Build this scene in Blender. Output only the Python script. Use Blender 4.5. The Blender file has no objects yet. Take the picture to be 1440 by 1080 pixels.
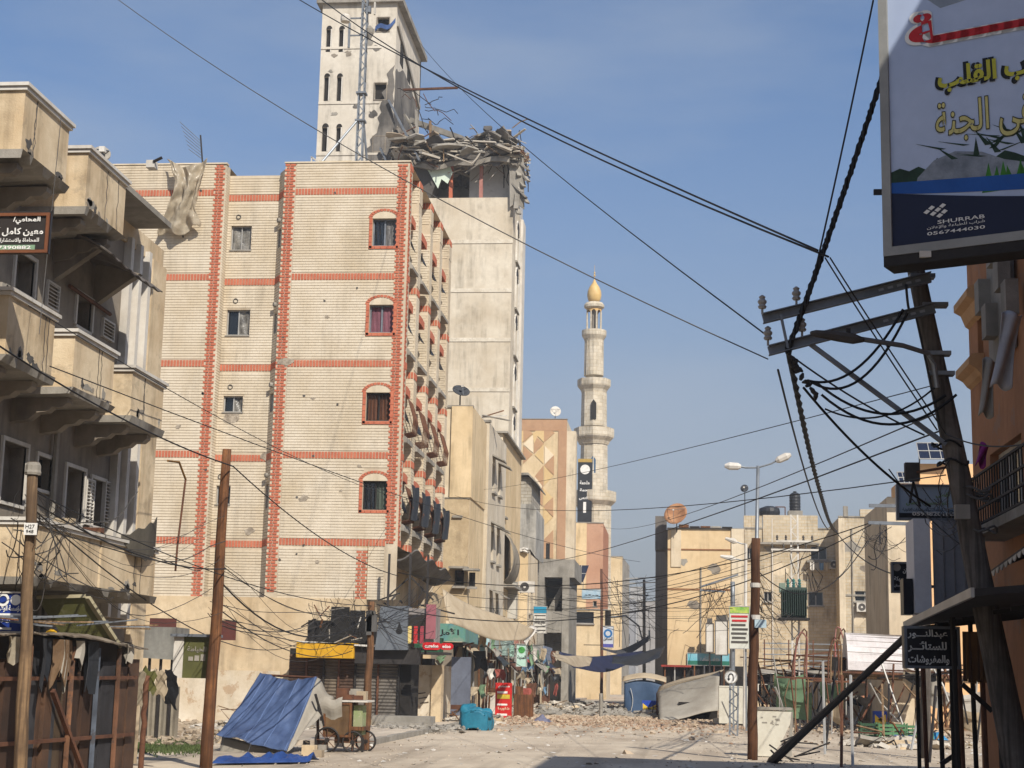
import bpy, bmesh, math, random
from mathutils import Vector, Matrix, noise
random.seed(7)
R = math.radians
S = bpy.context.scene
COL = S.collection

# ------------------------------------------------------------------ camera
F_PX = 2250.0
PITCH, YAW, ROLL = R(10.396), R(5.954), R(1.213)
CAM = Vector((0, 0, 1.7))
_f = Vector((-math.sin(YAW)*math.cos(PITCH), math.cos(YAW)*math.cos(PITCH), math.sin(PITCH)))
_r0 = Vector((math.cos(YAW), math.sin(YAW), 0)); _u0 = _r0.cross(_f)
_r = math.cos(ROLL)*_r0 + math.sin(ROLL)*_u0
_u = math.cos(ROLL)*_u0 - math.sin(ROLL)*_r0
cd = bpy.data.cameras.new('camera'); cam = bpy.data.objects.new('camera', cd); COL.objects.link(cam)
cd.sensor_width = 36; cd.lens = 36*F_PX/1440; cd.clip_end = 6000; cd.clip_start = 0.1
cam.matrix_world = Matrix(((_r.x, _u.x, -_f.x, CAM.x), (_r.y, _u.y, -_f.y, CAM.y), (_r.z, _u.z, -_f.z, CAM.z), (0, 0, 0, 1)))
S.camera = cam

# ------------------------------------------------------------------ light
SUN_EL, SUN_AZ = R(40), R(31)          # azimuth: behind the camera, to the right
w = bpy.data.worlds.new('World'); S.world = w; w.use_nodes = True
nt = w.node_tree; bg = nt.nodes['Background']
sky = nt.nodes.new('ShaderNodeTexSky'); sky.sky_type = 'NISHITA'; sky.sun_disc = False
sky.sun_elevation = SUN_EL; sky.sun_rotation = math.pi - SUN_AZ
sky.air_density = 1.0; sky.dust_density = 1.3; sky.ozone_density = 6.0; sky.altitude = 0
# smoke haze low in the sky, the same all round the horizon, and faint high veils
_tc = nt.nodes.new('ShaderNodeTexCoord'); _sp = nt.nodes.new('ShaderNodeSeparateXYZ'); nt.links.new(_tc.outputs['Generated'], _sp.inputs[0])
_mr = nt.nodes.new('ShaderNodeMapRange'); _mr.interpolation_type = 'SMOOTHSTEP'; _mr.inputs[1].default_value = -.02; _mr.inputs[2].default_value = .40; _mr.inputs[3].default_value = .95; _mr.inputs[4].default_value = 0.0; nt.links.new(_sp.outputs[2], _mr.inputs[0])
_nz = nt.nodes.new('ShaderNodeTexNoise'); _nz.inputs['Scale'].default_value = 2.1; _nz.inputs['Detail'].default_value = 7; _nz.inputs['Roughness'].default_value = .55
_mp = nt.nodes.new('ShaderNodeMapping'); _mp.inputs['Scale'].default_value = (1, 1, 4.0); _mp.inputs['Rotation'].default_value = (.35, .2, .3); _mp.inputs['Location'].default_value = (7.4, 4.1, 1.9); nt.links.new(_tc.outputs['Generated'], _mp.inputs[0]); nt.links.new(_mp.outputs[0], _nz.inputs['Vector'])
_m2 = nt.nodes.new('ShaderNodeMapRange'); _m2.inputs[1].default_value = .46; _m2.inputs[2].default_value = .68; _m2.inputs[4].default_value = .42; nt.links.new(_nz.outputs[0], _m2.inputs[0])
_mx = nt.nodes.new('ShaderNodeMix'); _mx.data_type = 'RGBA'; nt.links.new(_mr.outputs[0], _mx.inputs[0]); nt.links.new(sky.outputs[0], _mx.inputs[6]); _mx.inputs[7].default_value = (2.5, 2.65, 2.9, 1)
_m3 = nt.nodes.new('ShaderNodeMix'); _m3.data_type = 'RGBA'; nt.links.new(_m2.outputs[0], _m3.inputs[0]); nt.links.new(_mx.outputs[2], _m3.inputs[6]); _m3.inputs[7].default_value = (3.2, 3.75, 4.6, 1)
nt.links.new(_m3.outputs[2], bg.inputs[0]); bg.inputs[1].default_value = 0.09
sd = bpy.data.lights.new('sun', 'SUN'); sd.energy = 4.3; sd.angle = R(0.55); sd.color = (1.0, 0.94, 0.84)
sun = bpy.data.objects.new('sun', sd); COL.objects.link(sun)
_s = Vector((math.sin(SUN_AZ)*math.cos(SUN_EL), -math.cos(SUN_AZ)*math.cos(SUN_EL), math.sin(SUN_EL)))
sun.rotation_euler = (-_s).to_track_quat('-Z', 'Y').to_euler()
S.view_settings.view_transform = 'Standard'; S.view_settings.look = 'None'
S.view_settings.exposure = 0.46; S.view_settings.gamma = 1

# ------------------------------------------------------------------ measuring the place off the photograph
def ray(x, y): return _f + _r*((x-720)/F_PX) - _u*((y-540)/F_PX)
def atY(x, y, Y): d = ray(x, y); return CAM + d*(Y/d.y)
def atX(x, y, X): d = ray(x, y); return CAM + d*(X/d.x)
def G(x, y, z=0.0): d = ray(x, y); return CAM + d*((z-1.7)/d.z)

# ------------------------------------------------------------------ materials
def lin(c):
    return tuple(((v/255)/12.92 if v/255 <= .04045 else ((v/255+.055)/1.055)**2.4) for v in c)
MATS = {}
def mat(name, c, c2=None, rough=.85, scale=1.5, streak=0.0, bump=.15, spot=0.0, metal=0.0, detail=6, bscale=40, spotc=(60, 50, 42), amt=1.0, trans=0.0):
    """weathered surface: two-tone noise, vertical streaks of dirt, flaked spots, fine bump"""
    if name in MATS: return MATS[name]
    m = bpy.data.materials.new(name); m.use_nodes = True; n = m.node_tree.nodes; l = m.node_tree.links
    b = n['Principled BSDF']; b.inputs['Roughness'].default_value = rough; b.inputs['Metallic'].default_value = metal
    b.inputs['Specular IOR Level'].default_value = .3
    geo = n.new('ShaderNodeNewGeometry')
    def nz(sc, vec=None, det=detail, rg=.6):
        t = n.new('ShaderNodeTexNoise'); t.inputs['Scale'].default_value = sc; t.inputs['Detail'].default_value = det
        t.inputs['Roughness'].default_value = rg
        l.new(vec or geo.outputs['Position'], t.inputs['Vector']); return t.outputs['Fac']
    def ramp(fac, a, bb):
        r = n.new('ShaderNodeMapRange'); r.inputs[1].default_value = a; r.inputs[2].default_value = bb; r.clamp = True
        l.new(fac, r.inputs[0]); return r.outputs[0]
    def mix(fac, A, B, k=1.0):
        x = n.new('ShaderNodeMix'); x.data_type = 'RGBA'
        if k != 1.0:
            mm = n.new('ShaderNodeMath'); mm.operation = 'MULTIPLY'; mm.inputs[1].default_value = k; l.new(fac, mm.inputs[0]); fac = mm.outputs[0]
        l.new(fac, x.inputs[0])
        for s, v in ((6, A), (7, B)):
            if isinstance(v, tuple): x.inputs[s].default_value = (*v, 1)
            else: l.new(v, x.inputs[s])
        return x.outputs[2]
    C1 = lin(c); C2 = lin(c2) if c2 else tuple(v*.72 for v in C1)
    col = mix(ramp(nz(scale), .35, .68), C1, C2, amt)
    col = mix(ramp(nz(scale*9), .3, .75), col, tuple(v*.8 for v in C2), .35*amt)
    if streak:
        mp = n.new('ShaderNodeMapping'); mp.inputs['Scale'].default_value = (1.7, 1.7, .17); l.new(geo.outputs['Position'], mp.inputs[0])
        _sm = n.new('ShaderNodeMath'); _sm.operation = 'MULTIPLY'; l.new(ramp(nz(.9, None, 5, .6), .38, .62), _sm.inputs[1])
        l.new(ramp(nz(1.6, mp.outputs[0], 4, .6), .47, .66), _sm.inputs[0]); col = mix(_sm.outputs[0], col, tuple(v*.36 for v in C2), min(1, streak*1.5))
    if spot:
        col = mix(ramp(nz(scale*2.3, None, 8, .7), .60-.1*spot, .64-.1*spot), col, lin(spotc), min(1, spot))
    l.new(col, b.inputs['Base Color'])
    if bump:
        bp = n.new('ShaderNodeBump'); bp.inputs['Strength'].default_value = bump; bp.inputs['Distance'].default_value = .02
        l.new(nz(bscale, None, 4), bp.inputs['Height']); l.new(bp.outputs[0], b.inputs['Normal'])
    if trans:
        tb = n.new('ShaderNodeBsdfTranslucent'); l.new(col, tb.inputs[0]); ms = n.new('ShaderNodeMixShader'); ms.inputs[0].default_value = trans
        l.new(b.outputs[0], ms.inputs[1]); l.new(tb.outputs[0], ms.inputs[2]); l.new(ms.outputs[0], n['Material Output'].inputs[0])
    MATS[name] = m; return m
def grain(m, c):
    """long split grain of a weathered pole"""
    n = m.node_tree.nodes; l = m.node_tree.links; b = n['Principled BSDF']; src = b.inputs['Base Color'].links[0].from_socket
    geo = n.new('ShaderNodeNewGeometry'); mp = n.new('ShaderNodeMapping'); mp.inputs['Scale'].default_value = (26, 26, .9); l.new(geo.outputs['Position'], mp.inputs[0])
    t = n.new('ShaderNodeTexNoise'); t.inputs['Scale'].default_value = 1; t.inputs['Detail'].default_value = 5; l.new(mp.outputs[0], t.inputs['Vector'])
    r = n.new('ShaderNodeMapRange'); r.inputs[1].default_value = .42; r.inputs[2].default_value = .62; r.inputs[4].default_value = .75; l.new(t.outputs[0], r.inputs[0])
    x = n.new('ShaderNodeMix'); x.data_type = 'RGBA'; l.new(r.outputs[0], x.inputs[0]); l.new(src, x.inputs[6]); x.inputs[7].default_value = (*lin(c), 1); l.new(x.outputs[2], b.inputs['Base Color'])
    bp = n.new('ShaderNodeBump'); bp.inputs['Strength'].default_value = .8; bp.inputs['Distance'].default_value = .02; l.new(t.outputs[0], bp.inputs['Height']); l.new(bp.outputs[0], b.inputs['Normal']); return m
def flat(name, c, rough=.6, metal=0.0):
    return mat(name, c, tuple(int(v*.9) for v in c), rough=rough, metal=metal, bump=0, scale=4)
def blockmat(name, c, c2, mortar, bw=.4, bh=.2, streak=.25):
    """coursed block masonry, too far off to tell the blocks apart"""
    m = mat(name, c, c2, scale=.7, streak=streak); n = m.node_tree.nodes; l = m.node_tree.links; b = n['Principled BSDF']
    src = b.inputs['Base Color'].links[0].from_socket
    geo = n.new('ShaderNodeNewGeometry'); sp = n.new('ShaderNodeSeparateXYZ'); l.new(geo.outputs['Position'], sp.inputs[0])
    ad = n.new('ShaderNodeMath'); ad.operation = 'ADD'; l.new(sp.outputs[0], ad.inputs[0]); l.new(sp.outputs[1], ad.inputs[1])
    cb = n.new('ShaderNodeCombineXYZ'); l.new(ad.outputs[0], cb.inputs[0]); l.new(sp.outputs[2], cb.inputs[1])
    br = n.new('ShaderNodeTexBrick'); br.inputs['Scale'].default_value = 1; br.inputs['Brick Width'].default_value = bw; br.inputs['Row Height'].default_value = bh
    br.inputs['Mortar Size'].default_value = .013; br.inputs['Color1'].default_value = (1, 1, 1, 1); br.inputs['Color2'].default_value = (.82, .82, .82, 1)
    br.inputs['Mortar'].default_value = (*[v/max(lin(c)) for v in lin(mortar)], 1)
    l.new(cb.outputs[0], br.inputs['Vector'])
    x = n.new('ShaderNodeMix'); x.data_type = 'RGBA'; x.blend_type = 'MULTIPLY'; x.inputs[0].default_value = 1
    l.new(src, x.inputs[6]); l.new(br.outputs[0], x.inputs[7]); l.new(x.outputs[2], b.inputs['Base Color'])
    return m
def glass(name='window_glass', c=(26, 30, 34), rough=.08):
    if name in MATS: return MATS[name]
    m = bpy.data.materials.new(name); m.use_nodes = True; b = m.node_tree.nodes['Principled BSDF']
    b.inputs['Base Color'].default_value = (*lin(c), 1); b.inputs['Roughness'].default_value = rough; b.inputs['Specular IOR Level'].default_value = .6
    MATS[name] = m; return m
CREAMB = mat('cream_brick', (208, 196, 176), (190, 174, 148), scale=.6, streak=.2, bump=.1, bscale=60)
REDB = mat('red_brick', (188, 112, 84), (166, 90, 66), scale=3, bump=.2, bscale=60)
MORTAR = mat('mortar', (196, 182, 160), (176, 160, 136), scale=1.2, streak=.2)
PLAS = mat('stained_plaster', (204, 184, 152), (176, 152, 118), scale=.7, streak=.45, spot=.25, spotc=(140, 122, 98))
PLASW = mat('peeling_white_plaster', (208, 198, 180), (186, 168, 140), scale=.8, streak=.2, spot=.55, spotc=(150, 116, 80))
OLDC = mat('old_cream_render', (212, 194, 164), (182, 158, 124), scale=.9, streak=.6, bump=.3, spot=.3, spotc=(122, 112, 98))
GREYW = mat('grey_render', (146, 136, 122), (118, 108, 96), scale=.9, streak=.4, bump=.3)
CONC = mat('concrete', (158, 152, 142), (122, 116, 106), scale=1.1, streak=.35, bump=.3)
CONCD = mat('dark_concrete', (92, 88, 84), (66, 62, 58), scale=1.6, streak=.3, bump=.5, bscale=14)
WHITEP = mat('white_paint', (206, 202, 194), (186, 178, 166), scale=1.2, streak=.3)
WHITEB = mat('white_render', (206, 196, 178), (184, 170, 148), scale=.5, streak=.4, bump=.2)
TOWERM = mat('tower_render', (206, 198, 184), (184, 174, 158), scale=.4, streak=.34, spot=.18, spotc=(120, 112, 104))
DAMG = mat('scorched_concrete', (128, 122, 114), (78, 74, 70), scale=.5, streak=.5, bump=.6, bscale=8)
RUBBLE = mat('rubble', (176, 160, 136), (116, 100, 84), scale=.8, bump=.5, bscale=12)
WOOD = mat('weathered_wood', (132, 88, 54), (88, 56, 34), scale=3, streak=.5, bump=.4)
grain(WOOD, (64, 42, 28)); WOODP = mat('pale_pole_wood', (154, 128, 96), (112, 88, 64), scale=3, streak=.5, bump=.4)
WOODG = mat('grey_pole_wood', (112, 104, 96), (82, 75, 69), scale=3, streak=.4, bump=.4)
grain(WOODP, (78, 60, 42)); grain(WOODG, (54, 49, 45)); STEEL = mat('galvanised_steel', (142, 146, 150), (116, 120, 124), rough=.5, metal=.5, scale=3, bump=.05)
STEELD = mat('dull_steel', (122, 127, 134), (98, 102, 108), rough=.6, metal=.3, scale=3, bump=.05)
IRON = mat('dark_iron', (44, 40, 38), (34, 30, 28), rough=.7, scale=4)
RUST = mat('rusty_metal', (112, 74, 52), (76, 48, 36), rough=.85, scale=3, streak=.3, spot=.3, spotc=(58, 44, 38))
WIRE = mat('black_cable', (30, 29, 29), (24, 23, 23), rough=.6, bump=0)
WIREG = mat('grey_cable', (92, 90, 88), (74, 72, 70), rough=.6, bump=0)
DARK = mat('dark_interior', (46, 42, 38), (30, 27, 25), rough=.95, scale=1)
SHUT = mat('roller_shutter_paint', (104, 98, 90), (84, 76, 68), rough=.6, scale=2, streak=.4, bump=.05)
SHUTB = mat('brown_shutter_paint', (92, 66, 48), (62, 46, 36), rough=.7, scale=2, streak=.5, bump=.1)
ALU = mat('aluminium_frame', (178, 176, 170), (150, 146, 140), rough=.45, metal=.3, bump=0)
GLASS = glass(); GLASSB = glass('blue_glass', (70, 96, 122), .1)
BLUET = mat('blue_tarpaulin', (82, 100, 136), (62, 78, 112), rough=.5, scale=2.2, bump=.6, bscale=9, trans=.12, spot=.15, spotc=(112, 122, 144))
BLUED = mat('dark_blue_sheet', (38, 44, 72), (30, 34, 56), rough=.6, scale=2, bump=.4, bscale=9, trans=.1)
TEALT = mat('teal_tarpaulin', (38, 118, 140), (28, 92, 114), rough=.5, scale=2, bump=.5, bscale=9)
GREYT = mat('grey_canvas', (166, 160, 148), (146, 138, 126), rough=.8, scale=1.4, bump=.4, bscale=8, trans=.12)
CREAMT = mat('cream_canvas', (190, 174, 148), (168, 150, 124), rough=.85, scale=1.4, bump=.4, bscale=8, trans=.15)
PLASTIC = mat('clear_plastic_sheet', (214, 204, 184), (190, 176, 152), rough=.22, scale=3, bump=1.0, bscale=4, trans=.55)
BLKT = mat('black_sheet', (40, 42, 46), (30, 31, 34), rough=.5, scale=2, bump=.6, bscale=7)

# ------------------------------------------------------------------ mesh building
class MB:
    def __init__(s): s.v = []; s.f = []
    def add(s, vs, fs):
        o = len(s.v); s.v += [tuple(v) for v in vs]; s.f += [tuple(i+o for i in f) for f in fs]; return s
    def box(s, a, b):
        x0, x1 = sorted((a[0], b[0])); y0, y1 = sorted((a[1], b[1])); z0, z1 = sorted((a[2], b[2]))
        return s.add([(x0, y0, z0), (x1, y0, z0), (x1, y1, z0), (x0, y1, z0), (x0, y0, z1), (x1, y0, z1), (x1, y1, z1), (x0, y1, z1)],
                     [(0, 3, 2, 1), (4, 5, 6, 7), (0, 1, 5, 4), (1, 2, 6, 5), (2, 3, 7, 6), (3, 0, 4, 7)])
    def bar(s, p, q, w, h=None, up=(0, 0, 1)):
        p = Vector(p); q = Vector(q); h = h or w; d = (q-p).normalized(); up = Vector(up)
        if abs(d.dot(up)) > .99: up = Vector((0, 1, 0))
        a = d.cross(up).normalized()*w/2; b = a.cross(d).normalized()*h/2
        return s.add([p-a-b, p+a-b, p+a+b, p-a+b, q-a-b, q+a-b, q+a+b, q-a+b],
                     [(0, 3, 2, 1), (4, 5, 6, 7), (0, 1, 5, 4), (1, 2, 6, 5), (2, 3, 7, 6), (3, 0, 4, 7)])
    def tube(s, pts, r, n=6, caps=True):
        pts = [Vector(p) for p in pts]; N = len(pts); rs = r if isinstance(r, (list, tuple)) else [r]*N; vs = []
        for i, p in enumerate(pts):
            d = (pts[min(i+1, N-1)]-pts[max(i-1, 0)]).normalized()
            up = Vector((0, 0, 1)) if abs(d.z) < .9 else Vector((0, 1, 0))
            a = d.cross(up).normalized(); b = a.cross(d)
            vs += [p + (a*math.cos(2*math.pi*k/n) + b*math.sin(2*math.pi*k/n))*rs[i] for k in range(n)]
        fs = [(i*n+k, i*n+(k+1) % n, (i+1)*n+(k+1) % n, (i+1)*n+k) for i in range(N-1) for k in range(n)]
        if caps: fs += [tuple(range(n))[::-1], tuple((N-1)*n+k for k in range(n))]
        return s.add(vs, fs)
    def lathe(s, c, prof, n=20):
        c = Vector(c); vs = []
        for r, z in prof: vs += [(c.x+r*math.cos(2*math.pi*k/n), c.y+r*math.sin(2*math.pi*k/n), c.z+z) for k in range(n)]
        m = len(prof); fs = [(i*n+k, i*n+(k+1) % n, (i+1)*n+(k+1) % n, (i+1)*n+k) for i in range(m-1) for k in range(n)]
        return s.add(vs, fs+[tuple(range(n))[::-1], tuple((m-1)*n+k for k in range(n))])
    def prism(s, pts, d):
        """closed outline (list of 3d points) pushed by vector d"""
        pts = [Vector(p) for p in pts]; d = Vector(d); n = len(pts)
        return s.add(pts+[p+d for p in pts], [tuple(range(n)), tuple(range(2*n-1, n-1, -1))]+[(i, i+n, (i+1) % n+n, (i+1) % n) for i in range(n)])
    def quad(s, *p): return s.add(p, [tuple(range(len(p)))])
    def sheet(s, fn, nu, nv, t=0.012):
        """thin cloth: fn(u,v)->point for u,v in 0..1, given thickness"""
        g = [[Vector(fn(i/nu, j/nv)) for j in range(nv+1)] for i in range(nu+1)]
        def nr(i, j):
            a = g[min(i+1, nu)][j]-g[max(i-1, 0)][j]; b = g[i][min(j+1, nv)]-g[i][max(j-1, 0)]; c = a.cross(b)
            return c.normalized() if c.length > 1e-9 else Vector((0, 0, 1))
        top = [g[i][j]+nr(i, j)*t/2 for i in range(nu+1) for j in range(nv+1)]; bot = [g[i][j]-nr(i, j)*t/2 for i in range(nu+1) for j in range(nv+1)]
        k = lambda i, j: i*(nv+1)+j; o = len(top); fs = []
        for i in range(nu):
            for j in range(nv):
                q = (k(i, j), k(i+1, j), k(i+1, j+1), k(i, j+1)); fs += [q, tuple(x+o for x in q[::-1])]
        for i in range(nu): fs += [(k(i+1, 0), k(i, 0), k(i, 0)+o, k(i+1, 0)+o), (k(i, nv), k(i+1, nv), k(i+1, nv)+o, k(i, nv)+o)]
        for j in range(nv): fs += [(k(0, j), k(0, j+1), k(0, j+1)+o, k(0, j)+o), (k(nu, j+1), k(nu, j), k(nu, j)+o, k(nu, j+1)+o)]
        return s.add(top+bot, fs)
    def wall(s, O, U, V, w, h, holes=(), depth=.2, back=True):
        """outer face of a wall with window openings and their reveals; normal = U x V"""
        O = Vector(O); U = Vector(U).normalized(); V = Vector(V).normalized(); N = U.cross(V)
        P = lambda u, v, d=0: O+U*u+V*v-N*d
        us = sorted({0, w, *[x for q in holes for x in q[:2]]}); vs = sorted({0, h, *[x for q in holes for x in q[2:4]]})
        us = [u for u in us if 0 <= u <= w]; vs = [v for v in vs if 0 <= v <= h]
        for a, b in zip(us, us[1:]):
            for c, d in zip(vs, vs[1:]):
                m, k = (a+b)/2, (c+d)/2
                if any(q[0] < m < q[1] and q[2] < k < q[3] for q in holes): continue
                s.quad(P(a, c), P(b, c), P(b, d), P(a, d))
        for a, b, c, d in [q[:4] for q in holes]:
            s.quad(P(a, c), P(a, c, depth), P(b, c, depth), P(b, c)); s.quad(P(a, d), P(b, d), P(b, d, depth), P(a, d, depth))
            s.quad(P(a, c), P(a, d), P(a, d, depth), P(a, c, depth)); s.quad(P(b, c), P(b, c, depth), P(b, d, depth), P(b, d))
            if back: s.quad(P(a, c, depth), P(a, d, depth), P(b, d, depth), P(b, c, depth))
        return s
    def build(s, name, m, parent=None, smooth=False):
        me = bpy.data.meshes.new(name); me.from_pydata(s.v, [], s.f); me.validate(); me.update()
        bm = bmesh.new(); bm.from_mesh(me); bmesh.ops.recalc_face_normals(bm, faces=bm.faces) if not getattr(s, 'keep', False) else None
        bm.to_mesh(me); bm.free()
        if smooth: me.polygons.foreach_set('use_smooth', [True]*len(me.polygons))
        return obj(name, me, m, parent)
def obj(name, me, m, parent=None):
    o = bpy.data.objects.new(name, me); COL.objects.link(o)
    if m and not me.materials: me.materials.append(m)
    if parent: o.parent = parent; o.matrix_parent_inverse = Matrix.Translation(-Vector(parent.location))
    return o
def tag(o, label, cat, group=None):
    o['label'] = label; o['category'] = cat
    if group: o['group'] = group
    return o
def thing(name, label, cat, loc=(0, 0, 0), group=None):
    o = bpy.data.objects.new(name, None); COL.objects.link(o); o.empty_display_size = .2; o.location = loc
    return tag(o, label, cat, group)
def part(name, mb, m, parent, smooth=False): return mb.build(name, m, parent, smooth)
def struct(name, mb, m): o = mb.build(name, m); o['kind'] = 'structure'; return o
def stuff(o): o['kind'] = 'stuff'; return o
def one(name, mb, m, label, cat, group=None, smooth=False): return tag(mb.build(name, m, None, smooth), label, cat, group)

def jag(pts, n=6, amp=.12):
    """break a straight-edged outline into a ragged one (points in one plane)"""
    out = []
    for a, b in zip(pts, pts[1:]+pts[:1]):
        a = Vector(a); b = Vector(b); L = (b-a).length; out.append(a)
        k = max(1, min(14, int(L*n/2)))
        for i in range(1, k):
            p = a.lerp(b, i/k); d = (b-a).normalized(); w_ = Vector((-d.z, 0, d.x)) if abs(d.y) < 1e-6 and abs(a.y-b.y) < 1e-6 and len({round(q[1], 3) for q in pts}) == 1 else Vector((0, -d.z, d.y)); out.append(p+w_*random.uniform(-amp, amp))
    return out
# ------------------------------------------------------------------ Arabic lettering
_ord = "ءآأؤإئابةتثجحخدذرزسشصضطظعغفقكلمنهوىي"; _two = "آأؤإاةدذرزوى"; _tab = {}; _c = 0xFE80
for _ch in _ord:
    if _ch == "ء": _tab[_ch] = (_c, _c, None, None); _c += 1
    elif _ch in _two: _tab[_ch] = (_c, _c+1, None, None); _c += 2
    else: _tab[_ch] = (_c, _c+1, _c+2, _c+3); _c += 4
def shape(s):
    out = []; i = 0; prev = False; num = ''
    while i < len(s):
        ch = s[i]
        if ch.isdigit() and ord(ch) < 128:
            j = i
            while j < len(s) and s[j].isdigit(): j += 1
            out.append(s[i:j]); i = j; prev = False; continue
        if ch == "ـ": out.append(ch); prev = True; i += 1; continue
        if ch not in _tab: out.append(ch); prev = False; i += 1; continue
        if ch == "ل" and i+1 < len(s) and s[i+1] in "آأإا":
            out.append(chr({"آ": 0xFEF5, "أ": 0xFEF7, "إ": 0xFEF9, "ا": 0xFEFB}[s[i+1]]+(1 if prev else 0))); prev = False; i += 2; continue
        nx = i+1 < len(s) and ((s[i+1] in _tab and s[i+1] != "ء") or s[i+1] == "ـ") and _tab[ch][2] is not None
        iso, fin, ini, med = _tab[ch]
        out.append(chr(med if prev and nx else fin if prev and ch != "ء" else ini if nx else iso)); prev = bool(nx); i += 1
    return "".join(reversed(out))
def lettering(text, O, U, V, width, height, m, parent, bold=.0, ar=True, name='lettering', thick=.004):
    """raised letters fitted into width x height at O (lower left), along U, up V"""
    cu = bpy.data.curves.new('txt', 'FONT'); cu.body = shape(text) if ar else text; cu.size = 1; cu.offset = bold; cu.resolution_u = 2; cu.extrude = .0
    t = bpy.data.objects.new('txt', cu); COL.objects.link(t); bpy.context.view_layer.update()
    me = bpy.data.meshes.new_from_object(t.evaluated_get(bpy.context.evaluated_depsgraph_get())); bpy.data.objects.remove(t)
    xs = [v.co.x for v in me.vertices]; ys = [v.co.y for v in me.vertices]
    if not xs: return None
    O = Vector(O); U = Vector(U).normalized(); V = Vector(V).normalized(); N = U.cross(V)
    sx = width/(max(xs)-min(xs)); sy = height/(max(ys)-min(ys)) if height else sx
    for v in me.vertices: v.co = O+U*((v.co.x-min(xs))*sx)+V*((v.co.y-min(ys))*sy)+N*thick
    me.materials.clear(); me.name = name
    return obj(name, me, m, parent)
# ================================================================== ground
def dustmat(name, c1, c2, c3, sc):
    m = mat(name, c1, c2, scale=sc, bump=.6, bscale=7, rough=.95); n = m.node_tree.nodes; l = m.node_tree.links; b = n['Principled BSDF']
    src = b.inputs['Base Color'].links[0].from_socket
    geo = n.new('ShaderNodeNewGeometry'); t = n.new('ShaderNodeTexNoise'); t.inputs['Scale'].default_value = .22; t.inputs['Detail'].default_value = 9; t.inputs['Roughness'].default_value = .68
    mp = n.new('ShaderNodeMapping'); mp.inputs['Scale'].default_value = (1, .45, 1); l.new(geo.outputs['Position'], mp.inputs[0]); l.new(mp.outputs[0], t.inputs['Vector'])
    r = n.new('ShaderNodeMapRange'); r.inputs[1].default_value = .46; r.inputs[2].default_value = .62; l.new(t.outputs[0], r.inputs[0])
    x = n.new('ShaderNodeMix'); x.data_type = 'RGBA'; l.new(r.outputs[0], x.inputs[0]); l.new(src, x.inputs[6]); x.inputs[7].default_value = (*lin(c3), 1)
    m3 = n.new('ShaderNodeMapping'); m3.inputs['Scale'].default_value = (1.5, .06, 1); l.new(geo.outputs['Position'], m3.inputs[0])
    t3 = n.new('ShaderNodeTexNoise'); t3.inputs['Scale'].default_value = 1.0; t3.inputs['Detail'].default_value = 5; l.new(m3.outputs[0], t3.inputs['Vector'])
    r3 = n.new('ShaderNodeMapRange'); r3.inputs[1].default_value = .52; r3.inputs[2].default_value = .66; r3.inputs[4].default_value = .55; l.new(t3.outputs[0], r3.inputs[0])
    x3 = n.new('ShaderNodeMix'); x3.data_type = 'RGBA'; l.new(r3.outputs[0], x3.inputs[0]); l.new(x.outputs[2], x3.inputs[6]); x3.inputs[7].default_value = (*[v*.6 for v in lin(c3)], 1)
    l.new(x3.outputs[2], b.inputs['Base Color']); return m
GROUND = dustmat('dusty_ground', (196, 182, 161), (176, 161, 140), (152, 137, 119), .5)
STREET = dustmat('dusty_asphalt', (196, 182, 161), (178, 163, 143), (156, 141, 123), .6)
PAVE = dustmat('pavement_dust', (198, 186, 168), (178, 164, 146), (156, 142, 126), .8)
struct('ground', MB().quad((-900, -60, 0), (900, -60, 0), (900, 4000, 0), (-900, 4000, 0)), GROUND)
mb = MB()
for i in range(40):      # gently uneven street sheet
    for j in range(12):
        q = []
        for a, b in ((i, j), (i+1, j), (i+1, j+1), (i, j+1)):
            X = -7.2+13.2*b/12; Y = 4+9.0*a; q.append((X, Y, .006+.03*(noise.noise(Vector((X*.4, Y*.2, 0)))+.6 if 0 < b < 12 else 0.0)))
        mb.quad(*q)
struct('street', mb, STREET)
pv = MB()
pv.box((-10.4, 38.5, 0.0), (-7.55, 400, .13)); po = struct('pavement', pv, PAVE)
for i in range(60):
    k = MB().box((-7.54, 38.5+i*1.0, 0), (-7.36, 39.49+i*1.0, .15+random.uniform(-.02, .01))).build('kerb_stone', CONC, po)
pv2 = MB().box((8.2, 60, 0), (11, 400, .12)); struct('pavement', pv2, PAVE)

# ================================================================== brick apartment building
BY = 54.0; BX1 = -9.44; BX0 = -20.6; ZT = 19.7
BAND = [18.52, 15.39, 12.26, 9.03, 6.02]
bb = thing('brick_apartment_building', 'cream brick apartment block with red brick bands and corner quoins', 'building', (-15, 59, 0))
RC = {'n': 0}
_bm = MB().box((-.117, -.019, -.0425), (.117, .02, .0425)); _me = bpy.data.meshes.new('brick'); _me.from_pydata(_bm.v, [], _bm.f); _me.materials.append(CREAMB)
_rm = MB().box((-.042, -.022, -.112), (.042, .02, .112)); _re = bpy.data.meshes.new('red_brick'); _re.from_pydata(_rm.v, [], _rm.f); _re.materials.append(REDB)
cream, red = MB(), MB()
def put_brick(me, name, p, ang=0):
    o = bpy.data.objects.new(name, me); COL.objects.link(o); o.parent = bb; o.matrix_parent_inverse = Matrix.Translation(-bb.location)
    o.location = p; o.rotation_euler = (0, 0, ang); return o
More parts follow.
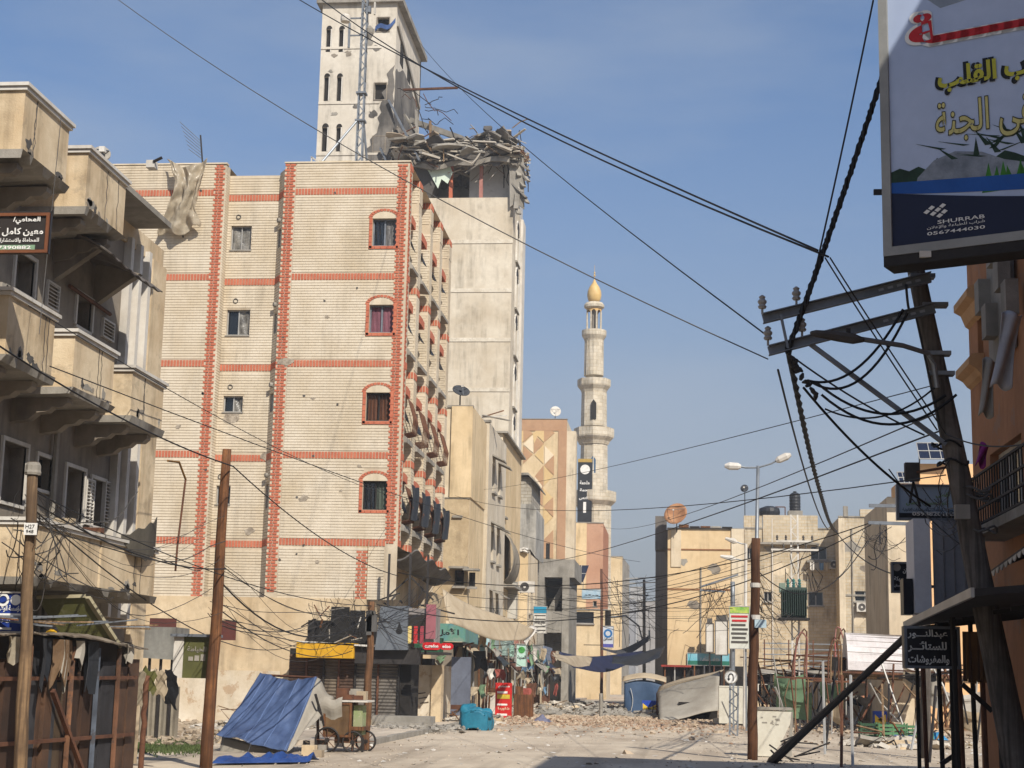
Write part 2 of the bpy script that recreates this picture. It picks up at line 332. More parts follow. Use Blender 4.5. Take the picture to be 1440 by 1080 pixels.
def brickbox(mbx, O, U, V, u0, u1, v0, v1, proud):
    N = U.cross(V); P = lambda u, v, d: O+U*u+V*v+N*d
    a = [P(u0, v0, -.02), P(u1, v0, -.02), P(u1, v1, -.02), P(u0, v1, -.02), P(u0+.001, v0+.004, proud), P(u1-.001, v0+.004, proud), P(u1-.001, v1-.002, proud), P(u0+.001, v1-.002, proud)]
    mbx.add(a, [(4, 5, 6, 7), (0, 1, 5, 4), (1, 2, 6, 5), (2, 3, 7, 6), (3, 0, 4, 7)])
def courses(O, U, V, w, h, skip, single=0, bl=.236, bh=.098, j=.013):
    O = Vector(O); U = Vector(U); V = Vector(V); row = 0; v = 0; N = U.cross(V); ang = math.atan2(U.y, U.x); cnt = 0
    while v+bh <= h+.01:
        c = v+bh/2; iv = [(0, w)]
        for (a, b, c0, c1) in skip:
            if c0-.03 < c < c1+.03:
                iv = [q for s, e in iv for q in ((s, min(e, a)), (max(s, b), e)) if q[1]-q[0] > .03]
        off = (row % 2)*bl/2
        for s, e in iv:
            k = math.floor((s-off)/bl)
            while off+k*bl < e:
                u0, u1 = max(s, off+k*bl), min(e, off+(k+1)*bl); k += 1
                if u1-u0 < .05: continue
                if cnt < single and u1-u0 > bl-.001 and noise.random() > .4:
                    p = O+U*((u0+u1)/2)+V*c; put_brick(_me, 'brick', p, ang); cnt += 1
                else:
                    brickbox(cream, O, U, V, u0+.001, u1-.001, v+j/2, v+bh-j/2, .017+.003*noise.random())
        v += bh; row += 1
def soldier(O, U, V, w, h=.23, single=False, bw=.112):
    O = Vector(O); U = Vector(U); V = Vector(V); n = max(1, round(w/bw)); b = w/n; ang = math.atan2(U.y, U.x)
    for i in range(n):
        if single and RC['n'] < 300:
            put_brick(_re, 'red_brick', O+U*((i+.5)*b)+V*(h/2), ang); RC['n'] += 1
        else: brickbox(red, O, U, V, i*b+.014, (i+1)*b-.014, 0, h, .022)
def quoin(O, U, V, h, wmin=.27, wmax=.41, both=True, hole=()):
    """toothed stack of red bricks; O is the lower left of the widest tooth"""
    O = Vector(O); U = Vector(U); V = Vector(V); v = 0; r = 0
    while v+.095 <= h:
        a, b = (0, wmax) if r % 2 else (((wmax-wmin)/2 if both else 0) , (wmax+wmin)/2 if both else wmin)
        m = a+(b-a)*(.5 if r % 2 else .36)
        for s, e in ((a, m), (m, b)): brickbox(red, O, U, V, s+.012, e-.012, v+.011, v+.087, .024)
        v += .098; r += 1
X_, Z_ = Vector((1, 0, 0)), Vector((0, 0, 1))
wallm = MB()
FLO = [0, -3.14, -6.27, -9.36]        # window rows, from the top floor down
big = [(-10.72-BX0, -9.86-BX0, 16.62+d, 17.62+d) for d in FLO]
# front: left strip + pillar, recess, pillar + main panel
P1, RL, RR, P2 = -16.56, -16.14, -14.28, -13.97
zb = 4.2
wl = [(P1-BX0-99, 0, 0, 0)]
wallm.wall((BX0, BY, 0), X_, Z_, RL-BX0, ZT, [], .2)
wallm.wall((P2, BY, zb), X_, Z_, BX1-P2, ZT-zb, [(a+BX0-P2, b+BX0-P2, c-zb, d-zb) for a, b, c, d in big], .24, back=False)
RD = .5
rw = [(.15, .90, 16.64, 17.54), (.16, 1.0, 13.5, 14.43), (.2, .9, 10.72, 11.3), (.12, .62, 7.45, 8.1)]
wallm.wall((RL, BY+RD, zb), X_, Z_, RR-RL, ZT-.28-zb, [(a, b, c-zb, d-zb) for a, b, c, d in rw], .2, back=False)
wallm.wall((RL, BY, zb), Vector((0, 1, 0)), Z_, RD, ZT-zb)
CU = Vector((P2-RR, -RD, 0)); CL = CU.length; CU.normalize()
cw = [(.12, .45, 16.65, 17.35), (.12, .45, 13.5, 14.25), (.1, .5, 10.7, 11.35), (.12, .45, 7.3, 8.15)]
wallm.wall((RR, BY+RD, zb), CU, Z_, CL, ZT-.2-zb, [(a, b, c-zb, d-zb) for a, b, c, d in cw], .2, back=True)
# closing faces (roof, back) and street side
wallm.quad((BX0, BY, ZT), (RL, BY, ZT), (RL, 65, ZT), (BX0, 65, ZT)); wallm.quad((P2, BY, ZT), (BX1, BY, ZT), (BX1, 65, ZT), (P2, 65, ZT)); wallm.quad((RL, BY+RD, ZT-.3), (P2, BY+RD, ZT-.3), (P2, 65, ZT-.3), (RL, 65, ZT-.3))
wallm.quad((BX0, 65, 0), (BX0, 65, ZT), (BX1-.4, 65, ZT), (BX1-.4, 65, 0)); wallm.quad((BX0, BY, 0), (BX0, 65, 0), (BX0, 65, ZT), (BX0, BY, ZT))
SX = BX1-.42
side_holes = []
BAYS = [(54.75, 56.05), (57.0, 58.75), (59.75, 61.35), (62.3, 63.9)]
for (a, b) in BAYS:
    for d in FLO: side_holes.append((a+.12-54, b-.1-54, 16.25+d-6.0, 17.75+d-6.0))
wallm.wall((SX, 54, 6.0), Vector((0, 1, 0)), Z_, 11, ZT-6.0-.1, side_holes, .35, back=True)
part('wall', wallm, MORTAR, bb)
# corner block and piers on the street side
pm = MB(); PIER = [(54.003, 54.62), (56.2, 56.86), (59.0, 59.6), (61.5, 62.15), (64.1, 64.75)]
for (a, b) in PIER:
    po_ = MB().box((SX, a, 6.0), (BX1-.004, b, ZT-.004)).build('pier', MORTAR, bb)
    if a > 55: courses((SX, a, 6.0), X_, Z_, .40, ZT-6.25, [(0, .5, z-6-.02, z-6+.25) for z in BAND]); soldier((SX, a, ZT-.25), X_, Z_, .41)
    courses((BX1-.004, a, 6.0), Vector((0, 1, 0)), Z_, b-a, ZT-6.25, [(0, 3, z-6-.02, z-6+.25) for z in BAND]+([(0, 3, 0, 30)] if a < 55 else []))
    soldier((BX1-.004, a, ZT-.24), Vector((0, 1, 0)), Z_, b-a)
    for z in BAND[1:]: soldier((BX1-.004, a, z), Vector((0, 1, 0)), Z_, b-a); soldier((SX, a, z), X_, Z_, .41) if a > 55 else None
quoin((BX1-.004, 54.0, 6.02), Vector((0, 1, 0)), Z_, ZT-6.02, .2, .36, both=False)
# spandrels between the street windows: cream courses, red lintel, sloping sill
for bi, (a, b) in enumerate(BAYS):
    courses((SX, a-.1, 6.0), Vector((0, 1, 0)), Z_, b-a+.25, ZT-6.2, [(.1, b-a+.12, 16.2+d-6, 17.8+d-6) for d in FLO])
    for fi, d in enumerate(FLO):
        soldier((SX, a+.05, 17.78+d), Vector((0, 1, 0)), Z_, b-a-.1, .26)
        lt = MB()
        for k in range(5):   # red brick hood over the window
            lt.box((SX+.02, a+.08+k*(b-a-.16)/5, 17.72+d+.05*math.sin(math.pi*(k+.5)/5)), (BX1-.06, a+.06+(k+1)*(b-a-.16)/5, 18.0+d+.06*math.sin(math.pi*(k+.5)/5)))
        lt.build('window_hood', REDB, bb)
        sl = MB().prism([(SX, a, 16.02+d), (BX1+.08, a, 15.98+d), (BX1+.08, a, 16.1+d), (BX1, a, 16.22+d), (SX, a, 16.25+d)], (0, b-a, 0)); sl.build('window_sill', CONC, bb)
        wo = MB(); y0, y1, z0, z1 = a+.12, b-.1, 16.25+d, 17.75+d
        for (p, q, r, s) in ((y0, y0+.05, z0, z1), (y1-.05, y1, z0, z1), (y0+.05, y1-.05, z1-.05, z1), (y0+.05, y1-.05, z0, z0+.05), ((y0+y1)/2-.03, (y0+y1)/2+.03, z0+.05, z1-.05)): wo.box((SX-.3, p, r), (SX-.25, q, s))
        wf = wo.build('window', IRON, bb)
        MB().quad((SX-.28, y0, z0), (SX-.28, y1, z0), (SX-.28, y1, z1), (SX-.28, y0, z1)).build('pane', GLASS, wf)
        # louvred shutter / plastic flap hanging off the opening
        h = random.uniform(.5, .85); t = random.uniform(.12, .4)
        MB().sheet(lambda u, v: (SX+.06+.30*v+.03*math.sin(9*u), y0+.03+(y1-y0-.05)*u, z1-.02-(h*(v if fi < 2 else v*1.25))+.05*math.sin(5*u+bi)), 6, 4, .02).build('shutter', BLKT if (bi+fi) % 2 else IRON, bb)
        if fi == 2 or fi == 3:
            gr = MB()
            for k in range(9):
                y = y0+.05+k*(y1-y0-.1)/8; gr.tube([(SX+.02, y, z0), (BX1+.22, y, z0+.12), (BX1+.26, y, z0+.6), (BX1+.05, y, z1-.2)], .016, 4)
            gr.build('window_grille', RUST, bb)
        if fi == 3:
            MB().sheet(lambda u, v: (BX1+.30+.06*math.sin(7*u+3*v), a+.02+(b-a)*u, z1-.15-1.15*v-.06*math.sin(4*u)), 8, 6, .02).build('window_screen', BLKT, bb)
# front courses
sk = [(0, 99, z-.02, z+.25) for z in BAND]
courses((BX0, BY, zb), X_, Z_, P1-BX0+.03, ZT-zb, [(a, b, c-zb, d-zb) for a, b, c, d in sk])
courses((RL, BY+RD, zb), X_, Z_, RR-RL, ZT-.3-zb, [(a, b, c-.06-zb, d-.06-zb) for a, b, c, d in sk]+[(a-.01, b+.01, c-zb, d-zb) for a, b, c, d in rw])
courses((RL, BY, zb), Vector((0, 1, 0)), Z_, RD, ZT-.3-zb, [])
courses((RR, BY+RD, zb), CU, Z_, CL, ZT-.25-zb, [(a, b, c-.03-zb, d-.03-zb) for a, b, c, d in sk]+[(a, b, c-zb, d-zb) for a, b, c, d in cw])
MPX = P2+.42; mw = BX1-.44-MPX
ar = []
for a, b, c, d in big: ar += [(a+BX0-MPX-.12, b+BX0-MPX+.12, c-zb-.12, d-zb+.1)]+[(a+BX0-MPX+.02+.0*k-.10+.035*k*k/3, b+BX0-MPX+.10-.035*k*k/3, d-zb+.09*k, d-zb+.09*k+.1) for k in range(1, 4)]
courses((MPX, BY, zb), X_, Z_, mw, ZT-zb, [(a, b, c-zb, d-zb) for a, b, c, d in sk]+ar, single=300)
quoin((P1-.02, BY, zb-.1), X_, Z_, ZT-zb+.1); quoin((P2-.02, BY, zb+.2), X_, Z_, ZT-zb-.2); quoin((BX1-.46, BY, 6.1), X_, Z_, ZT-6.1, .27, .39)
quoin((BX1-1.42, BY, zb-.1), X_, Z_, 6.0-zb, .30, .42)
for z in BAND:
    soldier((MPX-.02, BY, z), X_, Z_, mw+.04, single=True); soldier((BX0, BY, z), X_, Z_, P1-BX0, single=False)
    soldier((RL, BY+RD, z-.06), X_, Z_, RR-RL, single=True); soldier((RR, BY+RD, z-.03), CU, Z_, CL)
# brick surrounds, frames and panes of the arched front windows
for i, (a, b, c, d) in enumerate(big):
    x0, x1 = a+BX0, b+BX0; O = Vector((0, BY, 0)); cx = (x0+x1)/2
    for s in (-1, 1):
        e = x0-.12 if s < 0 else x1
        for k in range(5): brickbox(red, O, X_, Z_, e+.005, e+.115, c-.1+k*.225, c+.115+k*.225, .035)
    for k in range(5): brickbox(red, O, X_, Z_, x0-.1+k*.21, x0+.1+k*.21, c-.12, c-.01, .035)
    for k in range(13):   # voussoirs
        t = math.pi*(.06+.88*k/12); N = Vector((0, -1, 0)); ca, sa = math.cos(t), math.sin(t)
        q = [(.46, -.042), (.46, .042), (.60, .054), (.60, -.054)]; pts = []
        for r, o in q: pts.append(Vector((cx+(r*ca-o*sa)*.98, BY-.036, d-.02+(r*sa+o*ca)*.62)))
        MB().prism(pts, (0, .05, 0)).build('voussoir', REDB, bb)
    seg = [Vector((cx+.45*math.cos(math.pi*k/10), BY-.018, d+.29*math.sin(math.pi*k/10))) for k in range(11)]
    MB().prism(seg, (0, .03, 0)).build('arch_infill', CREAMB, bb)
    fm = MB()
    for (p, q, r, s) in ((x0, x0+.05, c, d), (x1-.05, x1, c, d), (x0+.05, x1-.05, d-.05, d), (x0+.05, x1-.05, c, c+.05), (cx-.03, cx+.03, c+.05, d-.05)): fm.box((p, BY+.14, r), (q, BY+.19, s))
    wf = fm.build('window', STEELD if i < 2 else IRON, bb)
    pc = [(GLASS, 'pane'), (mat('plastic_pane', (120, 116, 112), (80, 78, 76), rough=.3, bump=.8, bscale=6), 'pane')] if i == 0 else [(mat('pink_curtain', (128, 82, 92), (98, 60, 70), bump=.5, bscale=8), 'curtain')]*2 if i == 1 else [(mat('brown_shutter', (96, 60, 40), (70, 42, 28), bump=.4), 'pane')]*2 if i == 2 else [(GLASS, 'pane'), (mat('green_curtain', (86, 96, 84), (64, 70, 62), bump=.5, bscale=8), 'curtain')]
    for s, (mm, nm) in enumerate(pc):
        xa, xb = (x0+.05, cx-.03) if s == 0 else (cx+.03, x1-.05)
        MB().sheet(lambda u, v: (xa+(xb-xa)*u, BY+.2+.012*math.sin(14*u+3*v), c+.05+(d-c-.1)*v), 8, 4, .006).build(nm, mm, wf)
    if i in (2, 3):
        for k in range(7): fm2 = MB().tube([(x0+.06+k*.125, BY+.1, c), (x0+.06+k*.125, BY+.1, d)], .009, 4).build('window_bar', IRON, bb)
for i, (a, b, c, d) in enumerate(rw):
    x0, x1, y = a+RL, b+RL, BY+RD; fm = MB(); cx = (x0+x1)/2
    for (p, q, r, s) in ((x0, x0+.04, c, d), (x1-.04, x1, c, d), (x0+.04, x1-.04, d-.04, d), (x0+.04, x1-.04, c, c+.04), (cx-.02, cx+.02, c+.04, d-.04)): fm.box((p, y+.1, r), (q, y+.14, s))
    wf = fm.build('window', ALU, bb); MB().quad((x0, y+.19, c), (x1, y+.19, c), (x1, y+.19, d), (x0, y+.19, d)).build('pane', GLASS, wf)
    if i < 3: MB().sheet(lambda u, v: ((cx if i else x0+.05)+(x1-cx-.04 if i else x1-x0-.1)*u, y+.15+.02*math.sin(9*u+5*v), c+.04+(d-c-.08)*v), 8, 6, .004).build('plastic_sheet', mat('window_plastic', (142, 138, 130), (60, 58, 56), rough=.25, scale=3, bump=1, bscale=7), wf)
    MB().box((x0-.03, y-.05, c-.05), (x1+.03, y+.1, c-.005)).build('window_sill', CONC, bb)
    vp = MB().lathe((0, 0, 0), [(.09, -.12), (.09, .05), (.07, .05), (.07, -.1)], 12)
    vp.v = [(cx-.12+v[0], y-v[2], d+.32+v[1]) for v in vp.v]; vp.build('vent_pipe', CONCD, bb)
for i, (a, b, c, d) in enumerate(cw):
    p = Vector((RR, BY+RD, 0))+CU*a; q = Vector((RR, BY+RD, 0))+CU*b; n = CU.cross(Z_)
    fm = MB()
    fm.bar(p-n*.1+Z_*c, p-n*.1+Z_*d, .04); fm.bar(q-n*.1+Z_*c, q-n*.1+Z_*d, .04); fm.bar(p-n*.1+Z_*d, q-n*.1+Z_*d, .04)
    wf = fm.build('window', ALU, bb); MB().quad(p-n*.14+Z_*c, q-n*.14+Z_*c, q-n*.14+Z_*d, p-n*.14+Z_*d).build('pane', GLASS, wf)
    vp = MB().tube([(p+q)/2+Z_*(d+.3)-n*.05, (p+q)/2+Z_*(d+.3)+n*.12], .085, 10); vp.build('vent_pipe', CONC, bb)
stuff(cream.build('brick_courses', CREAMB, bb)); stuff(red.build('red_brick_courses', REDB, bb))
# shell scars: tiles knocked off in irregular patches
for px_, py_, rr in ((402, 509, .3), (320, 583, .36), (460, 446, .1), (505, 655, .12), (428, 700, .22), (480, 690, .08), (250, 600, .12), (370, 640, .25), (447, 790, .1), (515, 465, .07), (345, 745, .2), (440, 560, .09)):
    q = atY(px_, py_, BY-.03); Yq = BY-.028 if not (305 < px_ < 385) else BY+RD-.028; n_ = 11; pts = []
    for k in range(n_): t_ = 2*math.pi*k/n_; r_ = rr*random.uniform(.45, 1.0); pts.append((q.x+r_*math.cos(t_)*1.1, Yq, q.z+r_*math.sin(t_)*.8))
    MB().prism(pts, (0, .02, 0)).build('scar', mat('bared_mortar', (178, 166, 148), (120, 108, 94), scale=6, bump=.8, bscale=20), bb)
for k in range(26):
    q = atY(random.uniform(240, 560), random.uniform(260, 820), BY-.03)
    if -16.2 < q.x < -13.9: continue
    MB().lathe((0, 0, 0), [(.03, 0), (.05, .01)], 7).build('pock', DARK, bb) if 0 else MB().prism([(q.x+.045*math.cos(t_)*random.uniform(.6, 1.3), BY-.03, q.z+.045*math.sin(t_)*random.uniform(.6, 1.3)) for t_ in [2*math.pi*j_/8 for j_ in range(8)]], (0, .02, 0)).build('pock_mark', CONCD, bb)
# roof edge coping, parapet bits
cp = MB(); cp.box((P2-.03, BY-.05, ZT), (BX1+.03, BY+.22, ZT+.05)); cp.box((BX0, BY-.05, ZT), (RL+.03, BY+.22, ZT+.05)); cp.build('coping', CREAMB, bb)
# plaster base storey with maroon boarded windows
base = MB().wall((BX0, BY-.06, 0), X_, Z_, BX1-1.0-BX0, zb+.02, [(-17.95-BX0, -17.0-BX0, 2.75, 3.45), (-15.75-BX0, -14.9-BX0, 2.75, 3.42)], .1, back=False)
base.quad((BX0, BY-.06, zb+.02), (BX1-1.0, BY-.06, zb+.02), (BX1-1.0, BY+.03, zb+.02), (BX0, BY+.03, zb+.02))
base.quad((BX1-1.0, BY-.06, 0), (BX1-1.0, 65, 0), (BX1-1.0, 65, 6.2), (BX1-1.0, BY-.06, 6.2))
base.wall((BX1-1.42, BY-.003, zb), X_, Z_, .42, 1.85); base.quad((BX1-1.1, BY, 6.0), (BX1, BY, 6.0), (BX1, 65, 6.0), (BX1-1.1, 65, 6.0))
part('base_wall', base, PLAS, bb)
for x0, x1, z0, z1 in ((-17.95, -17.0, 2.75, 3.45), (-15.75, -14.9, 2.75, 3.42)):
    MB().box((x0, BY-.045, z0), (x1, BY-.01, z1)).build('boarded_window', mat('maroon_board', (92, 48, 40), (72, 38, 32), bump=.2), bb)
# ================================================================== small reusable shapes
def ribbed(O, U, V, w, h, n, amp=.03, along='u'):
    """corrugated / slatted panel: ridges run along u (roller shutter) or v (sheet metal)"""
    O = Vector(O); U = Vector(U).normalized(); V = Vector(V).normalized(); N = U.cross(V); m = MB(); k = n*2
    pts = []
    for i in range(k+1):
        t = i/k; d = amp if i % 2 else 0
        if along == 'u': pts.append((O+V*h*t+N*d, O+U*w+V*h*t+N*d))
        else: pts.append((O+U*w*t+N*d, O+U*w*t+V*h+N*d))
    for a, b in zip(pts, pts[1:]): m.quad(a[0], a[1], b[1], b[0])
    return m
def board(O, U, V, w, h, t=.06):
    O = Vector(O); U = Vector(U).normalized(); V = Vector(V).normalized(); N = U.cross(V)
    return MB().prism([O, O+U*w, O+U*w+V*h, O+V*h], -N*t)
def framed(O, U, V, w, h, fw, t, parent, m, name='frame'):
    O = Vector(O); U = Vector(U).normalized(); V = Vector(V).normalized(); N = U.cross(V); f = MB()
    for a, b, c, d in ((0, w, 0, fw), (0, w, h-fw, h), (0, fw, fw, h-fw), (w-fw, w, fw, h-fw)):
        f.prism([O+U*a+V*c+N*t, O+U*b+V*c+N*t, O+U*b+V*d+N*t, O+U*a+V*d+N*t], -N*(t+.02))
    return f.build(name, m, parent)
def signboard(label, O, U, V, w, h, face, frame=None, lines=(), fw=.05, t=.08, name='shop_sign', cat='sign', group=None):
    """lines: (text, u0, v0, width, height, material, arabic, bold)"""
    O = Vector(O); U = Vector(U).normalized(); V = Vector(V).normalized()
    s = thing(name, label, cat, O, group)
    board(O, U, V, w, h, t).build('panel', face, s)
    if frame: framed(O, U, V, w, h, fw, .03, s, frame)
    for ln in lines:
        tx, u, v, ww, hh, mm = ln[:6]; ar_ = ln[6] if len(ln) > 6 else True; bd = ln[7] if len(ln) > 7 else .02
        lettering(tx, O+U*u*w+V*v*h, U, V, ww*w, hh*h, mm, s, bd, ar_, thick=.012)
    return s
def disc(O, U, V, r, m, parent, name='emblem', n=24, t=.014, r0=0):
    O = Vector(O); U = Vector(U).normalized(); V = Vector(V).normalized(); N = U.cross(V); b = MB()
    ring = [O+N*t+(U*math.cos(2*math.pi*k/n)+V*math.sin(2*math.pi*k/n))*r for k in range(n)]
    if r0:
        ri = [O+N*t+(U*math.cos(2*math.pi*k/n)+V*math.sin(2*math.pi*k/n))*r0 for k in range(n)]
        for k in range(n): b.quad(ring[k], ring[(k+1) % n], ri[(k+1) % n], ri[k])
    else: b.prism(ring, -N*.01)
    return b.build(name, m, parent)
def rag(fn, nu=8, nv=8, t=.01): return MB().sheet(fn, nu, nv, t)
def cable(p, q, sag, r=.012, n=14, twist=0):
    p = Vector(p); q = Vector(q); pts = []
    for i in range(n+1):
        t = i/n; v = p.lerp(q, t); v.z -= 4*sag*t*(1-t); pts.append(v)
    m = MB()
    if twist:
        N = n*6; L = []
        base = [Vector(x) for x in pts]
        def P(t):
            v = p.lerp(q, t); v.z -= 4*sag*t*(1-t); return v
        d = (q-p).normalized(); a = d.cross(Vector((0, 0, 1))).normalized(); b = a.cross(d); turns = (q-p).length/.35*twist
        for s in range(3):
            m.tube([P(i/N)+(a*math.cos(2*math.pi*(turns*i/N+s/3))+b*math.sin(2*math.pi*(turns*i/N+s/3)))*r*1.15 for i in range(N+1)], r, 5)
    else: m.tube(pts, r, 5)
    return m
def ac_unit(O, U, label, sc=1.0):
    """outdoor air-conditioner box; O lower left front, U along the wall"""
    O = Vector(O); U = Vector(U).normalized(); N = U.cross(Z_); s = thing('air_conditioner', label, 'air conditioner', O)
    board(O, U, Z_, .85*sc, .6*sc, .3*sc).build('casing', WHITEP, s)
    disc(O+U*.33*sc+Z_*.3*sc, U, Z_, .24*sc, CONCD, s, 'fan_grille'); disc(O+U*.33*sc+Z_*.3*sc, U, Z_, .07*sc, WHITEP, s, 'fan_hub', t=.02)
    b = MB(); b.bar(O+U*.1-N*.3*sc-Z_*.03, O+U*.1+N*.02-Z_*.03, .04); b.bar(O+U*.7*sc-N*.3*sc-Z_*.03, O+U*.7*sc+N*.02-Z_*.03, .04); b.build('bracket', IRON, s)
    return s
def dish(P, d, r, label, m, mast=1.0, rough=False):
    """satellite dish at P pointing along d on a short mast"""
    P = Vector(P); d = Vector(d).normalized(); s = thing('satellite_dish', label, 'satellite dish', P-Z_*mast)
    a = d.cross(Z_).normalized(); b = a.cross(d); n = 20; g = MB(); k = 4
    def pt(i, j, off=0): rr = r*i/k; t = 2*math.pi*j/n; return P+(a*math.cos(t)+b*math.sin(t))*rr+d*(.22*rr*rr/r+off)
    vs = [pt(i, j) for i in range(1, k+1) for j in range(n)]; vs2 = [pt(i, j, -.03) for i in range(1, k+1) for j in range(n)]
    o = len(vs); fs = []
    for i in range(k-1):
        for j in range(n): q = (i*n+j, i*n+(j+1) % n, (i+1)*n+(j+1) % n, (i+1)*n+j); fs += [q, tuple(x+o for x in q[::-1])]
    fs += [tuple(range(n)), tuple(o+x for x in range(n))]; fs += [((k-1)*n+j, (k-1)*n+(j+1) % n, o+(k-1)*n+(j+1) % n, o+(k-1)*n+j) for j in range(n)]
    g.add(vs+vs2, fs); g.build('reflector', m, s, True)
    ar = MB(); tip = P+d*r*.8
    for t in (.5, 2.6, 4.7): ar.tube([P+(a*math.cos(t)+b*math.sin(t))*r*.9+d*.2*r, tip], .015*max(1, r), 4)
    ar.build('feed_arm', STEELD, s); MB().box(tip-Vector((.05, .05, .05)), tip+Vector((.05, .05, .05))).build('receiver', WHITEP, s)
    MB().tube([P-d*.05, P-d*.1-Z_*.1, P-d*.1-Z_*mast], .03*max(1, r*.8), 6).build('mast', IRON, s); return s
def shards(n, fn, lo, hi, flat_=.5):
    """broken lumps joined in one mesh; fn()->(x,y,z)"""
    m = MB()
    for _ in range(n):
        p = Vector(fn()); s = random.uniform(lo, hi); M = Matrix.Rotation(random.uniform(0, 6.28), 3, 'Z') @ Matrix.Rotation(random.uniform(-.5, .5), 3, 'X')
        vs = []
        for z in (0, 1):
            for k in range(4):
                a = k*1.57+random.uniform(-.4, .4); r = s*random.uniform(.5, 1)*(1 if z == 0 else .75)
                vs.append(p+M @ Vector((r*math.cos(a), r*math.sin(a), (z-.3)*s*flat_*random.uniform(.5, 1.2))))
        m.add(vs, [(3, 2, 1, 0), (4, 5, 6, 7), (0, 1, 5, 4), (1, 2, 6, 5), (2, 3, 7, 6), (3, 0, 4, 7)])
    return m
def pole(label, p0, p1, r0, r1, m, name='utility_pole', cat='pole', n=10, wob=.015):
    p0 = Vector(p0); p1 = Vector(p1); s = thing(name, label, cat, p0); N = 10
    pts = [p0.lerp(p1, i/N)+Vector((random.uniform(-wob, wob), random.uniform(-wob, wob), 0)) for i in range(N+1)]; pts[0].z -= .3
    MB().tube(pts, [r0+(r1-r0)*i/N for i in range(N+1)], n).build('shaft', m, s, True); return s
WHT = flat('white_lettering', (226, 224, 218)); REDL = flat('red_lettering', (184, 36, 40)); BLKL = flat('black_lettering', (26, 26, 28)); YELL = flat('yellow_lettering', (206, 182, 60))

# ================================================================== left apartment building with balconies
LX = -10.0; LF = -9.0
lb = thing('balcony_apartment_building', 'old stained cream apartment building with stacked solid balconies over the sheds', 'building', (-14, 21, 0))
def on(xa, ya, xb, yb, X=LX):
    a = atX(xa, ya, X); b = atX(xb, yb, X); return (min(a.y, b.y), max(a.y, b.y), min(a.z, b.z), max(a.z, b.z))
holes = [on(22, 352, 45, 420), on(108, 412, 126, 468), on(4, 618, 31, 712), on(52, 640, 70, 692), on(93, 655, 113, 738), on(128, 672, 142, 742)]
ly0 = 8.0; ly1 = 29.5
wm = MB().wall((LX, ly0, 0), Vector((0, 1, 0)), Z_, ly1-ly0, 9.7, [(a-ly0, b-ly0, c, d) for a, b, c, d in holes], .25)
wm.quad((LX, ly1, 0), (-22, ly1, 0), (-22, ly1, 9.7), (LX, ly1, 9.7)); wm.quad((LX, ly0, 0), (LX, ly0, 9.7), (-22, ly0, 9.7), (-22, ly0, 0)); wm.quad((LX, ly0, 9.7), (LX, ly1, 9.7), (-22, ly1, 9.7), (-22, ly0, 9.7))
part('wall', wm, GREYW, lb)
for i, (a, b, c, d) in enumerate(holes):
    f = MB(); X = LX+.02
    for p, q, r, s in ((a-.06, a, c, d+.06), (b, b+.06, c, d+.06), (a, b, d, d+.06), (a, b, c-.05, c)): f.box((X-.05, p, r), (X+.02, q, s))
    wf = f.build('window' if i in (0, 1) else 'door', WHITEP, lb)
    MB().box((LX-.2, a, c), (LX-.16, (a+b)/2 if i != 3 else b, d)).build('leaf', mat('blue_door_paint', (64, 88, 116), (50, 66, 88), streak=.4) if i in (2, 4) else DARK, wf)
for xa, ya, xb, yb in ((65, 393, 79, 440), (143, 446, 157, 482), (146, 676, 156, 738), (120, 672, 127, 740)):
    a, b, c, d = on(xa, ya, xb, yb); sf = framed((LX, a, c), (0, 1, 0), Z_, b-a, d-c, .03, .05, lb, WHITEP, 'shutter'); n = int((d-c)/.06)
    for k in range(n): MB().prism([(LX+.01, a+.03, c+.03+k*.06), (LX+.045, a+.03, c+.015+k*.06), (LX+.05, a+.03, c+.025+k*.06), (LX+.015, a+.03, c+.045+k*.06)], (0, b-a-.06, 0)).build('slat', WHITEP, sf)
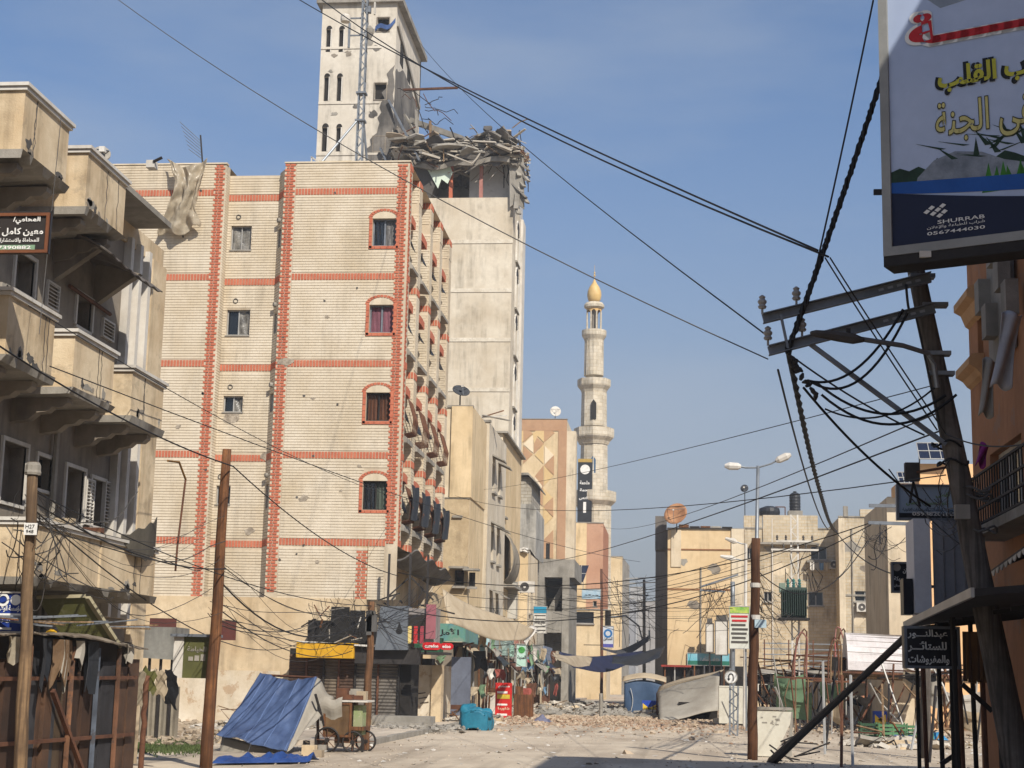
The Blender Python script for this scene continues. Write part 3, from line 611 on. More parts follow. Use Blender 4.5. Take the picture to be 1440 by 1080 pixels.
def balcony(y0, y1, z0, z1, back=LX, front=LF, broken=.06, brackets=True):
    bo = MB(); t = .1
    bo.box((front-t, y0, z0), (front, y1, z1)); bo.box((back, y0, z0), (front-t, y0+t, z1)); bo.box((back, y1-t, z0), (front-t, y1, z1))
    o = bo.build('balcony', OLDC, lb)
    cp = MB()
    for dz, e in ((0, .04), (.055, .07)):
        cp.box((front-t-.02, y0-e, z1+dz), (front+e, y1+e, z1+dz+.05)); cp.box((back, y0-e, z1+dz), (front-t-.02, y0+t+.02, z1+dz+.05)); cp.box((back, y1-t-.02, z1+dz), (front-t-.02, y1+e, z1+dz+.05))
    cp.build('coping', WHITEP, o)
    sl = MB(); n = 14; top = []; bot = []      # slab with spalled edge
    for i in range(n+1):
        y = y0-.05+(y1-y0+.1)*i/n; e = random.uniform(0, broken)
        top.append(Vector((front+.05, y, z0-.003))); bot.append(Vector((front+.03-e, y, z0-.13+e*.6)))
    for i in range(n):
        sl.quad(top[i], top[i+1], bot[i+1], bot[i]); sl.quad(Vector((back, bot[i].y, z0-.13)), bot[i], bot[i+1], Vector((back, bot[i+1].y, z0-.13)))
        sl.quad(Vector((back, top[i].y, z0-.003)), Vector((back, top[i+1].y, z0-.003)), top[i+1], top[i])
    sl.quad(top[0], bot[0], Vector((back, y0-.05, z0-.13)), Vector((back, y0-.05, z0-.003))); sl.quad(top[n], Vector((back, y1+.05, z0-.003)), Vector((back, y1+.05, z0-.13)), bot[n])
    sl.build('slab', CONC, o)
    if brackets:
        for yy in (y0+.18, y1-.38):
            pr = [(back, z0-.13), (front-.12, z0-.13), (front-.12, z0-.2), (front-.2, z0-.27), (front-.36, z0-.27), (front-.44, z0-.34), (front-.6, z0-.36), (front-.72, z0-.46), (back, z0-.5)]
            MB().prism([(x, yy, z) for x, z in pr], (0, .2, 0)).build('bracket', GREYW, o)
    return o
AY, BYY, CY = (20.33, 21.97), (22.78, 24.5), (25.4, 27.04)
balcony(*AY, 8.72, 9.58, broken=.16); balcony(*BYY, 8.64, 9.5, broken=.16)
balcony(*AY, 5.84, 6.66); balcony(*BYY, 5.84, 6.62); balcony(*CY, 5.84, 6.58)
balcony(21.75, 24.4, 2.95, 3.68, broken=.14, brackets=False); balcony(24.5, 27.15, 2.95, 3.68, broken=.14, brackets=False); balcony(16.2, 19.6, 5.84, 6.62)
# spalled patches and cracks on the balcony fronts
for y0_, y1_, z0_, z1_ in ((*AY, 8.72, 9.58), (*BYY, 8.64, 9.5), (*AY, 5.84, 6.66), (*BYY, 5.84, 6.62), (*CY, 5.84, 6.58), (21.8, 24.3, 2.95, 3.68), (24.6, 27.1, 2.95, 3.68)):
    for k in range(5):
        yc = random.uniform(y0_+.12, y1_-.12); zc = z0_+random.choice([.02, .04, .12])+random.random()*.12*(k % 2); ry, rz = random.uniform(.06, .22), random.uniform(.03, .1)
        MB().prism([(LF+.004, min(y1_-.01, max(y0_+.01, yc+ry*math.cos(t_)*random.uniform(.5, 1.2))), max(z0_+.002, zc+rz*math.sin(t_)*random.uniform(.4, 1.3))) for t_ in [2*math.pi*j_/12 for j_ in range(12)]], (-.006, 0, 0)).build('spall', random.choice([CONC, GREYW, CONCD]), lb)
    for k in range(2):
        yc = random.uniform(y0_+.2, y1_-.2); pts = [(LF+.005, yc+.03*math.sin(3*j_+k)+.02*random.uniform(-1, 1), z0_+(z1_-z0_)*j_/7) for j_ in range(8)]; MB().tube(pts, .006, 4).build('crack', CONCD, lb)
    for k in range(3): yb_ = random.uniform(y0_+.15, y1_-.3); MB().box((LF-.5, yb_, z1_), (LF-.2, yb_+random.uniform(.1, .25), z1_+random.uniform(.12, .3))).build('balcony_clutter', random.choice([GREYT, RUST, WOODP, CREAMT, STEEL]), lb)
# white pilasters, rough end strip, eave slab and torn canopy
for yy in (27.35, 27.85, 28.35): MB().box((LX, yy, 2.6), (LX+.14, yy+.15, 9.45)).build('pilaster', WHITEP, lb)
MB().box((LX, 28.7, 0), (LX+.1, 29.5, 9.4)).build('corner_strip', OLDC, lb)
for yy in (27.55, 28.05): MB().box((LX, yy, 2.6), (LX+.03, yy+.25, 9.0)).build('panel_strip', OLDC, lb)
ev = MB().prism([(LX-.3, 25.0, 9.72), (LF+.12-.4, 25.0, 9.72), (LF+.12-.4, 25.0, 9.82), (LX-.3, 25.0, 9.9)], (0, 2.75, 0)); ev.build('eave', CONC, lb)
MB().box((LX-.3, 25.02, 9.35), (LX+.05, 29.4, 9.75)).build('parapet', OLDC, lb)
rag(lambda u, v: (LX+(1.05)*v, 23.9+2.6*u, 8.62-.42*v*v+.02*math.sin(40*u)-.05*math.sin(3*u)), 30, 5, .02).build('canopy', mat('rusty_sheet', (104, 98, 92), (74, 64, 56), streak=.5, rough=.7), lb)
for yy in (24.2, 26.0): MB().prism([(LX, yy, 8.6), (LX+.8, yy, 8.42), (LX+.55, yy, 8.25), (LX, yy, 7.85)], (0, .16, 0)).build('canopy_bracket', GREYW, lb)
MB().tube([atX(98, 402, LX+.06), atX(155, 442, LX+.06)], .035, 6).build('pipe', RUST, lb)
MB().tube([(LX+.09, 24.62, 0.5), (LX+.09, 24.62, 5.6)], .05, 6).build('drainpipe', CONC, lb)
# hanging dark net on low balcony
rag(lambda u, v: (LF+.02+.1*math.sin(3*u), 25.3+1.7*u, 3.72+.45*u*v+.12*v-.2*math.sin(math.pi*u)*(1-v)+.03*math.sin(19*u+8*v)), 12, 6, .01).build('hanging_net', mat('dark_net', (112, 106, 94), (86, 80, 70), trans=.3), lb)
p = atY(0, 300, 19.4); q = atY(71, 300, 19.4)
SB = mat('sign_dark_face', (52, 46, 42), (40, 36, 34), rough=.5, bump=0)
z0 = atY(40, 356, 19.4).z; z1 = atY(40, 300, 19.4).z; wd = q.x-p.x+.55; O = Vector((q.x-wd, 19.4, z0)); H = z1-z0
GRN = flat('green_strip', (120, 150, 120))
s = signboard('dark brown framed sign with white Arabic lettering hanging below the top left balcony', O, X_, Z_, wd, H, SB, mat('sign_wood', (120, 74, 46), (92, 54, 34)),
    [('المحامي/', .60, .72, .30, .2, WHT, True, .03), ('معين كامل أبو', .36, .42, .58, .26, WHT, True, .03), ('للمحاماة والاستشارات', .42, .25, .48, .13, WHT, True, .02)], fw=.04, name='lawyer_sign')
MB().box((O.x+wd*.2, 19.385, z0+H*.07), (O.x+wd*.86, 19.398, z0+H*.2)).build('number_strip', GRN, s); lettering('0597390882', (O.x+wd*.3, 19.383, z0+H*.09), X_, Z_, wd*.52, H*.09, WHT, s, .02, False)
MB().bar((LX, 19.44, z1+.02), (q.x, 19.44, z1+.02), .04).build('bracket', IRON, s)

# ================================================================== sheds and signs under the left building
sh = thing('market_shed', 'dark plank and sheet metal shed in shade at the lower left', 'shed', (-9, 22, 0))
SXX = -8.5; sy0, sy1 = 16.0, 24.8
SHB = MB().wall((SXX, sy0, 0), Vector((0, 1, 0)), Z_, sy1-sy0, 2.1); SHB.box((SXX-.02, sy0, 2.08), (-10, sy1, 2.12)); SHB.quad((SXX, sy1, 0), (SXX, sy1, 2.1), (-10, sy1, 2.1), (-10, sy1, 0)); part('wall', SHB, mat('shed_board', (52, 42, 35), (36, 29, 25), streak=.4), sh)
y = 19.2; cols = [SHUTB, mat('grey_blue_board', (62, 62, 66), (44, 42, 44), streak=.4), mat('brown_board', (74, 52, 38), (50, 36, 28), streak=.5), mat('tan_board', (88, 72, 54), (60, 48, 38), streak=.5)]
while y < 24.6:
    wd = random.choice([.14, .2, .28, .5, .62]); h = random.uniform(1.5, 2.02); d = random.uniform(.02, .1)
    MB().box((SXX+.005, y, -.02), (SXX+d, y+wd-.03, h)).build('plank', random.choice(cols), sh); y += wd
for yy, cc in ((20.4, (124, 90, 66)), (21.9, (132, 92, 66)), (22.9, (90, 98, 110)), (23.8, (118, 82, 60))):
    MB().tube([(SXX+.14, yy, -.1), (SXX+.14, yy, 2.0)], .04, 6).build('post', mat('post_%d' % cc[0], cc, tuple(int(v*.6) for v in cc), spot=.6, spotc=(60, 54, 52)), sh)
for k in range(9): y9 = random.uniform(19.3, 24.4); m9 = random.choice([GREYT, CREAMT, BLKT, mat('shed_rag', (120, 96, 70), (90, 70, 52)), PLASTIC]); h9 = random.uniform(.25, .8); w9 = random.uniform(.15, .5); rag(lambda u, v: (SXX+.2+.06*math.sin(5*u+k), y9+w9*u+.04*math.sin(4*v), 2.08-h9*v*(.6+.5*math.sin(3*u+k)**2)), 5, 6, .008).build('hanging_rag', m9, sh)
for z9 in (.75, 1.55): MB().bar((SXX+.12, 19.2, z9), (SXX+.12, 24.7, z9+random.uniform(-.08, .08)), .04, .05).build('cross_rail', RUST, sh)
MB().bar((SXX+.16, 21.2, 1.4), (SXX+.16, 22.5, .3), .06).build('brace', RUST, sh)
rag(lambda u, v: (SXX-.9+1.15*v+.06*math.sin(11*u), 16+9.0*u, 2.2+.06*math.sin(7*u+4*v)-.12*v+.03*noise.noise(Vector((u*30, v*9, 0)))), 60, 6, .02).build('roof_sheet', mat('dirty_roof_sheet', (150, 138, 120), (96, 84, 72), streak=.3, spot=.4), sh)
for i in range(16):
    yy = random.uniform(19.0, 24.8); a = random.uniform(-.5, .5); MB().bar((SXX-.6+random.uniform(-.2, .2), yy, 2.33), (SXX+random.uniform(.3, .6), yy+a, 2.3+random.uniform(-.1, .15)), random.uniform(.03, .09), .02).build('loose_plank', random.choice([WOOD, WOODP, STEELD]), sh)
OLV = mat('olive_sign_face', (98, 98, 56), (78, 78, 46), rough=.5, spot=.25, spotc=(132, 126, 104))
b = thing('fallen_olive_sign', 'big olive green sign board tipped over on the shed roof', 'sign', (-8.6, 23.6, 2.3))
c4 = [atY(52, 842, 23.2), atY(121, 840, 23.5), atY(166, 910, 24.2), atY(96, 906, 23.8)]
MB().prism(c4, (0, .12, 0)).build('panel', OLV, b)
ed = MB(); ed.bar(c4[1]+Vector((.03, -.02, 0)), c4[2]+Vector((.03, -.02, 0)), .09, .05); ed.bar(c4[0]+Vector((0, -.02, .02)), c4[1]+Vector((0, -.02, .02)), .05, .05); ed.build('frame', mat('bent_frame', (176, 168, 140), (132, 122, 96)), b)
for k in range(3):
    t = .45+.16*k; u = (c4[1]-c4[0]).normalized(); v = (c4[3]-c4[0]).normalized(); lettering('للتجارة العامة والصناعة', c4[0].lerp(c4[3], t)+u*.06+Vector((0, -.005, 0)), u, u.cross(Vector((0, 1, 0))).cross(u)*0+(-v), .5, .05, BLKL, b, .01)
bs = signboard('blue sign with two white discs and white Arabic lettering at far left', atY(-40, 889, 20.2), X_, Z_, atY(34, 889, 20.2).x-atY(-40, 889, 20.2).x, atY(10, 831, 20.2).z-atY(10, 889, 20.2).z, flat('sign_blue', (24, 52, 128)), WHITEP,
    [('مؤسسة الولاء', .50, .50, .42, .17, WHT, True, .03), ('التعويض حقوق مش', .54, .24, .4, .09, WHT, True, .02)], fw=.02, name='blue_sign')
O = bs.location; W_ = atY(34, 889, 20.2).x-atY(-40, 889, 20.2).x; H_ = atY(10, 831, 20.2).z-atY(10, 889, 20.2).z
disc(O+X_*W_*.80+Z_*H_*.80, X_, Z_, H_*.13, WHT, bs); disc(O+X_*W_*.56+Z_*H_*.80, X_, Z_, H_*.16, WHT, bs, r0=H_*.1); MB().box((O.x+W_*.45, O.y-.012, O.z+H_*.38), (O.x+W_*.93, O.y, O.z+H_*.47)).build('stripe', WHT, bs); MB().box((O.x+W_*.5, O.y-.012, O.z+H_*.07), (O.x+W_*.75, O.y, O.z+H_*.13)).build('stripe', WHT, bs)
MB().bar((O.x+W_*.5, O.y+.1, 2.2), (O.x+W_*.5, O.y+.1, O.z+.2), .05).build('post', IRON, bs)
one('yellow_bag', MB().lathe(atY(72, 900, 22.0)-Z_*.02, [(.02, -.04), (.11, 0), (.12, .07), (.07, .14), (.02, .17)], 9), flat('yellow_plastic', (214, 164, 30)), 'small bright yellow plastic bag lying on the shed roof', 'bag', None, True)
# box sign by the second pole
O = atY(243, 953, 28.9); W_ = atY(297, 953, 28.9).x-O.x; H_ = atY(270, 895, 28.9).z-atY(270, 953, 28.9).z
bx = signboard('torn olive and white box sign hung beside the brown pole', O, X_, Z_, W_, H_, OLV, None, [('للخياطة', .34, .62, .5, .15, CONC, True, .02)], t=.28, name='box_sign')
MB().box((O.x-.01, O.y-.02, O.z), (O.x+W_*.24, O.y-.002, O.z+H_)).build('white_strip', WHITEP, bx); MB().box((O.x-.06, O.y-.1, O.z+H_), (O.x+W_+.08, O.y+.34, O.z+H_+.05)).build('cap', STEELD, bx)
for k in range(3): MB().box((O.x+W_*(.38+.16*k), O.y-.012, O.z+H_*.42), (O.x+W_*(.5+.16*k), O.y, O.z+H_*(.52+.03*k))).build('torn_patch', CONC, bx)
MB().bar((O.x+W_-.05, O.y+.1, O.z+.02), (O.x+W_+.05, O.y-.2, O.z+.02), .04).build('bracket', IRON, bx)
# thin leaning post with rags beside the shed
tp = pole('thin rusty post wrapped with torn rags at the shed corner', G(198, 1084)+Vector((0, 0, 0)), atY(206, 950, G(198, 1084).y), .05, .05, RUST, 'rag_post', 'post')
e = atY(206, 950, G(198, 1084).y)
for k in range(5): rag(lambda u, v: (e.x-.45+.18*k+.25*u+.03*math.sin(9*v+k), e.y+.06*k-.1*u, e.z+.14-.45*v*(1+.3*math.sin(k*2))-.12*u+.04*math.sin(8*u+k)), 4, 6, .01).build('rag', [GREYT, PLASTIC, OLV, CREAMT, BLKT][k], tp)
# low sheet-metal shed further back
ls = thing('low_sheet_shed', 'low grey metal panelled shed roof before the plastered base wall', 'shed', (-14.6, 40, 0))
a = atY(186, 924, 40); b_ = atY(247, 882, 40)
MB().prism([(a.x, 40, a.z), (b_.x, 40, a.z-.05), (b_.x, 40, b_.z), (a.x, 40, b_.z)], (0, 1.2, 0)).build('hood', mat('grey_panel', (140, 138, 130), (112, 108, 100), streak=.3), ls)
for k in range(4): MB().bar((a.x+.1+k*(b_.x-a.x-.2)/3, 40.2, 0), (a.x+.1+k*(b_.x-a.x-.2)/3, 40.2, a.z), .06).build('post', IRON, ls)
ribbed((a.x, 40.3, 0), X_, Z_, 1.2, 1.3, 8, .03, 'v').build('sheet_wall', mat('pale_sheet', (146, 138, 122), (116, 106, 92), streak=.4), ls)
# white painted foot of the brick building's base wall
MB().box((BX0+.2, BY-.1, 0), (-13.3, BY-.062, 1.75)).build('white_dado', PLASW, bb)

# ================================================================== wooden poles on the left
def topfit(p0, xt, yt): return atY(xt, yt, p0.y)
b0 = atY(30, 1110, 19.6); b0.z = 0; b0.x = atY(28, 1130, 19.6).x
pA = pole('pale wooden utility pole at far left with white number plate and tangled cables', (b0.x, 19.6, 0), atY(46, 650, 19.6), .088, .068, grain(mat('dull_pole_wood', (138, 112, 82), (96, 76, 56), scale=3, streak=.5, bump=.4), (70, 55, 42)))
o = atY(33, 752, 19.46); MB().box(o, o+Vector((.17, .01, .15))).build('number_plate', WHT, pA); lettering('H27', o+Vector((.02, -.001, .08)), X_, Z_, .12, .05, BLKL, pA, .01, False); lettering('948', o+Vector((.03, -.001, .02)), X_, Z_, .1, .045, BLKL, pA, .01, False)
MB().lathe(atY(46, 668, 19.6), [(.1, 0), (.11, .03), (.1, .06), (.1, .12), (.08, .16)], 10).build('top_band', CONC, pA)
g = G(290, 1080); pB = pole('tall dark brown wooden pole in front of the brick building', g, atY(319, 632, g.y), .12, .085, WOOD)
g = G(514, 1055); pC = pole('wooden pole with cable junction beside the corner shop', g, atY(523, 846, g.y), .1, .075, grain(mat('tan_pole_wood', (136, 98, 66), (94, 66, 44), scale=3, streak=.5, bump=.4), (66, 46, 32)))
jb = MB()
for k in range(9): jb.box(atY(523+random.uniform(-8, 8), 870+random.uniform(-12, 20), g.y-.14), atY(523+random.uniform(-8, 8), 870+random.uniform(-12, 25), g.y-.02))
jb.build('junction_box', WIREG, pC)
sl_ = pole('short rusty street light arm bracket on the left facade', atX(248, 780, -9.1), atX(261, 674, -9.1), .02, .02, RUST, 'lamp_bracket', 'bracket', 6, 0)
MB().tube([atX(261, 674, -9.1), atX(252, 650, -9.1), atX(236, 648, -9.1)], .022, 6).build('arm', mat('ochre_pipe', (150, 112, 60), (110, 80, 44)), sl_)

# ================================================================== blue tarpaulin tent, cart, teal bundle
tt = thing('tarpaulin_stall', 'collapsed market stall covered with a faded blue tarpaulin beside the brown pole', 'stall', (-8.4, 34.5, 0))
TL, TR, BL, BR = atY(366, 946, 36.6), atY(446, 953, 36.0), atY(304, 1033, 34.6), atY(403, 1058, 34.2)
def tarp(u, v):
    a = TL.lerp(TR, u); b = BL.lerp(BR, u); p = a.lerp(b, v); N = Vector((.15, -.7, .6))
    return p+N*(-.16*math.sin(math.pi*v)*(1-.4*u)+.025*math.sin(9*u+5*v)+.07*noise.noise(Vector((u*5, v*4, 1)))+.03*noise.noise(Vector((u*14, v*10, 7)))+.02*abs(math.sin(11*u+7*v)))+Vector((0, 0, -.10*math.sin(math.pi*u)*(1-v)))
rag(tarp, 48, 40, .01).build('tarpaulin', BLUET, tt, True)
RM = atY(450, 985, 35.4)
rag(lambda u, v: (TR.lerp(atY(470, 985, 36.2), u)).lerp(BR.lerp(atY(440, 1015, 35.0), u), v)+Vector((0, .15*math.sin(3*v), .05*math.sin(8*u+3*v))), 10, 12, .01).build('canvas_end', GREYT, tt, True)
rag(lambda u, v: BL.lerp(BR, u*.8+.03)+Vector((.02, .25-.2*v, -.42*v-.02+.05*math.sin(9*u)*v)), 16, 6, .01).build('canvas_skirt', GREYT, tt, True)
g0 = G(302, 1076); g1 = G(436, 1074)
rag(lambda u, v: g0.lerp(g1, u)+Vector((0, -.2+1.0*v, .04+(.15*math.sin(math.pi*v))*(.5+.9*noise.noise(Vector((u*9, v*3, 5))))+.07*abs(noise.noise(Vector((u*13, v*5, 2))))*math.sin(math.pi*v))), 60, 16, .01).build('blue_bundle', mat('bright_blue_sheet', (44, 74, 134), (30, 52, 100), rough=.5, bump=.5, bscale=9), tt, True)
fr = MB()
for a, b in ((TL, Vector((TL.x, TL.y, 0))), (TR, Vector((TR.x+.1, TR.y, 0))), (TL, TR), (TR, G(447, 1052))): fr.tube([a-Z_*.05, b], .03, 6)
fr.build('frame', RUST, tt)
for k in range(4):
    u_ = (.12, .4, .68, .97)[k]; pts = [Vector(tarp(u_, v_/10))+Vector((0, -.012, .006)) for v_ in range(11)]; MB().tube(pts, .008, 4).build('seam', mat('tarp_seam', (98, 118, 158), (84, 104, 144)), tt)
for a9, b9 in ((BL, G(285, 1066)), (BL.lerp(BR, .5), G(340, 1078)), (BR, G(420, 1070)), (TL, G(330, 1012))): MB().tube([a9, a9.lerp(b9, .5)-Z_*.03, b9], .008, 4).build('guy_rope', WIREG, tt)
for k in range(9): p9 = G(random.uniform(420, 450), random.uniform(1046, 1066)); MB().box(p9, p9+Vector((random.uniform(.1, .3), random.uniform(.1, .3), random.uniform(.06, .22)))).build('stone_weight', random.choice([CONC, RUBBLE, PLAS]), tt)
ct = thing('market_cart', 'brown wooden vendor cart on spoked wheels beside the blue tarpaulin', 'cart', (-7.4, 35.6, 0))
a = atY(455, 1036, 35.6); c = atY(494, 988, 35.6); D = .8
MB().box((a.x, 35.6, a.z), (c.x, 35.6+D, c.z)).build('box', mat('cart_board', (124, 98, 68), (88, 66, 44), streak=.4, bump=.3), ct)
framed((a.x-.02, 35.598, a.z), X_, Z_, c.x-a.x+.04, c.z-a.z, .05, .02, ct, WOOD)
gx = atY(512, 1030, 35.6).x
MB().box((c.x+.03, 35.75, a.z+.05), (gx-.08, 36.2, c.z-.06)).build('side_panel', mat('green_panel', (122, 142, 90), (150, 146, 120), scale=3, spot=.4, spotc=(190, 180, 160)), ct)
MB().box((c.x-.35, 35.56, c.z+.01), (gx+.06, 36.4, c.z+.05)).build('top_sheet', WHITEP, ct)
lw = atY(446, 1062, 35.6).x
MB().box((lw+.1, 35.62, .48), (gx-.02, 36.35, .56)).build('deck', WOOD, ct); MB().box((lw+.35, 35.7, .2), (gx-.3, 36.2, .47)).build('crate', mat('crate_wood', (138, 104, 70), (96, 70, 46)), ct)
for x in (c.x+.05, gx-.04): MB().bar((x, 35.68, 0), (x, 35.68, a.z), .05).build('leg', IRON, ct)
def wheel(cx, cy, r, parent, name='wheel'):
    ring = [(cx+r*math.cos(t), cy, r+.01+r*math.sin(t)) for t in [2*math.pi*k/20 for k in range(21)]]
    w_ = MB().tube(ring, .025, 6).build(name, IRON, parent); sp = MB()
    for k in range(8): t = math.pi*k/4; sp.bar((cx, cy, r), (cx+r*math.cos(t), cy, r+.01+r*math.sin(t)), .015)
    sp.build('spokes', RUST, w_); MB().tube([(cx, cy-.05, r), (cx, cy+.05, r)], .05, 8).build('hub', IRON, w_)
wheel(lw+.22, 35.55, .26, ct); wheel(lw+.78, 35.6, .22, ct); wheel(lw+.95, 36.25, .22, ct)
for k in range(10): x9 = a.x+random.random()*(gx-a.x-.2); z9 = random.choice([.58, c.z+.06]); MB().box((x9, 35.6+random.random()*.3, z9), (x9+random.uniform(.1, .3), 36.0+random.random()*.2, z9+random.uniform(.05, .25))).build('load', random.choice([GREYT, CREAMT, WOOD, RUST, WHITEP, BLKT]), ct)
rag(lambda u, v: (a.x-.1+.5*u, 35.56-.05*math.sin(5*v), c.z+.08-.5*v+.04*math.sin(8*u)), 6, 8, .01).build('rag', GREYT, ct)
MB().tube([(a.x+.02, 35.62, .5), (a.x-.1, 35.5, .95), (a.x-.18, 35.4, 1.25)], .03, 6).build('handle', IRON, ct)
te = thing('covered_cart', 'market cart wrapped in a teal tarpaulin on the street edge', 'cart', (-6.5, 51.9, 0))
A = G(634, 1030); B = G(692, 1028); zt = atY(660, 993, 51.9).z
def tealf(u, v):
    t = 2*math.pi*u; nn = noise.noise(Vector((2*math.cos(2*math.pi*u), 2*math.sin(2*math.pi*u), 3*v))); L = (B.x-A.x)/2*(1+.10*nn); cx = (A.x+B.x)/2; sq = lambda c, e: math.copysign(abs(c)**e, c)
    r = 1.0 if v < .6 else 1-((v-.6)/.4)**2*.97
    return (cx+L*sq(math.cos(t), .55)*r*(1+.05*math.sin(6*t+4*v)), 52.1+.62*sq(math.sin(t), .6)*r, .04+.16*nn*v+(zt-.05)*min(1, v/.72)+(.05*math.sin(3*t) if v > .5 else .06*math.sin(7*t)*(1-v))-(.22*(1+math.cos(t))*.5 if v > .55 else 0))
rag(tealf, 60, 20, .012).build('tarpaulin', TEALT, te, True)
MB().box((A.x+.3, 51.8, .02), (B.x-.4, 52.5, .3)).build('undercarriage', IRON, te)
MB().box((A.x-.35, 52.3, zt-.12), (A.x+.3, 52.6, zt+.02)).build('tail_box', RUST, te)
# ================================================================== buildings along the left side
def fr(Y, xa, ya, xb, yb):
    a = atY(xa, ya, Y); b = atY(xb, yb, Y); return (min(a.x, b.x), max(a.x, b.x), min(a.z, b.z), max(a.z, b.z))
def win(parent, O, U, rect, depth=.18, fm=None, gm=None, split=1, sill=True, fw=.05):
    """framed window in an opening; rect in (u0,u1,v0,v1) from O along U and up"""
    O = Vector(O); U = Vector(U); N = U.cross(Z_); u0, u1, v0, v1 = rect; f = MB(); P = lambda u, v, d: O+U*u+Z_*v-N*d
    segs = [(u0, u0+fw, v0, v1), (u1-fw, u1, v0, v1), (u0+fw, u1-fw, v1-fw, v1), (u0+fw, u1-fw, v0, v0+fw)]
    for k in range(1, split): c = u0+(u1-u0)*k/split; segs.append((c-fw/2, c+fw/2, v0+fw, v1-fw))
    for a, b, c, d in segs: f.prism([P(a, c, depth*.6), P(b, c, depth*.6), P(b, d, depth*.6), P(a, d, depth*.6)], -N*.05)
    w_ = f.build('window', fm or ALU, parent)
    MB().quad(P(u0, v0, depth*.85), P(u1, v0, depth*.85), P(u1, v1, depth*.85), P(u0, v1, depth*.85)).build('pane', gm or GLASS, w_)
    if sill: MB().prism([P(u0-.08, v0-.1, -.14), P(u1+.08, v0-.1, -.14), P(u1+.08, v0-.005, -.14), P(u0-.08, v0-.005, -.14)], -N*.2).build('sill', CONC, w_)
    return w_
def block(name, label, x0, x1, y0, y1, z1, m, front=(), side=(), sm=None, skew=0, split=1, lside=False, roofm=None, gm=None):
    """plain masonry block: front faces the camera (-Y), side faces the street"""
    t = thing(name, label, 'building', ((x0+x1)/2, (y0+y1)/2, 0)); w_ = MB()
    w_.wall((x0, y0, 0), X_, Z_, x1-x0, z1, [(a-x0, b-x0, c, d) for a, b, c, d in front], .2)
    Us = Vector((skew, y1-y0, 0)); L = Us.length; Us.normalize()
    if not lside:
        w_.quad((x1+skew, y1, 0), (x0, y1, 0), (x0, y1, z1), (x1+skew, y1, z1)); w_.quad((x0, y1, 0), (x0, y0, 0), (x0, y0, z1), (x0, y1, z1))
        sd_ = MB().wall((x1, y0, 0), Us, Z_, L, z1, [(a-y0, b-y0, c, d) for a, b, c, d in side], .2); OS, SU = Vector((x1, y0, 0)), Us
        w_.quad((x0, y0, z1), (x1, y0, z1), (x1+skew, y1, z1), (x0, y1, z1))
    else:
        w_.quad((x1, y0, 0), (x1, y1, 0), (x1, y1, z1), (x1, y0, z1)); w_.quad((x1, y1, 0), (x0+skew, y1, 0), (x0+skew, y1, z1), (x1, y1, z1))
        OS, SU = Vector((x0+skew, y1, 0)), -Us; sd_ = MB().wall(OS, SU, Z_, L, z1, [(y1-b, y1-a, c, d) for a, b, c, d in side], .2)
        w_.quad((x0, y0, z1), (x1, y0, z1), (x1, y1, z1), (x0+skew, y1, z1))
    part('wall', w_, m, t); part('side_wall', sd_, sm or m, t)
    for r in front: win(t, (x0, y0, 0), X_, (r[0]-x0, r[1]-x0, r[2], r[3]), split=split, gm=gm)
    for r in side: win(t, OS, SU, (r[0]-y0, r[1]-y0, r[2], r[3]) if not lside else (y1-r[1], y1-r[0], r[2], r[3]), split=split, gm=gm)
    p_ = MB(); p_.box((x0-.04, y0-.06, z1), (x1+.06, y0+.2, z1+.1)); p_.build('coping', roofm or CONC, t)
    return t
CRM = mat('cream_render', (212, 190, 154), (190, 166, 128), scale=.5, streak=.36)
CRM2 = mat('pale_cream_render', (212, 198, 174), (190, 172, 144), scale=.5, streak=.45)
ROUGH = mat('rough_plaster', (190, 170, 138), (158, 138, 108), scale=1.6, streak=.3, bump=.6, bscale=10)
# B1 cream block with dish
b1 = block('cream_building', 'plain cream building right behind the brick block with a dark dish on its roof', -12.5, -8.55, 66, 71, 12.85, CRM2, [fr(66, 640, 703, 648, 725)], [], CRM)
MB().box((-10.0, 65.96, 4.0), (-8.555, 65.995, 9.0)).build('rough_patch', ROUGH, b1); MB().box((-9.85, 65.93, 9.0), (-8.56, 65.955, 9.05)).build('ledge', CONC, b1)
MB().box((-9.4, 65.9, 9.05), (-8.5, 71, 12.9)).build('bay', CRM, b1)
for xa, ya, xb, yb in ((640, 802, 652, 824), (660, 805, 668, 825)): r = fr(65.9, xa, ya, xb, yb); win(b1, (0, 65.85, 0), X_, r, .02, IRON); MB().box((r[0]-.2, 65.3, r[3]+.05), (r[1]+.2, 65.9, r[3]+.13)).build('window_hood', CONC, b1)
dish(atY(648, 551, 66.4), (.3, -.6, .7), .38, 'small dark satellite dish on the plain cream building roof', mat('dark_dish', (66, 68, 72), (52, 54, 58)), .5)
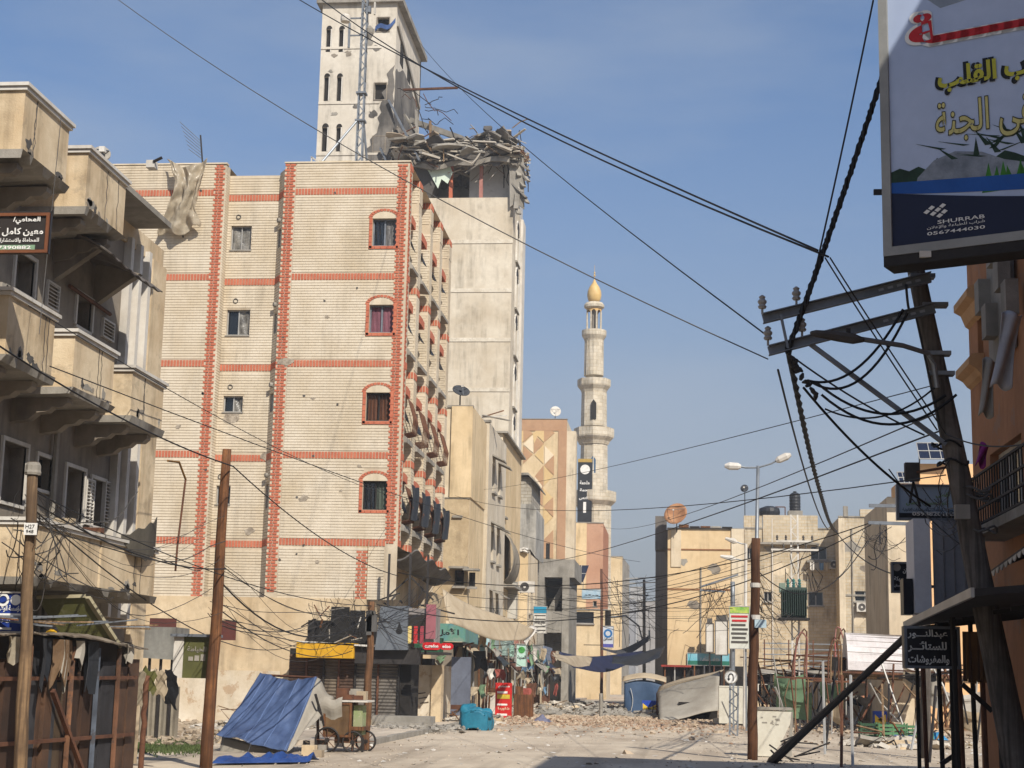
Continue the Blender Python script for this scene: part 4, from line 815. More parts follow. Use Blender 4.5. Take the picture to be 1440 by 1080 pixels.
# B2, B3: white and cream blocks stepping back
b2 = block('white_sided_building', 'narrow whitish building with small hooded street windows', -10.5, -8.5, 72, 79.5, 13.2, CRM2, [], [(73.5, 74.6, 10.2, 11.5), (76, 77, 10.3, 11.6), (73.6, 74.6, 7.0, 8.4), (76, 77, 7.0, 8.4), (73.6, 74.6, 4.0, 5.3), (76.2, 77.2, 4.0, 5.3)], WHITEB)
for y in (73.4, 75.9):
    for z in (11.6, 8.5, 5.4): MB().prism([(-8.5, y, z+.25), (-7.95, y, z), (-7.95, y, z+.06), (-8.5, y, z+.33)], (0, 1.3, 0)).build('window_hood', CONC, b2)
for k in range(3): MB().bar((-9.2+.2*k, 71.9, 13.3+.1*k), (-8.0+.1*k, 73+.5*k, 13.9-.15*k), .12, .05).build('roof_plank', [WOOD, WHITEP, CONC][k], b2)
b3 = block('shabby_cream_building', 'shabby cream building with a bulging covered balcony before the tall white block', -10.6, -8.75, 80, 90, 13.9, CRM2, [], [(81, 82, 9.8, 11.4), (84.5, 85.5, 6, 7.4), (82, 83, 3.6, 4.8)], CRM)
MB().box((-10.6, 79.8, 13.9), (-8.5, 90, 14.0)).build('roof_slab', CONC, b3)
rag(lambda u, v: (-8.75+.55*math.sin(math.pi*v)**.7, 81.2+3.4*u, 9.0-2.6*v+.1*math.sin(5*u)), 12, 8, .02).build('balcony_cover', mat('dirty_sheet', (150, 140, 124), (112, 104, 92), streak=.5), b3, True)
MB().box((-8.75, 81.1, 6.2), (-8.1, 84.8, 6.35)).build('balcony_slab', CONC, b3)
# tall white building with the tower: front Y=95
WB = thing('bombed_tower_block', 'tall white tower block with a wrecked top storey and stair tower', 'building', (-14, 100, 0))
st = []
for yy in (330, 400, 470, 545, 618, 700, 790): z = atX(722, yy, -10.06).z; st.append((97.0, 98.7, z-1.25, z+.75))
ww = MB().wall((-17.8, 95, 0), X_, Z_, 7.74, 31.0); ww.wall((-10.06, 95, 0), Vector((0, 1, 0)), Z_, 6.6, 31.0, [(a-95, b-95, c, d) for a, b, c, d in st], .4)
ww.quad((-10.06, 101.6, 0), (-17.8, 101.6, 0), (-17.8, 101.6, 31), (-10.06, 101.6, 31)); ww.quad((-17.8, 95, 31), (-10.06, 95, 31), (-10.06, 101.6, 31), (-17.8, 101.6, 31)); part('wall', ww, WHITEB, WB)
for z in (28.05, 24.95, 21.85, 18.75, 15.6): MB().box((-17.8, 94.96, z), (-10.04, 94.998, z+.24)).build('floor_band', mat('band_render', (214, 206, 190), (184, 172, 152), scale=1.6, spot=.5, spotc=(160, 150, 134)), WB)
for a, b, c, d in st:
    w_ = win(WB, (-10.06, 95, 0), Vector((0, 1, 0)), (a-95, b-95, c, d), .35, ALU, GLASS, 2)
    n = 10; seg = [(-10.05, (a+b)/2+.85*math.cos(math.pi*k/n), d+.75*math.sin(math.pi*k/n)) for k in range(n+1)]
    MB().prism(seg, (.03, 0, 0)).build('arch', IRON, w_); rim = MB()
    for k in range(n): rim.bar(Vector(seg[k]), Vector(seg[k+1]), .12, .12)
    rim.bar((-10.0, a-.05, c), (-10.0, a-.05, d), .12); rim.bar((-10.0, b+.05, c), (-10.0, b+.05, d), .12); rim.build('surround', WHITEP, w_)
MB().box((-10.06, 99.9, 0), (-9.9, 101.6, 31.0)).build('end_pier', WHITEP, WB)
# stair tower
tx0, tx1 = -22.65, -17.8; zt0, zt1 = 0, 44.0
def slot(rows, xs):
    out = []
    for (ya, yb) in rows:
        for (xa, xb) in xs: out.append(fr(95, xa, ya, xb, yb))
    return out
sl = slot([(41, 73)], [(459, 466), (477, 484)])+slot([(108, 142)], [(456, 463), (474, 481)])+slot([(179, 213)], [(453, 461), (473, 480)])
sq = [fr(95, 531, 25, 547, 44), fr(95, 527, 117, 543, 140), fr(95, 525, 192, 541, 213)]
tw = MB().wall((tx0, 95, zt0), X_, Z_, tx1-tx0, zt1, [(a-tx0, b-tx0, c, d) for a, b, c, d in sl+sq], .45)
ragged = [(.02, 0), (.02, 44), (9.8, 44), (9.8, 40.4), (9.2, 38.9), (9.9, 37.6), (8.1, 36.8), (7.4, 35.6), (4.8, 35.2), (4.4, 33.6), (3.4, 32.5), (3.2, 0)]
tw.prism([(tx1, 95+a, z) for a, z in ragged], (-.3, 0, 0)); tw.quad((tx0, 95, 0), (tx0, 104.8, 0), (tx0, 104.8, 44), (tx0, 95, 44)); tw.prism([(tx0, 104.5, 36.5), (tx1, 104.5, 36.8), (tx1, 104.5, 44), (tx0, 104.5, 44)], (0, .3, 0))
part('stair_tower', tw, TOWERM, WB)
MB().prism(jag([(tx1+.012, 95.0+a, z) for a, z in ((.05, 33.0), (.2, 39.5), (3.2, 40.6), (9.6, 40.2), (9.2, 38.8), (8.1, 36.8), (7.3, 35.6), (4.7, 35.2), (4.3, 33.6), (3.3, 32.5))], 5, .16), (-.02, 0, 0)).build('scorched_patch', DAMG, WB)
pts = [(-18.9, 33.0), (-19.4, 34.3), (-18.8, 35.3), (-18.7, 37.0), (-18.1, 39.5), (-17.81, 39.8), (-17.81, 33.0)]
MB().prism(jag([(x, 94.985, z) for x, z in pts], 7, .16), (0, -.015, 0)).build('scorched_patch', DAMG, WB)
for px_, py_, rr in ((517, 60, .45), (530, 68, .3), (490, 75, .3), (470, 78, .2), (525, 160, .35), (470, 160, .25), (500, 150, .2), (465, 100, .15)):
    q = atY(px_, py_, 94.98); MB().prism([(q.x+rr*math.cos(t_)*random.uniform(.4, 1.3), 94.985, q.z+rr*math.sin(t_)*random.uniform(.3, .9)) for t_ in [2*math.pi*j_/13 for j_ in range(13)]], (0, -.012, 0)).build('shell_scar', random.choice([DAMG, CONC, GREYW]), WB)
for yy in (96.6, 99.4): MB().box((tx1-.02, yy, 40.6), (tx1+.03, yy+1.1, 42.0 if yy < 98 else 41.6)).build('side_opening', DARK, WB)
MB().bar((tx1+.05, 95.1, 42.6), (tx1+.05, 104.4, 40.4), .14, .3).build('bent_slab', CONC, WB)
MB().box((tx0-.35, 94.7, 44), (tx1+.4, 105.0, 44.35)).build('roof_slab', CONC, WB)
for z in (41.0, 37.3, 33.9): MB().box((tx0, 94.95, z-.05), (tx1-.9, 94.995, z+.1)).build('floor_band', TOWERM, WB)
# slot windows: round heads and bars
for (a, b, c, d) in sl:
    n = 8; MB().prism([((a+b)/2+(b-a)/2*math.cos(math.pi*k/n), 94.985, d+(b-a)*.6*math.sin(math.pi*k/n)) for k in range(n+1)], (0, .01, 0)).build('slot_head', DARK, WB)
    MB().quad((a, 95.2, c), (b, 95.2, c), (b, 95.2, d), (a, 95.2, d)).build('slot_opening', DARK, WB); MB().bar(((b-.05), 95.02, c), ((b-.05), 95.02, d), .08).build('slot_frame', WHITEP, WB)
for (a, b, c, d) in sq:
    MB().quad((a, 95.3, c), (b, 95.3, c), (b, 95.3, d), (a, 95.3, d)).build('opening', DARK, WB); framed((a-.05, 94.99, c-.05), X_, Z_, b-a+.1, d-c+.1, .06, .03, WB, GREYW, 'opening_frame')
a, b, c, d = sq[0]; rag(lambda u, v: (a-.1+(b-a+.5)*u, 94.9-.1*math.sin(4*u), c+.15*math.sin(7*u)+.3*v+.5*u*u), 8, 4, .02).build('blue_rag', mat('blue_rag', (66, 92, 140), (44, 64, 104)), WB)
# wrecked top storey: standing walls, tilted roof slab, tangle of beams and steel
PALEC = mat('pale_broken_concrete', (196, 188, 174), (164, 154, 140), scale=1.2, bump=.5, bscale=14)
RT = thing('collapsed_roof', 'collapsed grey roof slabs and twisted beams heaped on the white block', 'rubble', (-13.4, 95.5, 31))
rw_ = MB().wall((-13.0, 96.2, 31), X_, Z_, 2.9, 2.6); rw_.box((-10.35, 95, 31), (-10.06, 101, 33.9)); rw_.box((-17.7, 99, 31), (-12.8, 99.2, 33.6)); part('wall_remnant', rw_, mat('grey_white_wall', (186, 186, 184), (160, 158, 156), scale=.6, spot=.2), RT)
for x, m_ in ((-14.15, REDB), (-12.25, mat('pink_pipe', (176, 128, 116), (150, 100, 90)))): MB().box((x, 95.2, 31), (x+.22, 95.45, 33.9)).build('column', m_, RT)
MB().prism([(-15.6, 94.9, 33.0), (-15.0, 94.9, 33.9), (-14.3, 94.9, 33.6), (-13.9, 94.9, 32.6), (-14.2, 94.9, 31.9), (-14.6, 94.9, 32.2), (-14.8, 94.9, 31.6), (-15.2, 94.9, 32.3)], (0, .08, 0)).build('hanging_panel', mat('mint_panel', (204, 216, 200), (186, 198, 182)), RT)
MB().prism([(-17.4, 95, 31.2), (-15.3, 95, 31.0), (-14.7, 95, 32.6), (-15.3, 95, 33.4), (-17.5, 95, 33.4)], (0, 1.6, 0)).build('blown_ceiling', CONCD, RT)
def slab(u, v, seed, A, B_, C_, D_): p = Vector(A).lerp(Vector(B_), u).lerp(Vector(D_).lerp(Vector(C_), u), v); p.z += .35*noise.noise(Vector((u*4+seed, v*4, seed))); return p
for i, (A, B_, C_, D_) in enumerate([((-17.6, 94.6, 32.9), (-10.3, 94.3, 33.2), (-9.9, 100, 34.5), (-17.4, 101, 34.6)), ((-13.8, 94.2, 33.3), (-9.8, 94.4, 33.9), (-9.5, 99, 35.0), (-13.4, 99, 34.9)), ((-17.2, 95, 33.7), (-13.6, 94.6, 34.2), (-13.5, 99, 35.4), (-17.3, 99, 35.6)), ((-15.6, 95.4, 34.2), (-11.2, 95, 34.3), (-11, 98, 35.6), (-14.6, 98, 35.5))]):
    MB().sheet(lambda u, v: slab(u, v, i*3.1, A, B_, C_, D_), 14, 10, .3).build('fallen_slab', [CONC, DAMG, CONC, DAMG][i], RT)
for i in range(110):
    x = random.uniform(-17.6, -9.7); y = random.uniform(94.2, 98.5); z = 33.3+random.uniform(0, 1.4)+.8*max(0, 1-abs(x+11.8)/2)
    L = random.uniform(.6, 2.6); a = random.uniform(-.35, .5); b_ = random.uniform(-.7, .7); p = Vector((x, y, z)); q = p+Vector((L*math.cos(a), L*b_*.4, L*math.sin(a)*.8-.2*L))
    if q.x > -9.3: q.x = -9.3-random.random()*.4
    if z > 34.8 and random.random() < .5: q = p+Vector((random.uniform(-.4, .4), 0, random.uniform(.4, 1.0)))
    MB().bar(p, q, random.uniform(.06, .26), random.uniform(.04, .14)).build('broken_beam', random.choice([PALEC, CONC, PALEC, WOODP, PALEC, RUST, PALEC, CONC]), RT)
stuff(shards(700, lambda: (lambda x: (x, random.uniform(94.1, 99), 33.2+random.uniform(0, .9)+.5*max(0, 1-abs(x+11.6)/2.2)+(.7 if x < -16 else 0)*random.random()))(random.uniform(-17.6, -9.6)), .06, .45, .22).build('loose_rubble', mat('grey_rubble', (190, 180, 164), (140, 130, 118), scale=.8, bump=.5, bscale=12), RT))
for i in range(120):
    x = random.uniform(-17.6, -10.2); y = random.uniform(93.9, 97.5); z = 33.5+random.uniform(-.2, 1.3)+.6*max(0, 1-abs(x+11.8)/2); W = random.uniform(.2, 1.05); H = random.uniform(.5, 1.8); rx, rz = random.uniform(-1.0, .6), random.uniform(-.6, .6)
    M_ = Matrix.Translation((x, y, z)) @ Matrix.Rotation(rz, 4, 'Y') @ Matrix.Rotation(rx, 4, 'X'); n9 = 9; b9 = MB().prism([M_ @ Vector((W*math.cos(2*math.pi*j9/n9)*random.uniform(.55, 1.1), H/2*math.sin(2*math.pi*j9/n9)*random.uniform(.55, 1.1), -.06)) for j9 in range(n9)], M_.to_3x3() @ Vector((0, 0, .13))); b9.build('slab_piece', random.choice([PALEC, CONC, CONC, RUBBLE, DAMG, CONCD]), RT)
for i, (A, B_) in enumerate([((-17.0, 97, 36.8), (-13.4, 95.5, 35.0)), ((-17.6, 97, 38.9), (-13.9, 96, 38.6)), ((-17.6, 98, 37.6), (-15.9, 97, 34.5)), ((-16.5, 96, 37.2), (-16.4, 96, 34.2)), ((-15.6, 96, 36.4), (-15.5, 96, 34.2)), ((-18.1, 94.8, 37.4), (-15.9, 94.4, 33.2)), ((-18.5, 94.7, 34.2), (-17.2, 94.4, 31.6))]):
    MB().bar(A, B_, .45 if i == 0 else .16, .35 if i == 0 else .12).build('hanging_beam', [CONC, RUST, CONC, CONC, WOODP, STEELD, STEELD][i], RT)
for i in range(16):
    p = Vector((random.uniform(-17.8, -15.6), random.uniform(95, 98), random.uniform(33.6, 38.4))); pts = [p]
    for k in range(5): pts.append(pts[-1]+Vector((random.uniform(.0, .6), random.uniform(-.2, .2), random.uniform(-.7, .3))))
    MB().tube(pts, .026, 4).build('twisted_bar', IRON if i % 2 else RUST, RT)
stuff(MB().sheet(lambda u, v: (-17.7+8.0*u, 94.5+4.5*v, 33.0+1.7*math.sin(math.pi*min(1, v*1.2))*(.5+.5*abs(math.sin(2.2*u+.8)))+.5*noise.noise(Vector((u*14, v*9, 3)))+.25*noise.noise(Vector((u*31, v*19, 5)))+1.6*max(0, 1-u*5)), 60, 24, .1).build('debris_mound', mat('debris_mass', (120, 112, 102), (72, 66, 60), scale=3, bump=1.0, bscale=9), RT))
for i in range(70):
    p = Vector((random.uniform(-17.6, -9.8), random.uniform(93.9, 96.5), random.uniform(32.9, 35.2))); d9 = Vector((random.uniform(-1, 1), random.uniform(-.5, .2), random.uniform(-.9, .6))).normalized(); L9 = random.uniform(.4, 1.6)
    MB().tube([p, p+d9*L9*.5+Vector((0, 0, random.uniform(-.15, .1))), p+d9*L9+Vector((0, 0, -.12))], random.uniform(.018, .05), 4).build('bent_rod', random.choice([IRON, RUST, PALEC, CONC, WOODP]), RT)
for i in range(30):
    p = Vector((random.uniform(-11.0, -9.5), random.uniform(94.5, 97), random.uniform(33, 35.2))); pts = [p]
    for k in range(4): pts.append(pts[-1]+Vector((random.uniform(-.1, .25), random.uniform(-.2, .2), random.uniform(-.8, .35))))
    MB().tube(pts, .03, 4).build('twisted_bar', IRON, RT)
for i in range(9): MB().bar((-10.2+random.uniform(0, .5), 94.6+random.random(), 33.6-i*.35), (-9.6+random.uniform(-.3, .5), 94.6, 32.6-i*.35), .3, .1).build('broken_beam', CONC, RT)
rag(lambda u, v: (-10.35+.9*u+.1*v, 94.8, 33.6-3.3*v+.2*math.sin(4*u)), 4, 8, .12).build('hanging_panel', CONC, RT)

# lattice telecom mast on the brick roof
mk = thing('telecom_mast', 'grey lattice telecom mast with antennas braced on the brick building roof', 'mast', (0, 57, ZT)); mk.location.x = atY(505, 225, 57).x
x0 = mk.location.x; zt_ = 28.2; w_ = .115
for sx in (-1, 1):
    for sy in (-1, 1): MB().bar((x0+sx*w_, 57+sy*w_, ZT-.3), (x0+sx*w_*.75, 57+sy*w_*.75, zt_), .05).build('leg', STEEL, mk)
lc = MB(); k = 0; z = ZT
while z < zt_:
    s = 1 if k % 2 else -1; lc.bar((x0-s*w_, 57-w_, z), (x0+s*w_, 57-w_, z+.3), .04); lc.bar((x0+w_, 57-s*w_, z), (x0+w_, 57+s*w_, z+.3), .04); z += .3; k += 1
lc.build('lattice', STEEL, mk); MB().box((x0-.19, 56.81, 23.4), (x0+.19, 57.19, 23.47)).build('collar', STEELD, mk); MB().box((x0-.19, 56.81, 22.3), (x0+.19, 57.19, 22.37)).build('collar', STEELD, mk)
MB().tube([(x0-.1, 56.9, 22.35), (atY(440, 222, 55.5).x, 55.5, ZT+.1)], .045, 6).build('brace', STEEL, mk); MB().tube([(x0+.1, 57.1, 22.3), (x0+.35, 57.6, ZT-.2)], .045, 6).build('brace', STEELD, mk)
for px, py, kind in ((486, 26, 0), (491, 50, 1), (518, 14, 2), (520, 45, 3)):
    q = atY(px, py, 57)
    if kind == 0: MB().lathe(q, [(.18, -.14), (.2, -.05), (.2, .08), (.15, .14)], 12).build('microwave_drum', WHITEP, mk)
    elif kind == 1: MB().tube([q-Z_*.5, q+Z_*.5], .045, 6).build('whip_antenna', STEEL, mk)
    elif kind == 2:
        MB().box(q-Vector((.12, .1, .12)), q+Vector((.1, .1, .12))).build('radio_unit', STEELD, mk); MB().box(q+Vector((.22, -.05, -.2)), q+Vector((.28, .05, .3))).build('panel_antenna', WHITEP, mk)
    else: MB().lathe(q, [(.05, -.3), (.16, -.05), (.17, .1), (.04, .25)], 10).build('microwave_drum', CONC, mk)
    MB().bar((x0, 57, q.z), q, .05).build('arm', STEELD, mk)
yb = atY(438, 228, 54.6); bx = thing('roof_rail', 'yellow and white railing sections lying on the brick roof edge', 'railing', (yb.x, 54.6, ZT))
MB().box((yb.x+.3, 54.5, ZT+.06), (yb.x+1.5, 54.6, ZT+.24)).build('yellow_bar', flat('yellow_paint', (206, 170, 44)), bx); r_ = MB(); r_.bar((yb.x, 54.6, ZT+.05), (yb.x, 54.6, ZT+.45), .05); r_.bar((yb.x, 54.6, ZT+.43), (yb.x+.3, 54.6, ZT+.2), .05); r_.bar((yb.x+.3, 54.6, ZT+.05), (yb.x+.3, 54.6, ZT+.3), .05); r_.build('white_post', WHITEP, bx)
# plastic sheet hanging from the roof corner, bent aerials
ps = atY(262, 232, 53.6); rag(lambda u, v: (ps.x-.75*(1-v*.2)*.9+1.25*u*(1-.25*v)+.12*math.sin(5*v), 53.75-.12*math.sin(9*u+2*v)-.1*math.sin(math.pi*v), ZT+.1-2.5*v-.25*math.sin(math.pi*u)*(1-v)+.3*u*v*math.sin(3*v)), 16, 22, .012)
one('plastic_sheet', rag(lambda u, v: (ps.x+1.5*(u-.5)*(1-.38*math.sin(math.pi*min(1, v*1.05)))+.14*math.sin(5*v)+.1*noise.noise(Vector((u*5, v*6, 3))), 53.66-.12*math.sin(13*u+3*v)-.15*math.sin(math.pi*v)+.13*noise.noise(Vector((u*6, v*5, 0)))+.04*noise.noise(Vector((u*19, v*15, 4))), ZT+.12-2.6*v-.3*math.sin(math.pi*u)*(1-v)-.3*(1-u)*v+.12*math.sin(9*u)*v), 44, 60, .006), PLASTIC, 'crumpled translucent plastic sheet hanging from the brick roof corner', 'plastic sheet', None, True)
an = thing('bent_aerial', 'bent rooftop television aerial above the hanging plastic sheet', 'aerial', (ps.x, 54.3, ZT))
a_ = MB(); base_ = atY(285, 232, 54.3); tip = atY(282, 190, 54.3); a_.tube([base_, tip], .03, 5); a_.build('mast', IRON, an)
a_ = MB()
for k in range(7): q = base_.lerp(tip, .2+.1*k); a_.tube([q, q+Vector((-.5-.05*k, -.1, .35+.06*k))], .012, 4)
a_.build('rods', STEEL, an)
ws = thing('rooftop_fittings', 'white rooftop box and bent aerial rods at the left building roof end', 'roof fitting', atY(215, 235, 27.5))
q = atY(205, 235, 27.5); MB().box(q, q+Vector((.16, .2, .14))).build('box', WHITEP, ws); MB().tube([q+Vector((.14, 0, .1)), q+Vector((.3, 0, .18))], .03, 5).build('spout', IRON, ws)
dish(atX(143, 217, -10.4), (.4, -.8, .4), .16, 'little pale dish peeking over the left building parapet', CONC, .3)

# grey block, concrete frame, patterned block, orange block
GBM = blockmat('grey_block', (186, 178, 162), (154, 146, 134), (120, 112, 100), .5, .22, .5)
b4 = block('grey_block_building', 'grey patched block building with a corrugated roof edge', -11.5, -9.5, 105, 112, 14.7, GBM, [], [(107, 108.2, 10.5, 12.3)], GBM)
MB().prism([(-11.4, 104.6, 14.85), (-9.7, 104.6, 14.9), (-9.1, 104.6, 14.3), (-9.1, 104.6, 14.4), (-9.7, 104.6, 15.05), (-11.4, 104.6, 15.0)], (0, 7, 0)).build('roof_sheet', CONC, b4)
MB().prism([(-11.5, 104.9, 9.6), (-9.5, 104.9, 10.0), (-9.15, 104.9, 9.5), (-9.15, 104.9, 12.6), (-9.4, 104.9, 13.0), (-11.5, 104.9, 13.0)], (0, 6.5, 0)).build('bay', mat('grey_bay', (176, 172, 164), (144, 140, 132), streak=.6, scale=.8), b4)
b45 = block('cream_shop_house', 'low cream house with broken wall top below the grey block', -12, -8.9, 97, 104, 9.2, CRM, [fr(97, 704, 800, 712, 815)], [(98, 99, 5.6, 7.2), (101, 102, 5.6, 7.2)], CRM2)
stuff(shards(60, lambda: (random.uniform(-11.5, -9), 97+random.uniform(-.2, .3), 9.2+random.uniform(0, .2)), .1, .3).build('broken_top', WHITEP, b45))
b5c = thing('concrete_frame_building', 'bare grey concrete building with open stair bay', 'building', (-8.2, 118, 0))
r = fr(115, 756, 786, 796, 812); cf = MB(); cf.box((r[0], 115, r[2]), (r[1]+.6, 124, r[3])); r2 = fr(115, 756, 812, 800, 870)
cf.box((r2[0]+.03, 117.5, 0), (r2[1]-.03, 123.9, r[2]-.02)); cf.box((r2[0], 115, 0), (r2[0]+.5, 124, r[2])); cf.box((r2[1]-.5, 115, 0), (r2[1], 124, r[2])); cf.box((r2[0]+.02, 115.04, r2[2]-1.0), (r2[1]-.02, 118, r2[2]+.5)); cf.build('frame', CONC, b5c)
MB().box((r2[0]+.55, 117.2, r2[2]+.6), (r2[1]-.6, 117.45, r[2]-.1)).build('opening', DARK, b5c); MB().prism([(r2[0]+.6, 116, r2[2]+.5), (r2[1]-.5, 116, r[2]-.2), (r2[1]-.5, 116, r[2]-.7), (r2[0]+1.2, 116, r2[2]+.5)], (0, 1, 0)).build('stair', CONC, b5c)
# patterned block
pbx0, pbx1, pY, pz = -14.4, -9.62, 140, 24.3
pb = block('patterned_building', 'cream building with a tan and brown triangle mosaic gable', pbx0, pbx1, pY, 152, pz, CRM, [], [(141.5, 143, z, z+1.6) for z in (20.6, 17.2, 13.8, 10.4, 7)]+[(146, 147.5, z, z+1.6) for z in (20.6, 17.2, 13.8, 10.4)], CRM2)
BRN = mat('brown_render', (178, 142, 110), (164, 126, 96), scale=.4, streak=.1); TAN = mat('tan_tile', (206, 178, 130), (196, 166, 118), scale=.6, bump=0); BRT = mat('brown_tile', (178, 142, 108), (168, 130, 98), scale=.6, bump=0); PAL = mat('pale_tile', (222, 204, 176), (212, 192, 162), scale=.6, bump=0)
MB().box((pbx0, pY-.06, pz-1.0), (pbx1+.003, pY-.002, pz+.05)).build('top_band', BRN, pb); MB().box((pbx1-.75, pY-.06, 4), (pbx1+.002, pY-.002, pz-1.0)).build('side_band', BRN, pb); MB().box((pbx1+.002, pY, 0), (pbx1+.8, pY+2, pz-1)).build('rib', CRM2, pb)
def T(x, y): p_ = atY(x, y, pY-.005); return p_
tri = [((733, 597), (733, 623), (749, 610), TAN), ((736, 597), (749, 610), (736, 622), BRT), ((749, 610), (765, 595), (751, 624), TAN), ((751, 612), (765, 624), (751, 638), BRT), ((765, 595), (765, 622), (780, 609), BRT), ((765, 595), (752, 609), (765, 622), TAN), ((736, 627), (736, 652), (749, 639), BRT), ((736, 625), (750, 611), (750, 637), PAL), ((764, 625), (764, 652), (752, 640), TAN), ((766, 627), (779, 640), (766, 653), PAL),
       ((779, 640), (779, 668), (765, 655), BRT), ((764, 655), (764, 685), (752, 670), BRT), ((765, 655), (778, 669), (765, 683), TAN), ((752, 670), (763, 684), (752, 697), PAL), ((763, 685), (763, 712), (752, 700), BRT), ((764, 686), (777, 700), (764, 712), TAN), ((778, 699), (778, 727), (764, 713), BRT), ((764, 713), (777, 728), (764, 740), TAN), ((763, 761), (778, 745), (778, 785), BRT), ((763, 761), (778, 785), (763, 785), BRT)]
for a, b, c, m_ in tri: MB().prism([T(*a), T(*b), T(*c)], (0, -.04-.01*random.random(), 0)).build('tile', m_, pb)
dk = fr(pY, 768, 764, 773, 790); MB().box((dk[0], pY-.06, dk[2]), (dk[1], pY-.04, dk[3])).build('slot_window', DARK, pb)
for z in (19, 15.5, 12, 8.5): MB().box((pbx1+.02, 144, z), (pbx1+.45, 145, z+.7)).build('air_conditioner', STEELD, pb)
r = fr(140, 775, 572, 786, 584); dish(atY(781, 579, 143), (.2, -.9, .3), .5, 'white round dish on the patterned building roof', WHITEP, .7)
# orange block beneath the minaret
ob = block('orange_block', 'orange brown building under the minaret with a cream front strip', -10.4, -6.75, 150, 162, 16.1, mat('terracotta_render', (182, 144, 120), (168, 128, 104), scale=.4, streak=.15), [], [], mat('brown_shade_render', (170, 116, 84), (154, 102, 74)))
MB().box((-10.4, 149.95, 0), (-8.3, 149.995, 16.1)).build('cream_strip', CRM, ob)
block('cream_end_building', 'small cream building beyond the minaret at the street bend', -8.55, -6.25, 190, 205, 16.0, CRM, [], [], CONC, .4)  # grey side wall: the shade on that cream face is put into its colour
block('cream_corner_house', 'cream house with a barred balcony opening below the minaret', -9.7, -5.9, 140, 148, 7.6, CRM, [fr(140, 808, 860, 835, 877), fr(140, 834, 845, 839, 853)], [], CRM2)
# minaret
mn = thing('minaret', 'tall cream stone minaret with two balconies and a golden onion dome', 'minaret', (-8.45, 165, 0))
MST = blockmat('minaret_stone', (210, 200, 182), (186, 174, 152), (176, 164, 144), .7, .38, .45)
cx, cy = -8.5, 165
c = lambda z: (cx-.012*(z-20)-.0, cy, z)
def drum(z0, z1, r0, r1, n=8, nm='shaft', m_=MST):
    return MB().lathe((cx-.01*((z0+z1)/2-26), cy, 0), [(r0, z0), (r1, z1)], n).build(nm, m_, mn)
drum(0, 19.4, 1.75, 1.7); drum(20.6, 26.0, 1.45, 1.38); drum(27.6, 31.2, 1.36, 1.32); drum(33.0, 37.3, 1.02, .98, 20)
def balc(z, r, h, n, nm='gallery'):
    g = MB().lathe((cx-.01*(z-26), cy, z), [(r*.72, -.9), (r*.8, -.55), (r*.98, -.15), (r, 0), (r, h), (r*.94, h), (r*.94, .1), (r*.7, .1)], n); g.build(nm, MST, mn)
balc(19.9, 2.3, .9, 8); balc(26.6, 2.1, .8, 8); balc(32.0, 1.75, .6, 8); balc(37.4, 1.3, .45, 20)
for k in range(16): t = 2*math.pi*k/16; MB().bar((cx-.1+1.0*math.cos(t), cy+1.0*math.sin(t), 33), (cx-.1+.97*math.cos(t), cy+.97*math.sin(t), 37.2), .06).build('flute', MST, mn)
px_ = cx-.14
for k in range(8):
    t = 2*math.pi*(k+.5)/8; MB().tube([(px_+.78*math.cos(t), cy+.78*math.sin(t), 37.6), (px_+.78*math.cos(t), cy+.78*math.sin(t), 39.9)], .08, 6).build('column', MST, mn)
    t2 = 2*math.pi*(k+1)/8; ar_ = [];
    for j in range(7): tt_ = (t+2*math.pi/8*(j/6)); ar_.append((px_+.8*math.cos(tt_), cy+.8*math.sin(tt_), 39.5+.55*math.sin(math.pi*j/6)**.6))
    ar_ += [(px_+.8*math.cos(t+2*math.pi/8), cy+.8*math.sin(t+2*math.pi/8), 40.3), (px_+.8*math.cos(t), cy+.8*math.sin(t), 40.3)]
    MB().prism(ar_, (0, .02, 0)).build('arch', mat('ochre_stone', (196, 160, 104), (176, 140, 88)), mn)
MB().lathe((px_, cy, 37.5), [(.4, 0), (.4, 2.8)], 10).build('core', GREYW, mn); MB().lathe((px_, cy, 40.2), [(.86, 0), (1.05, .15), (1.08, .4), (.9, .65), (.7, .72)], 20).build('cornice', MST, mn)
MB().lathe((px_, cy, 40.9), [(.5, 0), (.68, .35), (.76, .8), (.7, 1.3), (.5, 1.75), (.25, 2.1), (.1, 2.45), (.03, 2.6)], 20).build('dome', mat('golden_dome', (206, 176, 118), (184, 150, 92), rough=.5), mn, True)
MB().lathe((px_, cy, 43.4), [(.04, 0), (.03, .3), (.14, .45), (.03, .6), (.1, .75), (.02, .9), (.02, 1.6)], 10).build('finial', mat('golden_dome', (0, 0, 0)), mn)
for z0, z1 in ((28.2, 30.3), (22.6, 24.4)):
    for t in (-math.pi/2, ):
        y_ = cy-1.36; MB().prism([(cx-.28, y_, z0), (cx+.28, y_, z0), (cx+.28, y_, z1-.4), (cx, y_, z1), (cx-.28, y_, z1-.4)], (0, -.03, 0)).build('window', DARK if z0 > 25 else GLASSB, mn)
bn = thing('black_banner', 'long black banner with a white round emblem hung on the minaret', 'banner', (-8.9, 163, 16))
B0 = atY(813, 650, 163); B1 = atY(832, 735, 163)
MB().box((B0.x, 162.95, B1.z), (B1.x, 163, B0.z)).build('cloth', BLKT, bn); gd = flat('gold_band', (170, 140, 70))
MB().box((B0.x, 162.93, B0.z), (B1.x, 163, B0.z+.35)).build('band', gd, bn); MB().box((B0.x, 162.93, B1.z-.4), (B1.x, 163, B1.z)).build('band', gd, bn)
